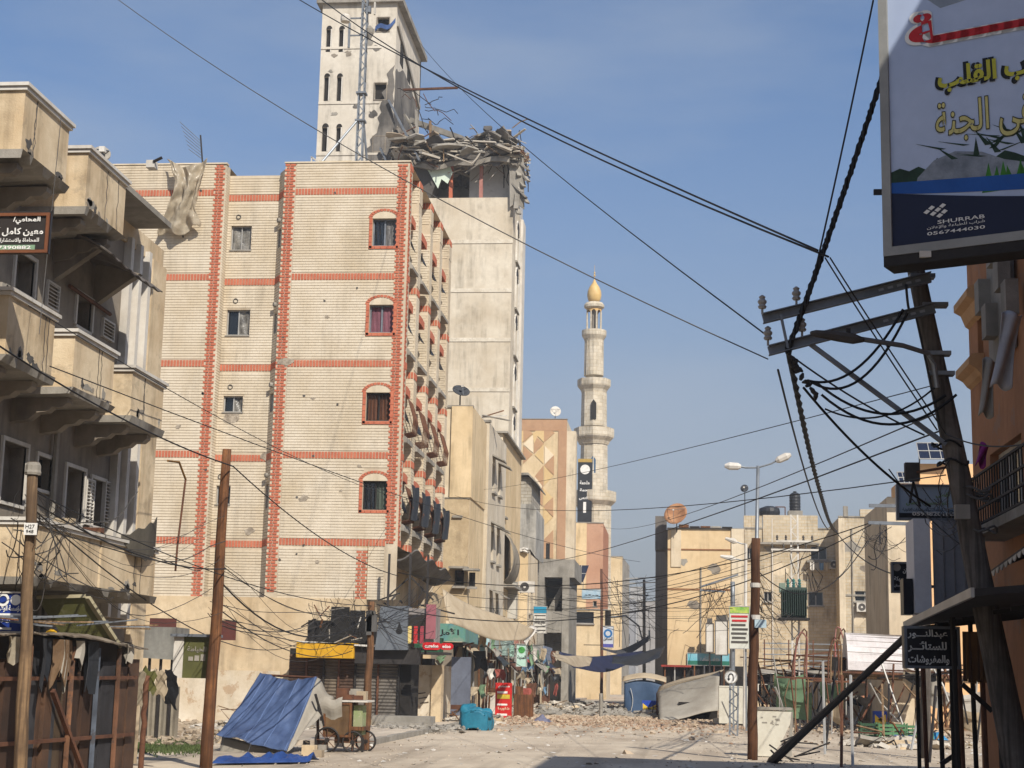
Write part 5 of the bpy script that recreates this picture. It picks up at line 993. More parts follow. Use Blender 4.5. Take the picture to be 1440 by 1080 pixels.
disc(((B0.x+B1.x)/2, 162.94, B0.z-.75), X_, Z_, .5, WHT, bn); lettering('ملحمة', (B0.x+.2, 162.94, B0.z-2.3), X_, Z_, 1.0, .4, WHT, bn, .04); lettering('رحمة', (B0.x+.2, 162.94, B0.z-3.1), X_, Z_, 1.0, .4, WHT, bn, .04); lettering('القدس', (B0.x+.15, 162.94, B0.z-3.9), X_, Z_, 1.1, .4, WHT, bn, .04)
MB().box(((B0.x+B1.x)/2-.15, 162.93, B0.z-5.2), ((B0.x+B1.x)/2+.15, 162.95, B0.z-4.1)).build('white_mark', WHT, bn)
sp_ = thing('solar_panel', 'tilted dark solar panel in front of the orange block', 'solar panel', atY(816, 815, 148)); q = [atY(805, 818, 146), atY(820, 818, 146), atY(828, 795, 147.5), atY(808, 795, 147.5)]
SOL = glass('solar_glass', (28, 34, 52), .15); MB().prism(q, (0, .05, -.03)).build('panel', SOL, sp_); g_ = MB(); g_.bar(q[0].lerp(q[1], .5)-Vector((0, .02, 0)), q[2].lerp(q[3], .5)-Vector((0, .02, 0)), .06); g_.bar(q[0].lerp(q[3], .5)-Vector((0, .02, 0)), q[1].lerp(q[2], .5)-Vector((0, .02, 0)), .06); g_.build('frame', ALU, sp_)
g_ = MB(); g_.bar(q[0], q[0]-Z_*1.5, .06); g_.bar(q[1], q[1]-Z_*1.5, .06); g_.build('leg', STEELD, sp_)
# far hazy blocks that close the street
for i, (xa, xb, yt, Y, c1) in enumerate([(876, 892, 842, 260, (150, 150, 152)), (886, 905, 826, 300, (168, 166, 164)), (898, 925, 846, 240, (158, 154, 150)), (855, 880, 870, 215, (196, 164, 134)), (905, 940, 858, 330, (164, 164, 168))]):
    a = atY(xa, yt, Y); b = atY(xb, yt, Y); m_ = mat('far_render_%d' % i, c1, tuple(int(v*.85) for v in c1), scale=.3, streak=.2)
    block('distant_building', ['narrow grey building beside the cream end building', 'tall pale grey building far down the street', 'low grey building at the far street end', 'small pinkish building below the traffic light', 'pale far building behind the beige gable'][i], a.x, b.x, Y, Y+12, a.z, m_, [(a.x+(b.x-a.x)*(.2+.3*k), a.x+(b.x-a.x)*(.32+.3*k), z, z+1.3) for k in range(2) for z in (4.5, 7.7) if z+1.6 < a.z], [])
# ================================================================== right side: beige gable, stone buildings
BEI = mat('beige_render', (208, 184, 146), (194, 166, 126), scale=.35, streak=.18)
SHG = mat('shaded_grey_render', (112, 106, 100), (92, 86, 82), scale=.5, streak=.3)  # shade on the gable's street side, put into the render colour
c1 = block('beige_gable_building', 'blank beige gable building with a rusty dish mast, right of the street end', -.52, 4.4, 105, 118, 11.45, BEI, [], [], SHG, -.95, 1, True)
for y_ in (773, 829): z = atY(990, y_, 105).z; MB().box((-.52, 104.96, z-.05), (4.35, 104.995, z+.05)).build('ledge', mat('brown_ledge', (150, 108, 72), (120, 84, 56)), c1)
MB().box((3.6, 104.9, 0), (4.42, 104.99, 11.5)).build('corner_strip', CRM2, c1); MB().box((-.3, 104.93, 9.0), (.35, 104.99, 11.4)).build('stain_strip', CRM2, c1)
for k in range(5): MB().box((.2+k*.7, 104.8, 11.56), (.85+k*.7, 105.3, 11.62+random.uniform(.0, .14))).build('roof_plank', random.choice([IRON, WOOD, CONC]), c1)
MB().box((-1.35, 106, 10.2), (-.6, 108, 12.4)).build('stair_head', SHG, c1)
for k in range(2): MB().bar((-3.6, 118, 9.0-.35*k), (-1.4, 117, 9.05-.35*k), .14, .06).build('awning_rail', WHITEP, c1)
dish(atY(951, 724, 104.5), (-.3, -.82, .42), .78, 'large rusty tan satellite dish on the beige gable roof', mat('rusty_dish', (176, 132, 96), (144, 100, 70), spot=.3), 1.1)
r = fr(104.8, 966, 918, 1026, 937)
tq = signboard('turquoise shop fascia with a beach picture below the beige gable', (r[0], 103.8, r[2]), X_, Z_, r[1]-r[0], r[3]-r[2], mat('turquoise_print', (70, 156, 170), (150, 186, 200), scale=.7, bump=0), ALU, [('معرض الشاطئ', .3, .25, .45, .5, WHT, True, .03)], fw=.04, name='shop_fascia')
MB().box((r[0], 103.78, r[2]), (r[1], 103.795, r[2]+.3)).build('green_strip', flat('sea_green', (40, 110, 92)), tq)
sr = thing('shop_front_row', 'dark open shop fronts at the foot of the beige gable', 'shop', (1.5, 104, 0))
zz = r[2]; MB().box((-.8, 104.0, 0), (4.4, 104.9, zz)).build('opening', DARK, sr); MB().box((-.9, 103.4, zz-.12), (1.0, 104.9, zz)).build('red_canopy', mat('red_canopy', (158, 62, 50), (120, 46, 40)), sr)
for k in range(8): MB().box((-.7+k*.62, 103.6, 0), (-.62+k*.62, 103.7, zz)).build('post', random.choice([ALU, RUST, WOOD]), sr)
for k in range(10): x = -.6+k*.5; MB().box((x, 103.5, .3+random.random()*.3), (x+.35, 103.58, 1.0+random.random()*1.0)).build('goods_panel', random.choice([CREAMT, GREYT, mat('teal_goods', (90, 140, 140)), mat('pale_goods', (190, 184, 170))]), sr)
for xa, ya, xb, yb in ((992, 876, 1004, 918), (1005, 872, 1024, 922)):
    r = fr(103, xa, ya, xb, yb); s = signboard('tall white hoarding on the beige gable' if xa > 1000 else 'narrow pale hoarding left of the tall white one on the beige gable', (r[0], 103, r[2]), X_, Z_, r[1]-r[0], r[3]-r[2], WHITEP, CONCD, [], .06, name='hoarding'); MB().box((r[0]+.1, 102.98, r[3]), (r[1]-.1, 103.2, r[3]+.3)).build('top', CONCD, s); MB().bar(((r[0]+r[1])/2, 103.12, 0), ((r[0]+r[1])/2, 103.12, r[2]), .1).build('post', IRON, s)
STN = blockmat('stone_block', (198, 186, 164), (178, 164, 140), (184, 170, 148), .42, .21, .45)
c2 = block('stone_apartment_building', 'sandy stone block building with a black water tank on its roof', 4.75, 10.9, 112, 124, 12.2, STN, [fr(112, 1140, 768, 1163, 787), fr(112, 1137, 832, 1158, 852), fr(112, 1074, 832, 1086, 846), fr(112, 1050, 770, 1058, 786)], [], None, 0, 2)
MB().box((6.0, 111.9, 11.0), (9.75, 112.4, 13.15)).build('parapet', STN, c2); MB().box((4.7, 111.95, 12.2), (5.95, 112.3, 13.1)).build('parapet', STN, c2); MB().box((5.2, 111.5, 11.1), (9.8, 111.99, 11.25)).build('ledge', CONC, c2)
r = fr(112, 1136, 787, 1166, 790); MB().box((r[0]-.1, 111.4, r[2]-.1), (r[1]+.1, 112, r[2]+.05)).build('balcony_ledge', CONC, c2)
c3 = block('stone_middle_building', 'middle sandy stone block building stepping forward of the water tank one', 10.9, 14.5, 109, 122, 12.75, STN, [fr(109, 1202, 831, 1231, 846)], [], None, 0, 2, True); MB().box((10.85, 108.95, 9.0-1.5), (14.5, 108.99, 9.12-1.5)).build('ledge', CONC, c3)
MB().box((10.86, 108.94, 0), (11.25, 108.99, 12.7)).build('corner_strip', CRM2, c3); MB().box((11.2, 108.9, 12.8), (11.5, 109.2, 13.5)).build('post_stub', CONC, c3); MB().box((12.3, 108.9, 12.8), (14.5, 109.3, 13.3)).build('parapet', STN, c3)
c4_ = block('stone_end_building', 'forward stone block building at the right end of the row', 14.5, 24, 107, 120, 13.0, STN, [], [], None, 0, 1, True)
r = fr(107, 1248, 815, 1275, 880); MB().box((r[0]+.3, 106, 0), (r[1], 107, r[3]-1.5)).build('plinth_block', CRM2, c4_)
for bo_, x_, y_, z0_, z1_ in ((c2, 6.6, 111.93, 0, 12.9), (c2, 8.4, 111.93, 2, 11), (c3, 13.4, 108.93, 0, 12.6), (c3, 11.7, 108.93, 3, 12), (c4_, 15.4, 106.93, 0, 12.8), (c1, 1.6, 104.93, 3, 9.0)): MB().tube([(x_, y_, z0_), (x_+.03, y_, z1_)], .05, 6).build('drainpipe', random.choice([CONC, RUST, WHITEP]), bo_)
for bo_, Y_, pts_ in ((c2, 112, ((1095, 800), (1120, 745), (1085, 770), (1100, 870))), (c3, 109, ((1195, 770), (1215, 800), (1205, 870))), (c4_, 107, ((1262, 760), (1268, 850))), (c1, 105, ((975, 850), (1005, 800), (960, 790), (1020, 870)))):
    for px_, py_ in pts_:
        q = atY(px_, py_, Y_); rr = random.uniform(.3, .7); MB().prism([(q.x+rr*math.cos(t_)*random.uniform(.5, 1.2), Y_-.008, q.z+rr*math.sin(t_)*random.uniform(.4, .9)) for t_ in [2*math.pi*j_/10 for j_ in range(10)]], (0, .006, 0)).build('render_patch', random.choice([CONC, GREYW, PLAS, CRM2]), bo_)
ac_unit(atY(1166, 800, 111.6), X_, 'outdoor air conditioner beside the upper stone building window', 1.0); ac_unit(atY(1205, 860, 108.6), X_, 'outdoor air conditioner below the middle stone building window', 1.0)
ld = thing('laundry_line', 'faded laundry hanging below the upper stone building window', 'laundry', atY(1138, 792, 111.3)); p9 = atY(1136, 790, 111.3); q9 = atY(1166, 790, 111.3); MB().tube([p9, q9], .012, 4).build('line', WIREG, ld)
for k in range(4): t9 = p9.lerp(q9, .1+.22*k); rag(lambda u, v: (t9.x+.28*u, 111.28+.04*math.sin(6*u), t9.z-.5*v-.1*math.sin(3*u)), 3, 4, .01).build('garment', [WHITEP, GREYT, mat('faded_blue_bits', (104, 132, 156), (84, 110, 134)), CREAMT][k], ld)
wt = thing('water_tank', 'black ribbed water tank standing on the stone building roof', 'water tank', atY(1118, 719, 115))
q = wt.location; MB().lathe(q, [(.38, 0)]+[(.40-(.02 if k % 2 else 0), .1+k*.11) for k in range(10)]+[(.36, 1.2), (.2, 1.32), (.12, 1.34), (.12, 1.42)], 20).build('barrel', mat('black_plastic', (44, 46, 50), (36, 37, 40), rough=.5), wt); MB().box(q+Vector((-.5, -.5, -.5)), q+Vector((.5, .5, -.001))).build('stand', CONC, wt)
ft = thing('low_water_tank', 'low black tank and pipe frame on the stone building roof', 'water tank', atY(1082, 722, 114)); q = ft.location
MB().lathe(q, [(.7, -.2), (.75, .1), (.7, .35), (.3, .5), (.1, .52)], 16).build('barrel', MATS['black_plastic'], ft)
f_ = MB(); a = atY(1090, 720, 114); b = atY(1104, 713, 114); f_.bar((a.x, 114, a.z-.3), (a.x, 114, b.z), .07); f_.bar((b.x, 114, a.z-.3), (b.x, 114, b.z), .07); f_.bar((a.x, 114, b.z), (b.x, 114, b.z), .07); f_.build('pipe_frame', RUST, ft)
dish(atY(1047, 687, 112.5), (-.2, -.9, .25), .28, 'small dark dish on a tall mast left of the water tank', mat('dark_dish', (60, 62, 66)), 2.6)
# cream house with solar panels behind the blue-grey sign
ch = thing('cream_roof_house', 'peach cream rooftop storey with solar panels behind the leaning pole', 'building', (15, 62, 0))
a = atY(1292, 652, 62); b = atY(1348, 652, 62); MB().box((a.x, 62, 0), (b.x+1.5, 70, a.z)).build('wall', mat('peach_render', (228, 186, 140), (214, 168, 120)), ch); a2 = atY(1284, 700, 62.5); MB().box((a2.x-1.0, 62.5, 0), (a.x, 70, a2.z)).build('wall', CRM2, ch)
a3 = atY(1263, 690, 61); MB().box((a3.x, 63, 0), (a2.x-.9, 70, a3.z)).build('wall', CRM2, ch)
for k, (xa, ya, xb, yb) in enumerate(((1293, 623, 1335, 645), (1265, 664, 1282, 679))):
    s = thing('solar_panel', ['big solar panel array standing on the peach rooftop', 'small tilted solar panel left of the peach rooftop'][k], 'solar panel', atY(xa, yb, 62)); a = atY(xa, yb, 61.5); b = atY(xb, ya, 62.2)
    MB().prism([a, Vector((b.x, a.y, a.z)), Vector((b.x, b.y, b.z)), Vector((a.x, b.y, b.z))], (0, .04, -.02)).build('panel', SOL, s); g_ = MB()
    for t in (0, .33, .66, 1): g_.bar((a.x+(b.x-a.x)*t, a.y-.01, a.z), (a.x+(b.x-a.x)*t, b.y-.01, b.z), .03)
    for t in (0, .5, 1): g_.bar((a.x, a.y+(b.y-a.y)*t-.01, a.z+(b.z-a.z)*t), (b.x, a.y+(b.y-a.y)*t-.01, a.z+(b.z-a.z)*t), .03)
    g_.build('frame', ALU, s); g_ = MB(); g_.bar((a.x+.1, b.y, b.z), (a.x+.1, b.y, a.z-.4), .05); g_.bar((b.x-.1, b.y, b.z), (b.x-.1, b.y, a.z-.4), .05); g_.build('leg', STEELD, s)

# ================================================================== near right building with its canopy and signs
RX = 4.36
rb = thing('orange_shop_building', 'orange rendered building with grey patches at the right edge, in shade', 'building', (9, 22, 0))
ORG = mat('orange_render', (176, 122, 82), (154, 104, 68), scale=.8, streak=.3, spot=.35, spotc=(128, 118, 108))
rwm = MB(); rh = []
def onr(xa, ya, xb, yb): return on(xa, ya, xb, yb, RX)
rh = [onr(1374, 440, 1384, 520), onr(1392, 640, 1440, 720), onr(1386, 400, 1400, 440)]
U_ = Vector((0, -1, 0)); rwm.wall((RX, 24.0, 0), U_, Z_, 22, 11.5, [(24-b, 24-a, c, d) for a, b, c, d in rh], .25)
rwm.quad((RX, 24, 0), (RX, 24, 11.5), (16, 24, 11.5), (16, 24, 0)); rwm.quad((RX, 2, 0), (16, 2, 0), (16, 2, 11.5), (RX, 2, 11.5)); rwm.quad((RX, 2, 11.5), (16, 2, 11.5), (16, 24, 11.5), (RX, 24, 11.5)); part('wall', rwm, ORG, rb)
for a, b, c, d in rh: win(rb, (RX, 24, 0), U_, (24-b, 24-a, c, d), .2, WHITEP, GLASS, 3, False)
for y_, hh in ((425, .38), (520, -.3)):   # moulded hood and sill of the corner window
    z = atX(1362, y_, RX).z; pr = [(RX+.01, z), (RX-.16, z), (RX-.22, z-.06), (RX-.22, z-.16), (RX-.12, z-.22), (RX-.06, z-abs(hh)), (RX+.01, z-abs(hh)-.05)]
    MB().prism([(x, 22.85, zz) for x, zz in pr], (0, 1.1, 0)).build('window_moulding', mat('orange_moulding', (200, 158, 112), (176, 132, 90)), rb)
MB().box((RX-.1, 20.6, 6.0), (RX-.02, 22.0, 8.2)).build('grey_pier', CONC, rb); 
for k in range(5): MB().box((RX-.26, 20.0+k*.44, 6.3+.44*(k % 3)), (RX-.1, 20.3+k*.44, 6.75+.44*(k % 3))).build('broken_block', CONC, rb)
bal = MB()
for k in range(26): y_ = 17.6+k*.16; bal.bar((RX-.44, y_, 3.78), (RX-.44, y_, 4.42), .016)
for z in (3.78, 3.98, 4.18, 4.42): bal.bar((RX-.44, 17.6, z), (RX-.44, 21.8, z), .03)
bal.build('balcony_rail', IRON, rb); MB().box((RX-.48, 17.5, 3.62), (RX, 21.9, 3.74)).build('balcony_slab', CONC, rb)
def hang(xt, yt, xb, yb, Y, wpx, m, label, name='hanging_cloth'):
    a = atY(xt, yt, Y); b = atY(xb, yb, Y); w_ = atY(xt+wpx, yt, Y).x-a.x
    return one(name, rag(lambda u, v: a.lerp(b, v)+Vector(((u-.5)*w_*(1-.35*math.sin(math.pi*v)+.3*v*(1-v)), .06*math.sin(8*u+3*v), .04*math.sin(6*u))), 8, 14, .01), m, label, 'cloth', None, True)
hang(1424, 440, 1407, 545, 19.2, 30, mat('white_cloth', (180, 178, 180), (150, 148, 150), bump=.4, bscale=9), 'long white cloth hanging high on the orange building')
hang(1392, 505, 1386, 585, 20.4, 20, GREYT, 'grey rag hanging at the orange building edge')
hang(1385, 625, 1378, 655, 19.2, 13, mat('purple_cloth', (140, 36, 120), (104, 26, 90)), 'small purple cloth hanging behind the leaning pole')
cn = thing('shop_canopy', 'dark sheet metal canopy on posts projecting from the orange building', 'canopy', (3.5, 19, 0))
cA, cB = atY(1272, 893, 21.2), atY(1460, 842, 15.6)
DKM = mat('dark_sheet_metal', (58, 54, 52), (42, 38, 36), rough=.7, scale=2, streak=.3)
MB().prism([(cA.x, 21.2, 2.44), (RX, 21.2, 2.62), (RX, 13.6, 2.62), (cB.x-.96, 13.6, 2.44)], (0, 0, .06)).build('roof', DKM, cn)
MB().bar((cA.x, 21.2, 2.47), (cB.x-.96, 13.6, 2.47), .03, .08).build('edge_trim', ALU, cn)
for k in range(9): y_ = 14.2+k*.84; MB().bar((cA.x+.1, y_, 2.41), (RX, y_, 2.58), .04).build('rafter', IRON, cn)
for xp, yp, Y in ((1321, 1000, 19.6), (1343, 1000, 18.1), (1350, 1000, 21.0), (1368, 1000, 19.2), (1382, 1000, 18.4), (1404, 1000, 17.8), (1299, 1000, 21.0)):
    q = atY(xp, yp, Y); MB().tube([(q.x+.03, Y, -.05), (q.x, Y, 2.45)], .028, 6).build('post', random.choice([IRON, RUST, DKM]), cn)
for xa, ya, xb, yb, Y in ((1353, 962, 1395, 1000, 18.4), (1345, 1060, 1323, 1075, 19.2)): MB().bar(atY(xa, ya, Y), atY(xb, yb, Y), .05).build('brace', IRON, cn)
sg = thing('scalloped_awning', 'dark awning with a pale scalloped edge beside the leaning pole', 'awning', (5, 20, 3.4)); a = atY(1394, 804, 16.8); b = atY(1450, 764, 14.8)
MB().prism([a, b, Vector((RX, b.y, b.z+.6)), Vector((RX, a.y, a.z+.48))], (0, 0, .02)).build('sheet', mat('awning_sheet', (96, 88, 78), (70, 62, 54)), sg)
for k in range(9):
    p = a.lerp(b, k/9); q = a.lerp(b, (k+.92)/9); n = 6; MB().prism([p, q]+[q.lerp(p, j/n)-Z_*.056*math.sin(math.pi*j/n) for j in range(n+1)][1:-1], (.01, .0, 0)).build('scallop', WHITEP, sg)
def psign(label, Y, xa, ya, xb, yb, face, frame, lines, name='shop_sign', t=.1, fw=.03):
    r = fr(Y, xa, ya, xb, yb); return signboard(label, (r[0], Y, r[2]), X_, Z_, r[1]-r[0], r[3]-r[2], face, frame, lines, fw, t, name), r
BLKF = mat('black_sign_face', (24, 26, 34), (20, 21, 28), rough=.35, bump=0)
s, r = psign('black shop sign with three lines of white Arabic lettering under the canopy', 18.8, 1271, 880, 1351, 941, BLKF, STEELD, [('عبدالنـــور', .06, .70, .72, .22, WHT, True, .03), ('للستائـــر', .06, .38, .70, .26, WHT, True, .03), ('والمفروشات', .06, .08, .74, .24, WHT, True, .03)], t=.2)
f_ = MB(); f_.bar((r[0]+.16, 18.96, r[2]), (r[0]+.16, 18.96, -.05), .04); f_.bar((r[1]-.08, 18.96, r[2]), (r[1]-.08, 18.96, -.05), .04); f_.build('leg', IRON, s)
mp_ = thing('rolled_mats', 'brown striped mats hanging below the canopy beside the black sign', 'mats', (0, 18.1, 1.7)); r = fr(18.1, 1353, 888, 1400, 962); mp_.location.x = r[0]
for k in range(14): x = r[0]+(r[1]-r[0])*k/14; MB().tube([(x+.025, 18.1+.04*random.random(), r[2]+random.uniform(0, .05)), (x+.025, 18.1, r[3])], .024, 6).build('mat', random.choice([mat('mat_brown', (108, 76, 44), (84, 58, 34)), mat('mat_dark', (78, 52, 32), (60, 40, 26)), mat('mat_tan', (132, 96, 58), (104, 74, 44))]), mp_)
s, r = psign('blue grey shop sign with green lettering and a black phone strip', 22.0, 1260, 681, 1345, 732, mat('bluegrey_face', (156, 174, 192), (144, 160, 178), rough=.4, bump=0), STEELD, [('الأقصى', .66, .62, .28, .18, flat('dim_green', (120, 150, 84)), True, .03), ('كنوز حسن الأعمال', .16, .40, .72, .18, flat('dim_green', (120, 150, 84)), True, .03), ('ومعرفة للمعاملات والاستشارات القانونية', .1, .23, .84, .11, BLKL, True, .02)])
MB().box((r[0]+.03, 21.97, r[2]+.03), (r[1]-.03, 21.995, r[2]+(r[3]-r[2])*.19)).build('phone_strip', BLKF, s); lettering('0598820108', (r[0]+.2, 21.965, r[2]+.055), X_, Z_, (r[1]-r[0])*.7, .055, WHT, s, .03, False); f_ = MB(); f_.bar((r[1]-.2, 22.08, r[2]), (RX, 22.08, r[2]-.1), .05); f_.bar((r[1]-.2, 22.08, r[3]-.1), (RX, 22.08, r[3]-.2), .05); f_.build('bracket', IRON, s)
fl_ = MB(); q = atY(1284, 665, 21.5); fl = thing('floodlight', 'square grey floodlight on an arm above the blue grey sign', 'floodlight', q); MB().box(q+Vector((-.11, -.08, -.11)), q+Vector((.08, .05, .13))).build('housing', CONCD, fl); MB().bar(q, atY(1345, 655, 20.8), .03).build('arm', RUST, fl); f_ = MB(); f_.bar(q-Z_*.12, q+Vector((-.05, 0, -.4)), .03); f_.bar(q-Z_*.12, q+Vector((.08, 0, -.45)), .03); f_.build('stand', IRON, fl)
s, r = psign('small black sign with a grey disc and white Arabic lettering, left of the grey cladding', 23.6, 1253, 790, 1290, 834, BLKF, STEELD, [('الأسنان', .45, .62, .5, .2, WHT, True, .03), ('عدنان بريكة', .1, .36, .85, .17, WHT, True, .02), ('جراحة الفم والأسنان', .1, .16, .85, .14, WHT, True, .02)]); disc((r[0]+.08, 23.6, r[3]-.08), X_, Z_, .055, CONC, s)
MB().bar((r[1], 23.68, r[2]+.1), (RX, 23.68, r[2]+.1), .04).build('bracket', IRON, s)
gc = thing('grey_cladding_box', 'tall grey sheet cladding box standing on the canopy', 'cladding', (3.1, 21.1, 2.5))
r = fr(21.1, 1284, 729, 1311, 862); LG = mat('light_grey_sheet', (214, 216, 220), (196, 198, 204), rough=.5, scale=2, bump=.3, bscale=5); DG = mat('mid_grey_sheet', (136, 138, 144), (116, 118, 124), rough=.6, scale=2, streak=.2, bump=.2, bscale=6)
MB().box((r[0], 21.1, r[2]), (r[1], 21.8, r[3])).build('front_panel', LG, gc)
r2 = fr(21.1, 1311, 731, 1392, 856)
for k in range(5): x0_ = r2[0]+(r2[1]-r2[0])*k/5; x1_ = r2[0]+(r2[1]-r2[0])*(k+1)/5; MB().box((x0_+.008, 21.15+.03*k, r2[2]), (x1_, 21.19+.03*k, r2[3])).build('panel', DG, gc)
MB().box((r[0]-.13, 21.2, r[2]-.02), (r[0]-.01, 21.5, r[2]+.44)).build('black_return', BLKF, gc)

# ------------------------------------------------------------------ leaning pole with cross-arms
PY = 16.2
lp = pole('thick dark leaning utility pole with two steel cross-arms and a lamp arm', (atY(1462, 1190, PY).x, PY, 0), atY(1279, 335, PY), .155, .085, WOODG, wob=.006, n=14)
def arm(a, b, h, Y0, Y1):
    a = atY(*a, Y0); b = atY(*b, Y1); m_ = MB(); m_.bar(a, b, .04, h); m_.bar(a+Vector((0, -.04, h/2)), b+Vector((0, -.04, h/2)), .08, .01); m_.bar(a+Vector((0, -.04, -h/2)), b+Vector((0, -.04, -h/2)), .08, .01)
    o = m_.build('cross_arm', STEELD, lp)
    for k in range(5): p = a.lerp(b, .06+.055*k); q = a.lerp(b, .09+.055*k); MB().bar(p-Vector((0, .028, 0)), q-Vector((0, .028, 0)), .006, .025).build('slot', mat('arm_slot', (150, 156, 166), (140, 146, 156)), o)
    return a, b
A1, B1_ = arm((1308, 391), (1073, 449), .095, PY-.2, PY-.25); A2, B2_ = arm((1314, 434), (1081, 494), .095, PY-.2, PY-.25)
MB().bar(atY(1098, 443, PY-.3), atY(1108, 490, PY-.3), .05, .025).build('link_plate', STEELD, lp); MB().bar(atY(1137, 482, PY-.25), atY(1330, 625, PY-.12), .055, .04).build('brace', STEELD, lp)
MB().tube([atY(1318, 545, PY-.22), atY(1313, 512, PY-.25), atY(1305, 497, PY-.3), atY(1270, 486, PY-.5), atY(1212, 477, PY-.7)], .026, 8).build('lamp_arm', STEEL, lp)
h0, h1 = atY(1214, 478, PY-.7), atY(1140, 468, PY-.95); MB().tube([h0, h0.lerp(h1, .2), h0.lerp(h1, .5), h0.lerp(h1, .9), h1], [.025, .056, .052, .036, .016], 8).build('lamp_head', CONCD, lp); MB().box(h0.lerp(h1, .15)-Vector((.05, .05, -.02)), h0.lerp(h1, .42)+Vector((.05, .05, .09))).build('lamp_ballast', IRON, lp)
for xy in ((1317, 500), (1322, 528), (1295, 392), (1313, 432)): q = atY(*xy, PY); MB().box(q-Vector((.125, .135, .016)), q+Vector((.125, .0, .024))).build('clamp', STEEL, lp)
for xy in ((1072, 442), (1120, 430), (1080, 486), (1128, 474)):
    q = atY(*xy, PY-.25); MB().lathe(q, [(.012, 0), (.012, .06), (.035, .06), (.045, .08), (.03, .1), (.045, .12), (.045, .14), (.025, .16), (.035, .18), (.01, .2)], 10).build('insulator', mat('porcelain', (150, 146, 142), (120, 116, 112), rough=.3), lp)
for k in range(11):
    q = (lambda t9: atY(1108+44*t9, 500+70*t9+random.uniform(-8, 8), PY-.3))(random.random()); d_ = Vector((random.uniform(-1, 1), random.uniform(-.4, .4), random.uniform(-1, 1))).normalized()*.04
    MB().tube([q-d_, q, q+d_], [.015, .026, .01], 6).build('connector', IRON, lp)
for k, (x, y) in enumerate(((1332, 626), (1340, 652), (1372, 690), (1372, 700), (1380, 745))):
    q = atY(x, y, PY); ring = [q+Vector(((.15)*math.cos(t), .15*math.sin(t), .03*math.sin(3*t+k))) for t in [2*math.pi*j/16 for j in range(17)]]; MB().tube(ring, .012, 5).build('cable_wrap', WIRE if k < 2 else WIREG, lp)
q = atY(1353, 720, PY-.3); MB().box(q-Vector((.07, .04, .07)), q+Vector((.07, .04, .07))).build('meter_box', CONC, lp)
# ------------------------------------------------------------------ billboard
bt = thing('billboard', 'big framed advertising billboard with Arabic lettering at top right', 'billboard', (2.5, 15, 0))
b0 = atY(1244, 362, 15.0); UB = Vector((.9, -.435, 0)).normalized(); bw, bh = 3.6, 3.25; NB = UB.cross(Z_)
MB().prism([b0, b0+UB*bw, b0+UB*bw+Z_*bh, b0+Z_*bh], -NB*.22).build('cabinet', IRON, bt); framed(b0, UB, Z_, bw, bh, .085, .04, bt, mat('billboard_frame', (150, 150, 146), (130, 130, 126), rough=.5))
MB().prism([b0-Z_*.1+NB*.03, b0+UB*bw-Z_*.1+NB*.03, b0+UB*bw-Z_*.002+NB*.03, b0-Z_*.002+NB*.03], -NB*.3).build('bottom_rail', IRON, bt)
MB().box(b0+UB*.35-Z_*.06+NB*.05, b0+UB*.46-Z_*.0+NB*.04).build('clip', WHITEP, bt); MB().box(b0+Vector((-.09, -.02, .62)), b0+Vector((-.0, .02, .67))).build('clip', IRON, bt)
VSC = .735
def bp(u, v, d=.006): return b0+UB*u+Z_*(v*VSC)+NB*d
def bquad(nm, pts, m, d=.006): return MB().prism([bp(u, v, d) for u, v in pts], -NB*.004).build(nm, m, bt)
SKYP = mat('billboard_pale', (176, 188, 210), (160, 174, 200), scale=.8, bump=0, rough=.4)
bquad('print_background', [(.08, .08), (3.52, .08), (3.52, 4.3), (.08, 4.3)], SKYP, .003)
NV = flat('navy_print', (22, 30, 58)); BL_ = flat('blue_print', (28, 84, 160)); n = 16
bquad('navy_band', [(.08, .08), (3.52, .08)]+[(3.52-3.44*k/n, .42+.42*(k/n)**1.3-.1*math.sin(math.pi*k/n)) for k in range(n+1)], NV, .012)
bquad('blue_band', [(.08+3.44*k/n, .84-.42*(k/n)**.8) for k in range(n+1)]+[(3.52-3.44*k/n, .66+.32*(k/n)**1.1) for k in range(n+1)], BL_, .009)
# boulder, grass and bushes printed along the foot of the picture
RK = mat('rock_print', (150, 158, 168), (104, 112, 122), scale=5, bump=0); GR = mat('grass_print', (70, 132, 52), (44, 96, 40), scale=7, bump=0); DGn = mat('bush_print', (46, 70, 54), (34, 50, 42), scale=7, bump=0)
bquad('bush_print', [(.08, .84)]+[(.08+k*.09, 1.12+.16*noise.noise(Vector((k*.7, 0, 2)))+.04*(k % 2)) for k in range(20)]+[(1.8, .84)], DGn, .0065)
bquad('rock_print', [(.3, .8), (.34, 1.0), (.5, 1.2), (.7, 1.28), (.95, 1.22), (1.15, 1.08), (1.4, .98), (1.6, .75)], RK, .0075)
for k in range(34): u = 1.0+k*.07; h = .16+.16*random.random(); bquad('grass_blade_print', [(u-.06, .68), (u+.06, .68), (u+random.uniform(-.06, .06), .82+h)], GR, .0082)
for k in range(26): u = .55+random.random()*1.5; v = 1.15+random.random()*.25; t = random.uniform(.2, 2.9); L = .3; bquad('leaf_print', [(u-.03, v), (u+.03, v), (u+L*math.cos(t), v+L*math.sin(t)*.8)], DGn, .0078)
bquad('gate_print', [(1.5, .78), (1.5, .98), (1.56, 1.06), (1.66, 1.1), (1.78, 1.06), (1.84, .98), (1.84, .78)], mat('gold_print', (196, 168, 96), (150, 124, 70)), .0085)
bquad('hand_print', [(.3, 4.2), (.4, 3.5), (.6, 3.25), (.9, 3.3), (1.3, 3.22), (1.7, 3.26), (2.2, 4.2)], mat('grey_print', (150, 160, 172), (120, 130, 142), scale=3, bump=0), .005)
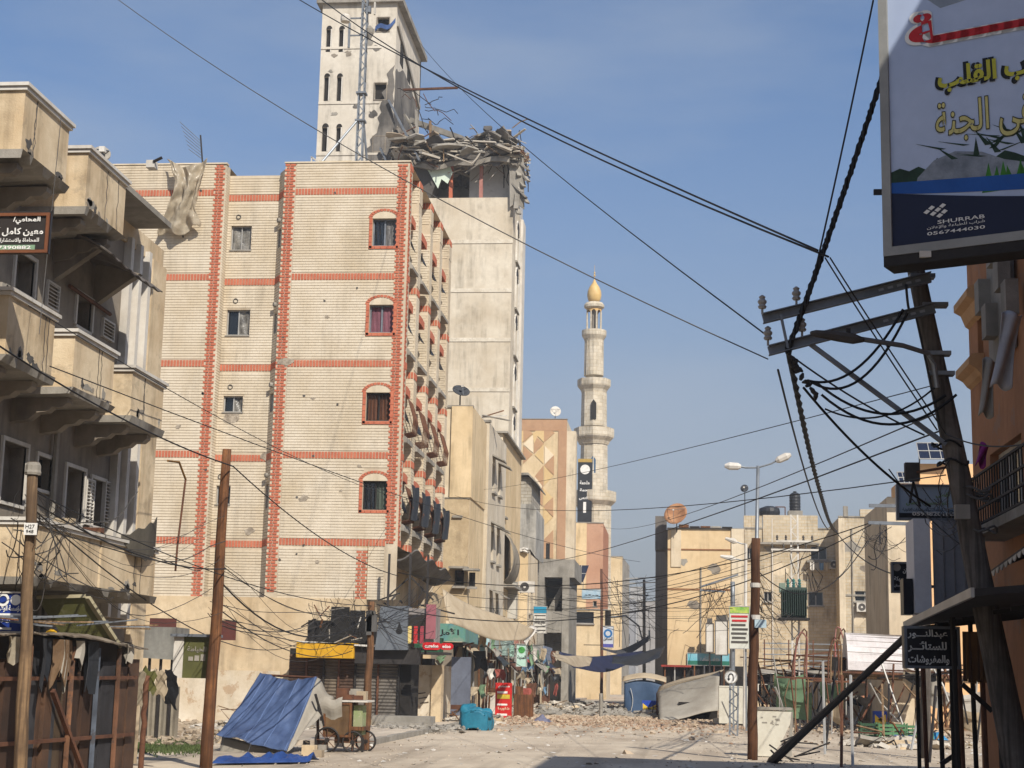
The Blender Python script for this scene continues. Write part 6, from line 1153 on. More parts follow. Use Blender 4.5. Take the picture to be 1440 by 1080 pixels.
def blet(t, u, v, w_, h_, m, bold, d, ar=True): return lettering(t, b0+UB*u+Z_*(v*VSC), UB, Z_, w_, h_*VSC, m, bt, bold, ar, thick=d)
blet('تربـــــــة', .25, 2.60, 1.78, .66, WHT, .1, .013); blet('تربـــــــة', .29, 2.66, 1.70, .55, REDL, .06, .016)
blet('أحباب القلب', .53, 2.04, 1.3, .5, BLKL, .07, .013); blet('أحباب القلب', .56, 2.08, 1.24, .42, flat('lime_print', (186, 182, 60)), .035, .016)
blet('والملتقى الجنة', .52, 1.36, 1.5, .6, flat('dark_olive', (62, 60, 34)), .03, .013); blet('والملتقى الجنة', .53, 1.375, 1.48, .57, flat('pale_gold', (200, 190, 120)), .004, .016)
blet('SHURRAB', .52, .345, .44, .05, WHT, .01, .02, False); blet('شراب للطباعة والإعلان', .42, .28, .54, .05, WHT, .01, .02); blet('0567444030', .42, .21, .54, .045, WHT, .01, .02, False)
for i in range(3):
    for j in range(2 if i != 1 else 3):
        cu, cv = .42+.06*i+.045*j, .47+.045*j-.035*i+.05; bquad('logo_tile', [(cu-.03, cv), (cu, cv-.025), (cu+.035, cv+.01), (cu+.005, cv+.035)], WHT, .02)
pb_ = b0+UB*2.2-NB*.3; MB().tube([(pb_.x, pb_.y, -.1), (pb_.x, pb_.y, b0.z+bh)], .14, 12).build('column', STEELD, bt)
# ================================================================== corner shop of the brick building and the shop row
cs = thing('corner_shop', 'burnt corner shop with brown shutters below a yellow fascia at the brick building foot', 'shop', (-10.5, 52.5, 0))
SY = 52.0; cxl, cxr = -12.6, -8.45
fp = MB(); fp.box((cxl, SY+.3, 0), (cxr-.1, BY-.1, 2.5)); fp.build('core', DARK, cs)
x = cxl+.02; ms = [SHUTB, SHUTB, mat('pale_door', (120, 108, 92), (84, 72, 60), streak=.5), SHUTB, SHUT, SHUT]
for k, wd in enumerate((.62, .58, .5, .55, .75, .68)):
    ribbed((x, SY+.2, .15), X_, Z_, wd-.06, 2.15, 20, .03).build('shutter', ms[k], cs); MB().box((x+wd-.06, SY+.1, .1), (x+wd, SY+.28, 2.4)).build('post', IRON if k % 2 else RUST, cs); x += wd
r = fr(SY-.5, 417, 903, 497, 926); YEL = mat('yellow_fascia_paint', (206, 158, 34), (182, 134, 28), streak=.15)
MB().box((r[0], SY-.5, r[2]), (r[1], SY+.3, r[3])).build('yellow_fascia', YEL, cs); MB().prism([(r[0], SY-.5, r[3]+.003), (r[1]+.9, SY-.5, r[3]-.12), (r[1]+.9, SY+.4, r[3]-.1), (r[0], SY+.4, r[3]+.003)], (0, 0, .05)).build('fascia_top', WHITEP, cs)
MB().box((r[1], SY-.3, r[2]-.15), (cxr+.2, SY+.3, r[3]-.1)).build('dark_fascia', DKM, cs)
MB().box((r[0]+.1, SY+.6, r[3]+.02), (r[1]+.3, BY-.1, r[3]+.75)).build('burnt_mezzanine', mat('soot', (34, 32, 30), (24, 22, 21)), cs)
for xa, ya, xb, yb in ((466, 853, 490, 877), (492, 858, 512, 880)): q = fr(BY-.2, xa, ya, xb, yb); MB().box((q[0], BY-.12, q[2]), (q[1], BY-.065, q[3])).build('burnt_opening', mat('soot', (0, 0, 0)), cs)
for k in range(14): p = atY(random.uniform(440, 510), random.uniform(850, 905), SY+.2); MB().bar(p, p+Vector((random.uniform(-.6, .6), random.uniform(-.2, .2), random.uniform(-.5, .3))), random.uniform(.03, .1), .03).build('debris_strip', random.choice([CONC, IRON, WOOD, WHITEP, GREYT]), cs)
MB().box((-11.9, 51.2, 0), (-7.7, 52.2, .42)).build('step_platform', CONC, cs); MB().box((-9.2, 50.7, 0), (-7.9, 51.2, .25)).build('step', CONC, cs); MB().box((-11.0, 50.9, 0), (-9.6, 51.2, .3)).build('step', PLAS, cs)
# broken overhang ceiling, steel frame, grey metal booth
rag(lambda u, v: (-10.2+1.3*u+.1*v, 54.3+8.5*v, 5.9-.35*math.sin(math.pi*u)-.25*v+.1*math.sin(17*v)), 8, 24, .05).build('torn_ceiling', mat('crumpled_sheet', (120, 116, 112), (84, 80, 76), bump=.6, bscale=8), cs)
for k in range(7): p = atY(530+random.uniform(0, 60), 800+random.uniform(0, 55), 53.5); MB().bar(p, p+Vector((random.uniform(-.3, 1.2), .3, random.uniform(-.9, .9))), .05, .05).build('bent_bar', IRON, cs)
for xx in (545, 575, 600): q = atY(xx, 860, 53.2); MB().bar((q.x, 53.2, 2.4), (q.x, 53.2, 5.7), .07).build('post', DKM, cs)
bo = thing('metal_booth', 'grey metal clad upper booth with a sloping left edge above the corner shutters', 'booth', (-9, 51.5, 2.4))
q = [atY(535, 853, SY-.6), atY(573, 852, SY-.6), atY(573, 914, SY-.6), atY(527, 914, SY-.6)]; GB = mat('booth_grey', (104, 110, 116), (88, 92, 98), rough=.55, scale=2, streak=.3, bump=.1)
MB().prism(q, (0, .9, 0)).build('front', GB, bo); r = fr(SY-.55, 574, 855, 611, 903); MB().box((r[0], SY-.4, r[2]), (r[1], SY+.6, r[3])).build('side_box', mat('booth_white', (150, 144, 140), (120, 112, 108), streak=.3), bo)
MB().box((r[0]+.02, SY-.45, r[2]+.1), (r[0]+.55, SY-.405, r[3]-.2)).build('opening', DARK, bo)
for k, c_ in enumerate(((214, 190, 120), (180, 44, 46), (150, 60, 70))): MB().box((r[0]+.0+.2*k, SY-.5, r[2]-.05), (r[0]+.12+.2*k, SY-.455, r[2]+.5)).build('poster_strip', flat('strip_%d' % k, c_), bo)
rag(lambda u, v: (r[1]-.3+.32*u, SY-.52, r[2]+.1+1.1*v), 3, 3, .02).build('pink_panel', flat('pink_panel', (150, 92, 98)), bo)
k_ = MB(); dx = (q[0].x+q[1].x)/2+.2; zc = atY(551, 888, SY).z; seg = [(dx+.11*math.cos(t), SY-.61, zc+.1*math.sin(t)) for t in [math.pi*(-1.25+1.5*j/10) for j in range(11)]]+[(dx, SY-.61, zc+.3)]; k_.prism(seg, (0, .005, 0)); k_.build('drop_mark', BLKL, bo)
ORD = flat('sign_red', (196, 24, 30))
def roundsign(label, Y, xa, ya, xb, yb, text, m):
    r = fr(Y, xa, ya, xb, yb); h = r[3]-r[2]; s = thing('round_end_sign', label, 'sign', (r[0], Y, r[2])); pts = []
    for k in range(9): t = math.pi/2+math.pi*k/8; pts.append((r[0]+h/2+h/2*math.cos(t), Y, r[2]+h/2+h/2*math.sin(t)))
    for k in range(9): t = -math.pi/2+math.pi*k/8; pts.append((r[1]-h/2+h/2*math.cos(t), Y, r[2]+h/2+h/2*math.sin(t)))
    MB().prism(pts, (0, .12, 0)).build('panel', m, s); lettering(text, (r[0]+h*.35, Y, r[2]+h*.25), X_, Z_, (r[1]-r[0])-h*.7, h*.5, WHT, s, .03, False, thick=.012); MB().bar(((r[0]+r[1])/2, Y+.1, r[2]+h/2), ((r[0]+r[1])/2, Y+1.5, r[2]+h/2), .06).build('bracket', IRON, s)
roundsign('red rounded sign with white lettering, the left longer one over the green fascia', 50.8, 594, 903, 620, 914, 'ooredoo', ORD); roundsign('short red rounded sign right of the longer red one', 51.6, 619, 904, 637, 914, 'edoo', ORD)
gs = thing('green_fascia_shop', 'shop with a green fascia and a graffiti covered pale wall', 'shop', (-8.4, 57, 0))
r = fr(55, 583, 896, 617, 934); MB().box((r[0], 55, r[2]+.4), (r[1], 56, r[3])).build('fascia', mat('green_fascia', (44, 92, 62), (30, 66, 48), spot=.3, spotc=(140, 140, 130)), gs); MB().box((r[0], 54.6, r[2]+.32), (r[1]+.3, 56, r[2]+.4)).build('fascia_edge', DKM, gs)
r = fr(56.5, 583, 935, 606, 1004); MB().box((r[0], 56.5, 0), (r[1], 63, r[3])).build('pale_wall', PLASW, gs); MB().box((r[1], 56.4, 0), (r[1]+.35, 57, r[3])).build('pier', PLAS, gs)
for k in range(6): z = r[3]-1.0-.16*(k//2); x = r[0]+.12+.45*(k % 2)+.06*(k//2); MB().bar((x, 56.485, z), (x+.3, 56.485, z+.05), .012, .03).build('graffiti', mat('graffiti_ink', (86, 74, 62), (70, 60, 50)), gs)
MB().box((-8.9, 56.7, 0), (-8.55, 57.5, 2.3)).build('door', IRON, gs)
MB().box((r[1]+.4, 58.5, 0), (r[1]+1.1, 58.7, 2.4)).build('blue_grey_door', mat('bluegrey_door', (104, 110, 124), (84, 88, 100), streak=.3), gs)
# row of wrecked shops down the left side
SIGNC = [((56, 120, 150), (90, 150, 110)), ((60, 130, 190), (214, 196, 90)), ((150, 178, 172), (176, 196, 190)), ((120, 160, 150), (160, 180, 170)), ((150, 60, 52), (180, 150, 120)), ((140, 150, 130), (110, 120, 100)), ((182, 176, 164), (150, 150, 144)), ((90, 110, 150), (130, 140, 160))]
desc = ['blue and yellow', 'bright blue', 'pale mint', 'faded green', 'dull red', 'olive grey', 'dirty white', 'slate blue']
yy = 62.0
for i in range(8):
    L = [5, 4.5, 5, 4.5, 5.5, 5, 6, 7][i]; xs = -8.5+.1*math.sin(i*2.1); s = thing('wrecked_shop', 'wrecked street shop with a %s sign panel, number %s along the left row' % (desc[i], ['one', 'two', 'three', 'four', 'five', 'six', 'seven', 'eight'][i]), 'shop', (xs, yy, 0), 'wrecked shops along the left side')
    s['label'] = ['first wrecked shop past the graffiti wall, blue and yellow sign', 'wrecked shop with bright blue sign, second past the graffiti wall', 'wrecked shop with pale mint sign beside the red menu board', 'wrecked shop with faded green sign behind the red menu board', 'wrecked shop with dull red awning in the middle of the left row', 'wrecked shop with olive grey sign near the pale canvas end', 'wrecked shop with dirty white sign beyond the canvas', 'last wrecked shop of the left row, slate blue sign'][i]
    zt_ = 2.9+.3*math.sin(i*1.7); c_ = SIGNC[i]
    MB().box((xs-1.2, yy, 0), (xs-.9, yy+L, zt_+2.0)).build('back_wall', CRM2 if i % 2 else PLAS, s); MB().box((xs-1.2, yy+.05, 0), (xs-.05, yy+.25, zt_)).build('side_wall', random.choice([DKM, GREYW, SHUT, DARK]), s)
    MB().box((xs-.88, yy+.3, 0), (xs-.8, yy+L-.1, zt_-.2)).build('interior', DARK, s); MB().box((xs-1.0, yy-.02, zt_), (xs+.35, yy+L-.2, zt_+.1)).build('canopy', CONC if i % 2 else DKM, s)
    m_ = mat('shop_sign_%d' % i, tuple(int(v*.75+36) for v in c_[0]), tuple(int(v*.7+36) for v in c_[1]), scale=1.2, bump=0, rough=.5, streak=.25, spot=.35, spotc=(150, 146, 136))
    MB().box((xs-.9, yy-.14, zt_+.12), (xs+.45, yy-.06, zt_+.8)).build('sign_panel', m_, s); lettering(['الأمل', 'القدس', 'السلام', 'الهدى', 'الشرق', 'النور', 'الوفاء', 'الأقصى'][i], (xs-.7, yy-.14, zt_+.3), X_, Z_, .9, .32, WHT if i % 2 else BLKL, s, .03)
    MB().box((xs+.3, yy, zt_+.12), (xs+.36, yy+L-.3, zt_+.95)).build('street_sign', m_, s)
    for k in range(4): y_ = yy+.2+k*L/4; MB().tube([(xs+.3, y_, 0), (xs+.3+random.uniform(-.15, .15), y_, zt_)], .045, 6).build('post', random.choice([RUST, IRON, WOOD, ALU]), s)
    for k in range(3): x = xs-.6+random.uniform(0, 1.0); MB().box((x, yy-.3-.1*k, .1), (x+.4, yy-.2-.1*k, .5+random.random()*1.3)).build('loose_board', random.choice([WOOD, CREAMT, GREYT, RUST, WHITEP, SHUT]), s)
    for k in range(9):
        x = xs+random.uniform(-.7, 1.0); z = random.uniform(.1, 3.6); y_ = yy+random.uniform(-.5, L*.8); c9 = random.choice([WHITEP, GREYT, CREAMT, RUST, WOOD, PLASTIC, BLKT, mat('faded_blue_bits', (104, 132, 156), (84, 110, 134)), mat('faded_red_bits', (160, 84, 72), (130, 66, 58)), mat('faded_green_bits', (112, 138, 108), (90, 114, 88))])
        w9, h9 = random.uniform(.15, .55), random.uniform(.15, .8); ph9 = random.uniform(0, 6); rag(lambda u, v: (x+w9*u+.05*math.sin(5*v+ph9), y_+.1*math.sin(6*u+ph9)*v, z+h9*(1-v)+.08*math.sin(7*u+ph9)*v), 4, 4, .012).build('hanging_scrap', c9, s)
    for k in range(8): p = Vector((xs+random.uniform(-.8, .8), yy+random.uniform(-.4, 1), zt_+random.uniform(-.9, .6))); MB().bar(p, p+Vector((random.uniform(-.9, .9), random.uniform(-.4, .4), random.uniform(-1.2, .2))), random.uniform(.04, .14), .03).build('hanging_strip', random.choice([IRON, CONC, WOOD, GREYT, PLASTIC, RUST]), s)
    rag(lambda u, v: (xs+.3+.5*v, yy+.3+(L-.8)*u, zt_-.05-.4*v-.15*math.sin(math.pi*u)*v+.05*math.sin(9*u+i)), 10, 5, .012).build('awning', [CREAMT, GREYT, BLKT, RUST, mat('red_awning', (160, 56, 48), (120, 42, 38)), BLKT, GREYT, BLUED][i], s)
    yy += L+.3
# vertical shop blades and hoardings
VS = [(651, 888, 655+8, 960, 66, 'sky blue and yellow upright sign over the brown post', (70, 140, 190), (210, 200, 90), 'القمة'), (668, 895, 690, 918, 68, 'pale striped blue sign beside the brown post', (190, 200, 196), (140, 180, 190), 'الريم'), (726, 905, 741, 938, 78, 'mint upright sign with a green emblem under the canvas end', (184, 208, 196), (160, 196, 180), 'المدينة'), (705, 905, 724, 925, 80, 'pale green sign left of the mint upright one', (160, 186, 170), (130, 166, 150), 'الصفا'), (750, 852, 769, 891, 88, 'tall white sign with a turquoise header on the left row', (206, 204, 196), (190, 186, 176), 'مجمع عيادات'), (818, 828, 845, 843, 125, 'pale blue printed banner below the solar panel', (186, 200, 206), (120, 160, 186), 'مركز'), (847, 880, 863, 911, 130, 'white sign with a blue swoosh at the street bend', (204, 206, 208), (180, 186, 196), 'المستقبل'), (708, 818, 727, 870, 84, 'tall faded white hoarding above the canvas', (204, 200, 190), (176, 170, 158), '')]
for xa, ya, xb, yb, Y, lab, c_, c2_, tx in VS:
    r = fr(Y, xa, ya, xb, yb); face = mat('hoarding_%d' % xa, c_, c2_, scale=.9, bump=0, rough=.5, streak=.1)
    s = signboard(lab, (r[0], Y, r[2]), X_, Z_, r[1]-r[0], r[3]-r[2], face, ALU, [(tx, .12, .3, .76, .2, BLKL if xa != 651 else WHT, True, .03)] if tx else [], .04, .12, 'upright_sign')
    if xa == 750:
        MB().box((r[0]+.03, Y-.03, r[3]-.38), (r[1]-.03, Y-.005, r[3]-.04)).build('header', flat('turquoise', (40, 140, 176)), s)
        for k in range(5): MB().box((r[0]+.08, Y-.02, r[2]+.15+.2*k), (r[1]-.08, Y-.005, r[2]+.2+.2*k)).build('text_line', CONCD, s)
    if xa == 847: disc(((r[0]+r[1])/2, Y, r[3]-.6), X_, Z_, .35, flat('swoosh_blue', (40, 110, 170)), s, r0=.2); MB().box((r[0], Y-.02, r[2]), (r[1], Y-.005, r[2]+.3)).build('footer', flat('violet_strip', (84, 84, 160)), s)
    if xa == 726: disc(((r[0]+r[1])/2, Y, r[3]-.3), X_, Z_, .16, flat('leaf_green', (70, 150, 70)), s)
    MB().bar(((r[0]+r[1])/2, Y+.1, r[2]+.2), (-9.0 if Y < 100 else r[0]-1.5, Y+.6, r[2]+.2), .06).build('bracket', IRON, s)
ac_unit(atY(729, 833, 86), X_, 'white outdoor air conditioner on the shop house wall', 1.0)
bp_ = G(656, 1008); pole('brown square post standing before the wrecked shops', bp_, atY(658, 880, bp_.y), .13, .12, WOOD, 'shop_post', 'post', 4, 0)
rs = thing('menu_board', 'bright red menu board standing at the street edge', 'sign', G(707, 1010)); Yr = rs.location.y; r = fr(Yr, 697, 960, 719, 1006)
REDF = flat('menu_red', (196, 34, 30)); MB().box((r[0], Yr, .02), (r[1], Yr+.14, r[3])).build('panel', REDF, rs)
for k, (v, h, m_) in enumerate(((.84, .1, WHT), (.70, .06, WHT), (.55, .12, YELL), (.36, .05, WHT), (.22, .1, flat('food_print', (216, 190, 160))), (.07, .06, WHT))):
    if k in (0, 4): lettering('مطعم' if k == 0 else 'شاورما', (r[0]+.12, Yr, r[3]*v), X_, Z_, (r[1]-r[0])*.7, r[3]*h, m_, rs, .04)
    else: MB().box((r[0]+.08, Yr-.012, r[3]*v), (r[1]-.08-.1*(k % 2), Yr, r[3]*(v+h))).build('print_line', m_, rs)
MB().box((r[1]+.05, Yr+.4, 0), (r[1]+.9, Yr+.5, 1.0)).build('leaning_board', WOOD, rs)
# canvases strung over the street edge
def canvas(label, pts, m, sag=.25, name='canvas_awning'):
    A, B, C, D = [atY(*p) for p in pts]
    return one(name, rag(lambda u, v: A.lerp(B, u).lerp(D.lerp(C, u), v)-Z_*(sag*math.sin(math.pi*u)+.06*math.sin(7*u+4*v)), 20, 10, .015), m, label, 'awning', None, True)
canvas('large pale canvas awning slung along the left shop row', [(622, 828, 57), (752, 884, 66), (737, 903, 64), (632, 878, 55)], CREAMT, .12)
canvas('white canvas flap at the far end of the large awning', [(731, 880, 65.9), (756, 882, 66.5), (742, 905, 64.5), (737, 905, 63.9)], WHITEP, .02)
canvas('beige canvas awning with a dark blue lining in mid street', [(777, 917, 90), (833, 924, 96), (829, 938, 94), (786, 930, 89)], mat('dusty_canvas', (168, 154, 132), (140, 126, 106), bump=.4, bscale=8, trans=.1), .08)
canvas('dark blue sheet hanging across the street below the cables', [(785, 916, 97), (905, 914, 108), (890, 932, 103), (806, 940, 97)], BLUED, .35)
canvas('black net strung high across the far street', [(845, 910, 110), (912, 893, 112), (912, 903, 110), (845, 914, 108)], mat('grey_net', (70, 70, 74), (56, 56, 60)), .5)
canvas('dark blue sheet continuing right to the beige gable', [(862, 922, 100), (935, 908, 103), (928, 926, 101), (860, 934, 99)], BLKT, .2)

# ================================================================== centre and right street furniture
g = G(1057, 1070); wp = pole('brown wooden pole with white bands in the right street', g, atY(1063, 757, g.y), .115, .1, grain(mat('dark_brown_pole', (104, 70, 46), (76, 48, 32), scale=3, streak=.4, bump=.3), (52, 34, 24)))
for y_ in (823, 868): q = atY(1062, y_, g.y); MB().lathe(q-Z_*.05, [(.112, 0), (.114, .05), (.112, .1)], 12).build('band', WHITEP, wp)
q = atY(1060, 875, g.y-.13); MB().box(q+Vector((.02, 0, -.12)), q+Vector((.28, .02, .06))).build('plate', mat('pale_blue_plate', (176, 194, 200), (160, 178, 186)), wp)
lm = thing('street_lamp', 'tall steel street lamp with two opposed white heads', 'street lamp', (2.1, 45, 0)); t0 = atY(1066, 655, 45)
MB().tube([(2.12, 45, -.1), (2.2, 45, 4), (t0.x, 45, t0.z)], [.085, .06, .045], 10).build('post', STEEL, lm, True)
for xy, hd in (((1041, 656), (1019, 655)), ((1092, 648), (1112, 639))):
    a = atY(*xy, 45); b = atY(*hd, 45); MB().tube([t0-Z_*.05, a.lerp(t0, .3)-Z_*.04, a], .028, 6).build('arm', STEEL, lm); d = (b-a); n_ = Vector((0, 0, 1))
    MB().tube([a-d*.05, a+d*.15, a+d*.7, b], [.05, .1, .11, .05], 8).build('lamp_head', WHITEP, lm)
sl2 = thing('small_street_lamp', 'shorter street lamp with two white heads before the beige gable', 'street lamp', (2.6, 62, 0)); b_ = atY(1049, 765, 62)
MB().tube([(b_.x-.1, 62, 0), (b_.x, 62, b_.z)], .06, 8).build('post', WHITEP, sl2)
for xa, ya, xb, yb in ((1044, 765, 1020, 757), (1044, 788, 1013, 782)): a = atY(xa, ya, 62); b = atY(xb, yb, 62); MB().tube([Vector((b_.x, 62, a.z)), a, a.lerp(b, .4)], .025, 6).build('arm', STEEL, sl2); MB().tube([a.lerp(b, .3), a.lerp(b, .5), b], [.04, .11, .05], 8).build('lamp_head', WHITEP, sl2)
# transformer on its lattice pole
tf = thing('pole_transformer', 'green finned transformer mounted on a pale lattice pole', 'transformer', (5.0, 62, 0)); tz0, tz1 = atY(1118, 869, 62).z, atY(1118, 826, 62).z; xa, xb = atY(1099, 850, 62).x, atY(1134, 850, 62).x
px0 = atY(1119, 800, 62).x
for sx in (-1, 1): MB().bar((px0+sx*.13, 62.5, 0), (px0+sx*.13, 62.5, atY(1118, 722, 62).z), .06).build('leg', WHITEP, tf)
lc = MB(); z = 0; k = 0
while z < atY(1118, 725, 62).z: s = 1 if k % 2 else -1; lc.bar((px0-s*.13, 62.5, z), (px0+s*.13, 62.5, z+.3), .035); z += .3; k += 1
lc.build('lattice', WHITEP, tf); TG = mat('transformer_green', (62, 78, 70), (50, 64, 58), rough=.6)
MB().box((xa, 61.9, tz0), (xb, 62.4, tz1)).build('tank', TG, tf)
for k in range(12): x = xa+.02+k*(xb-xa-.04)/11; MB().box((x-.012, 61.72, tz0+.08), (x+.012, 61.9, tz1-.08)).build('fin', TG, tf)
MB().box((xa-.1, 61.7, tz0-.08), (xb+.1, 62.7, tz0)).build('platform', IRON, tf); MB().box((xa-.08, 61.85, tz1-.2), (xa+.15, 62.2, tz1+.15)).build('conservator', mat('pale_green', (126, 140, 126), (108, 122, 110)), tf)
for k in range(3): q = Vector((xa+.25+.22*k, 62.1, tz1)); MB().lathe(q, [(.05, 0), (.07, .08), (.04, .1), (.07, .17), (.04, .2), (.06, .27), (.02, .34)], 8).build('bushing', mat('teal_ceramic', (60, 110, 104), (48, 90, 86)), tf)
for z_, L in ((atY(1118, 772, 62).z, .9), (atY(1118, 760, 62).z, .7)):
    MB().bar((px0-L, 62.4, z_), (px0+L, 62.4, z_), .07).build('cross_arm', WHITEP, tf)
    for k in (-1, -.5, .5, 1): MB().lathe((px0+k*L*.95, 62.4, z_), [(.02, 0), (.05, .06), (.03, .1), (.05, .16), (.02, .24)], 8).build('insulator', CONCD, tf)
for k in range(16):
    p = Vector((px0+random.uniform(-.8, .8), 62.2, random.uniform(tz1-.2, atY(1118, 765, 62).z))); MB().tube([p, p+Vector((random.uniform(-.3, .3), -.05, -.3)), p+Vector((random.uniform(-.4, .4), 0, -.7-random.random()*.4))], .014, 4).build('lead', WIRE, tf)
# candidate poster on posts, U-turn sign, cabinets
s, r = psign('white poster board with red text and a green top on posts', 58, 1025, 852, 1055, 913, mat('poster_white', (200, 200, 190), (184, 184, 172), bump=0), ALU, [], 'poster_board', .06); MB().box((r[0]+.03, 57.98, r[3]-.25), (r[1]-.03, 57.995, r[3]-.03)).build('green_top', mat('poster_green', (74, 150, 70), (190, 190, 90), scale=5, bump=0), s)
for k in range(7): MB().box((r[0]+.08+.03*(k % 2), 57.98, r[3]-.4-.15*k), (r[1]-.08-.04*(k % 3), 57.995, r[3]-.33-.15*k)).build('text_line', REDL if k in (0, 1) else CONCD, s)
for x in (r[0]+.15, r[1]-.15): MB().bar((x, 58.1, 0), (x, 58.1, r[2]+.1), .06).build('post', STEEL, s)
us = thing('u_turn_sign', 'round white traffic sign with a curled arrow on a lattice stand', 'traffic sign', G(1030, 1036)); Yu = us.location.y; q = atY(1028, 952, Yu); disc(q, X_, Z_, .21, WHT, us, 'disc'); disc(q-Vector((0, .012, 0)), X_, Z_, .22, CONC, us, 'rim', r0=.19)
ar_ = [q+Vector((.07*math.cos(t), -.025, .07*math.sin(t)+.03)) for t in [math.pi*k/8 for k in range(9)]]+[q+Vector((-.07, -.025, -.06))]; MB().tube([q+Vector((.07, -.025, -.12))]+ar_, .016, 5).build('arrow', BLKL, us); MB().prism([q+Vector((-.12, -.03, -.05)), q+Vector((-.02, -.03, -.05)), q+Vector((-.07, -.03, -.13))], (0, .01, 0)).build('arrow_tip', BLKL, us)
for x in (1026, 1037): MB().bar(G(x, 1036), atY(x+1, 940 if x < 1030 else 965, Yu+.05), .06).build('leg', STEEL, us)
l_ = MB(); a, b = G(1026, 1036), G(1037, 1036)
for k in range(7): p_ = a+Z_*.22*k; q_ = b+Z_*.22*(k+1); l_.bar(p_ if k % 2 else b+Z_*.22*k, q_ if k % 2 else a+Z_*.22*(k+1), .03)
l_.build('lattice', STEEL, us)
CABM = mat('cabinet_paint', (206, 202, 188), (186, 180, 164), rough=.5, streak=.15, scale=1.2)
g2 = G(1031, 1022); kb = thing('tall_white_cabinet', 'tall white electrical cabinet behind the round traffic sign', 'cabinet', g2); r = fr(g2.y, 1011, 966, 1053, 1022)
MB().box((r[0], g2.y, .12), (r[1], g2.y+.7, r[3])).build('body', CABM, kb); MB().box((r[0], g2.y-.02, r[3]), (r[1], g2.y+.72, r[3]+.05)).build('lid', CABM, kb); MB().box(((r[0]+r[1])/2-.008, g2.y-.012, .15), ((r[0]+r[1])/2+.008, g2.y, r[3]-.03)).build('door_gap', CONCD, kb); MB().box((r[0], g2.y+.05, -.02), (r[1], g2.y+.6, .12)).build('plinth', CONCD, kb)
g1 = G(1080, 1066); k1 = thing('battered_white_cabinet', 'battered white cabinet with a slanted torn side near the brown pole', 'cabinet', g1); Y1 = g1.y
pl = [atY(*p_, Y1) for p_ in ((1064, 998), (1113, 1001), (1111, 1018), (1098, 1046), (1084, 1064), (1062, 1063))]; MB().prism(pl, (0, .55, 0)).build('body', CABM, k1); MB().prism([pl[1]+Vector((.0, .1, 0)), pl[1]+Vector((.06, .5, .0)), pl[4]+Vector((.5, .5, 0)), pl[4]+Vector((.36, .1, 0))], (.01, 0, 0)).build('side_panel', GREYT, k1); tp_ = pl[0]; MB().box((pl[0].x-.02, Y1-.03, pl[0].z), (pl[1].x+.02, Y1+.58, pl[0].z+.06)).build('lid', CONC, k1); MB().box((pl[5].x+.08, Y1+.05, -.02), (pl[4].x-.02, Y1+.5, pl[5].z)).build('plinth', WOODP, k1)
for k in range(10): p_ = atY(random.uniform(1068, 1105), random.uniform(1008, 1025), Y1-.004); MB().box(p_, p_+Vector((random.uniform(.03, .12), .003, random.uniform(.01, .04)))).build('torn_mark', CONC, k1)
# tents
gt = thing('grey_canvas_stall', 'collapsed stall under a big grey canvas slab in mid street', 'stall', (1, 72, 0)); Pt = [atY(924, 974, 76), atY(1012, 944, 73), atY(1010, 1000, 71), atY(928, 1014, 70)]
rag(lambda u, v: Pt[0].lerp(Pt[1], u).lerp(Pt[3].lerp(Pt[2], u), v)+Vector((0, -.1*math.sin(math.pi*u), .05*math.sin(6*u+3*v))), 16, 10, .03).build('canvas', GREYT, gt, True); tp2 = [atY(928, 965, 79), atY(1018, 940, 77)]
rag(lambda u, v: tp2[0].lerp(tp2[1], u).lerp(Pt[0].lerp(Pt[1], u), v)+Vector((0, 0, .06*math.sin(5*u))), 12, 4, .03).build('canvas_top', CREAMT, gt, True); f_ = MB(); f_.bar(Pt[1], (Pt[1].x, 73, 0), .08); f_.bar(Pt[0], (Pt[0].x, 76, 0), .08); f_.build('frame', RUST, gt); MB().box((Pt[3].x+.8, 72, 0), (Pt[2].x, 75, .8)).build('counter', DARK, gt)
bt_ = thing('blue_tent', 'dark blue tarpaulin tent left of the grey canvas stall', 'tent', (-1.5, 82, 0)); a, b = G(878, 1004), G(931, 1006); Yb = 82; r = fr(Yb, 878, 957, 931, 1004); BT = mat('slate_blue_tarp', (62, 84, 112), (50, 70, 96), rough=.6, scale=1.5, bump=.4, bscale=7)
rag(lambda u, v: (r[0]+(r[1]-r[0])*u, Yb-.12*math.sin(9*u)*(1-v)-.05*math.sin(3*v), .02+(r[3]-.15+.18*math.sin(math.pi*u))*v), 20, 10, .02).build('front', BT, bt_, True); rag(lambda u, v: (r[0]-.1+(r[1]-r[0]+.3)*u, Yb-.2+2.6*v, r[3]-.05+.2*math.sin(math.pi*u)+.25*math.sin(math.pi*v)), 14, 8, .02).build('roof', CREAMT, bt_, True); rag(lambda u, v: (r[0], Yb+2.4*u, .02+(r[3]-.1)*v), 6, 4, .02).build('side', BT, bt_)
rag(lambda u, v: (r[0]+.32+.12*math.sin(math.pi*v), Yb-.18-.04*u, .1+1.2*v), 2, 8, .02).build('pale_flap', WHITEP, bt_)
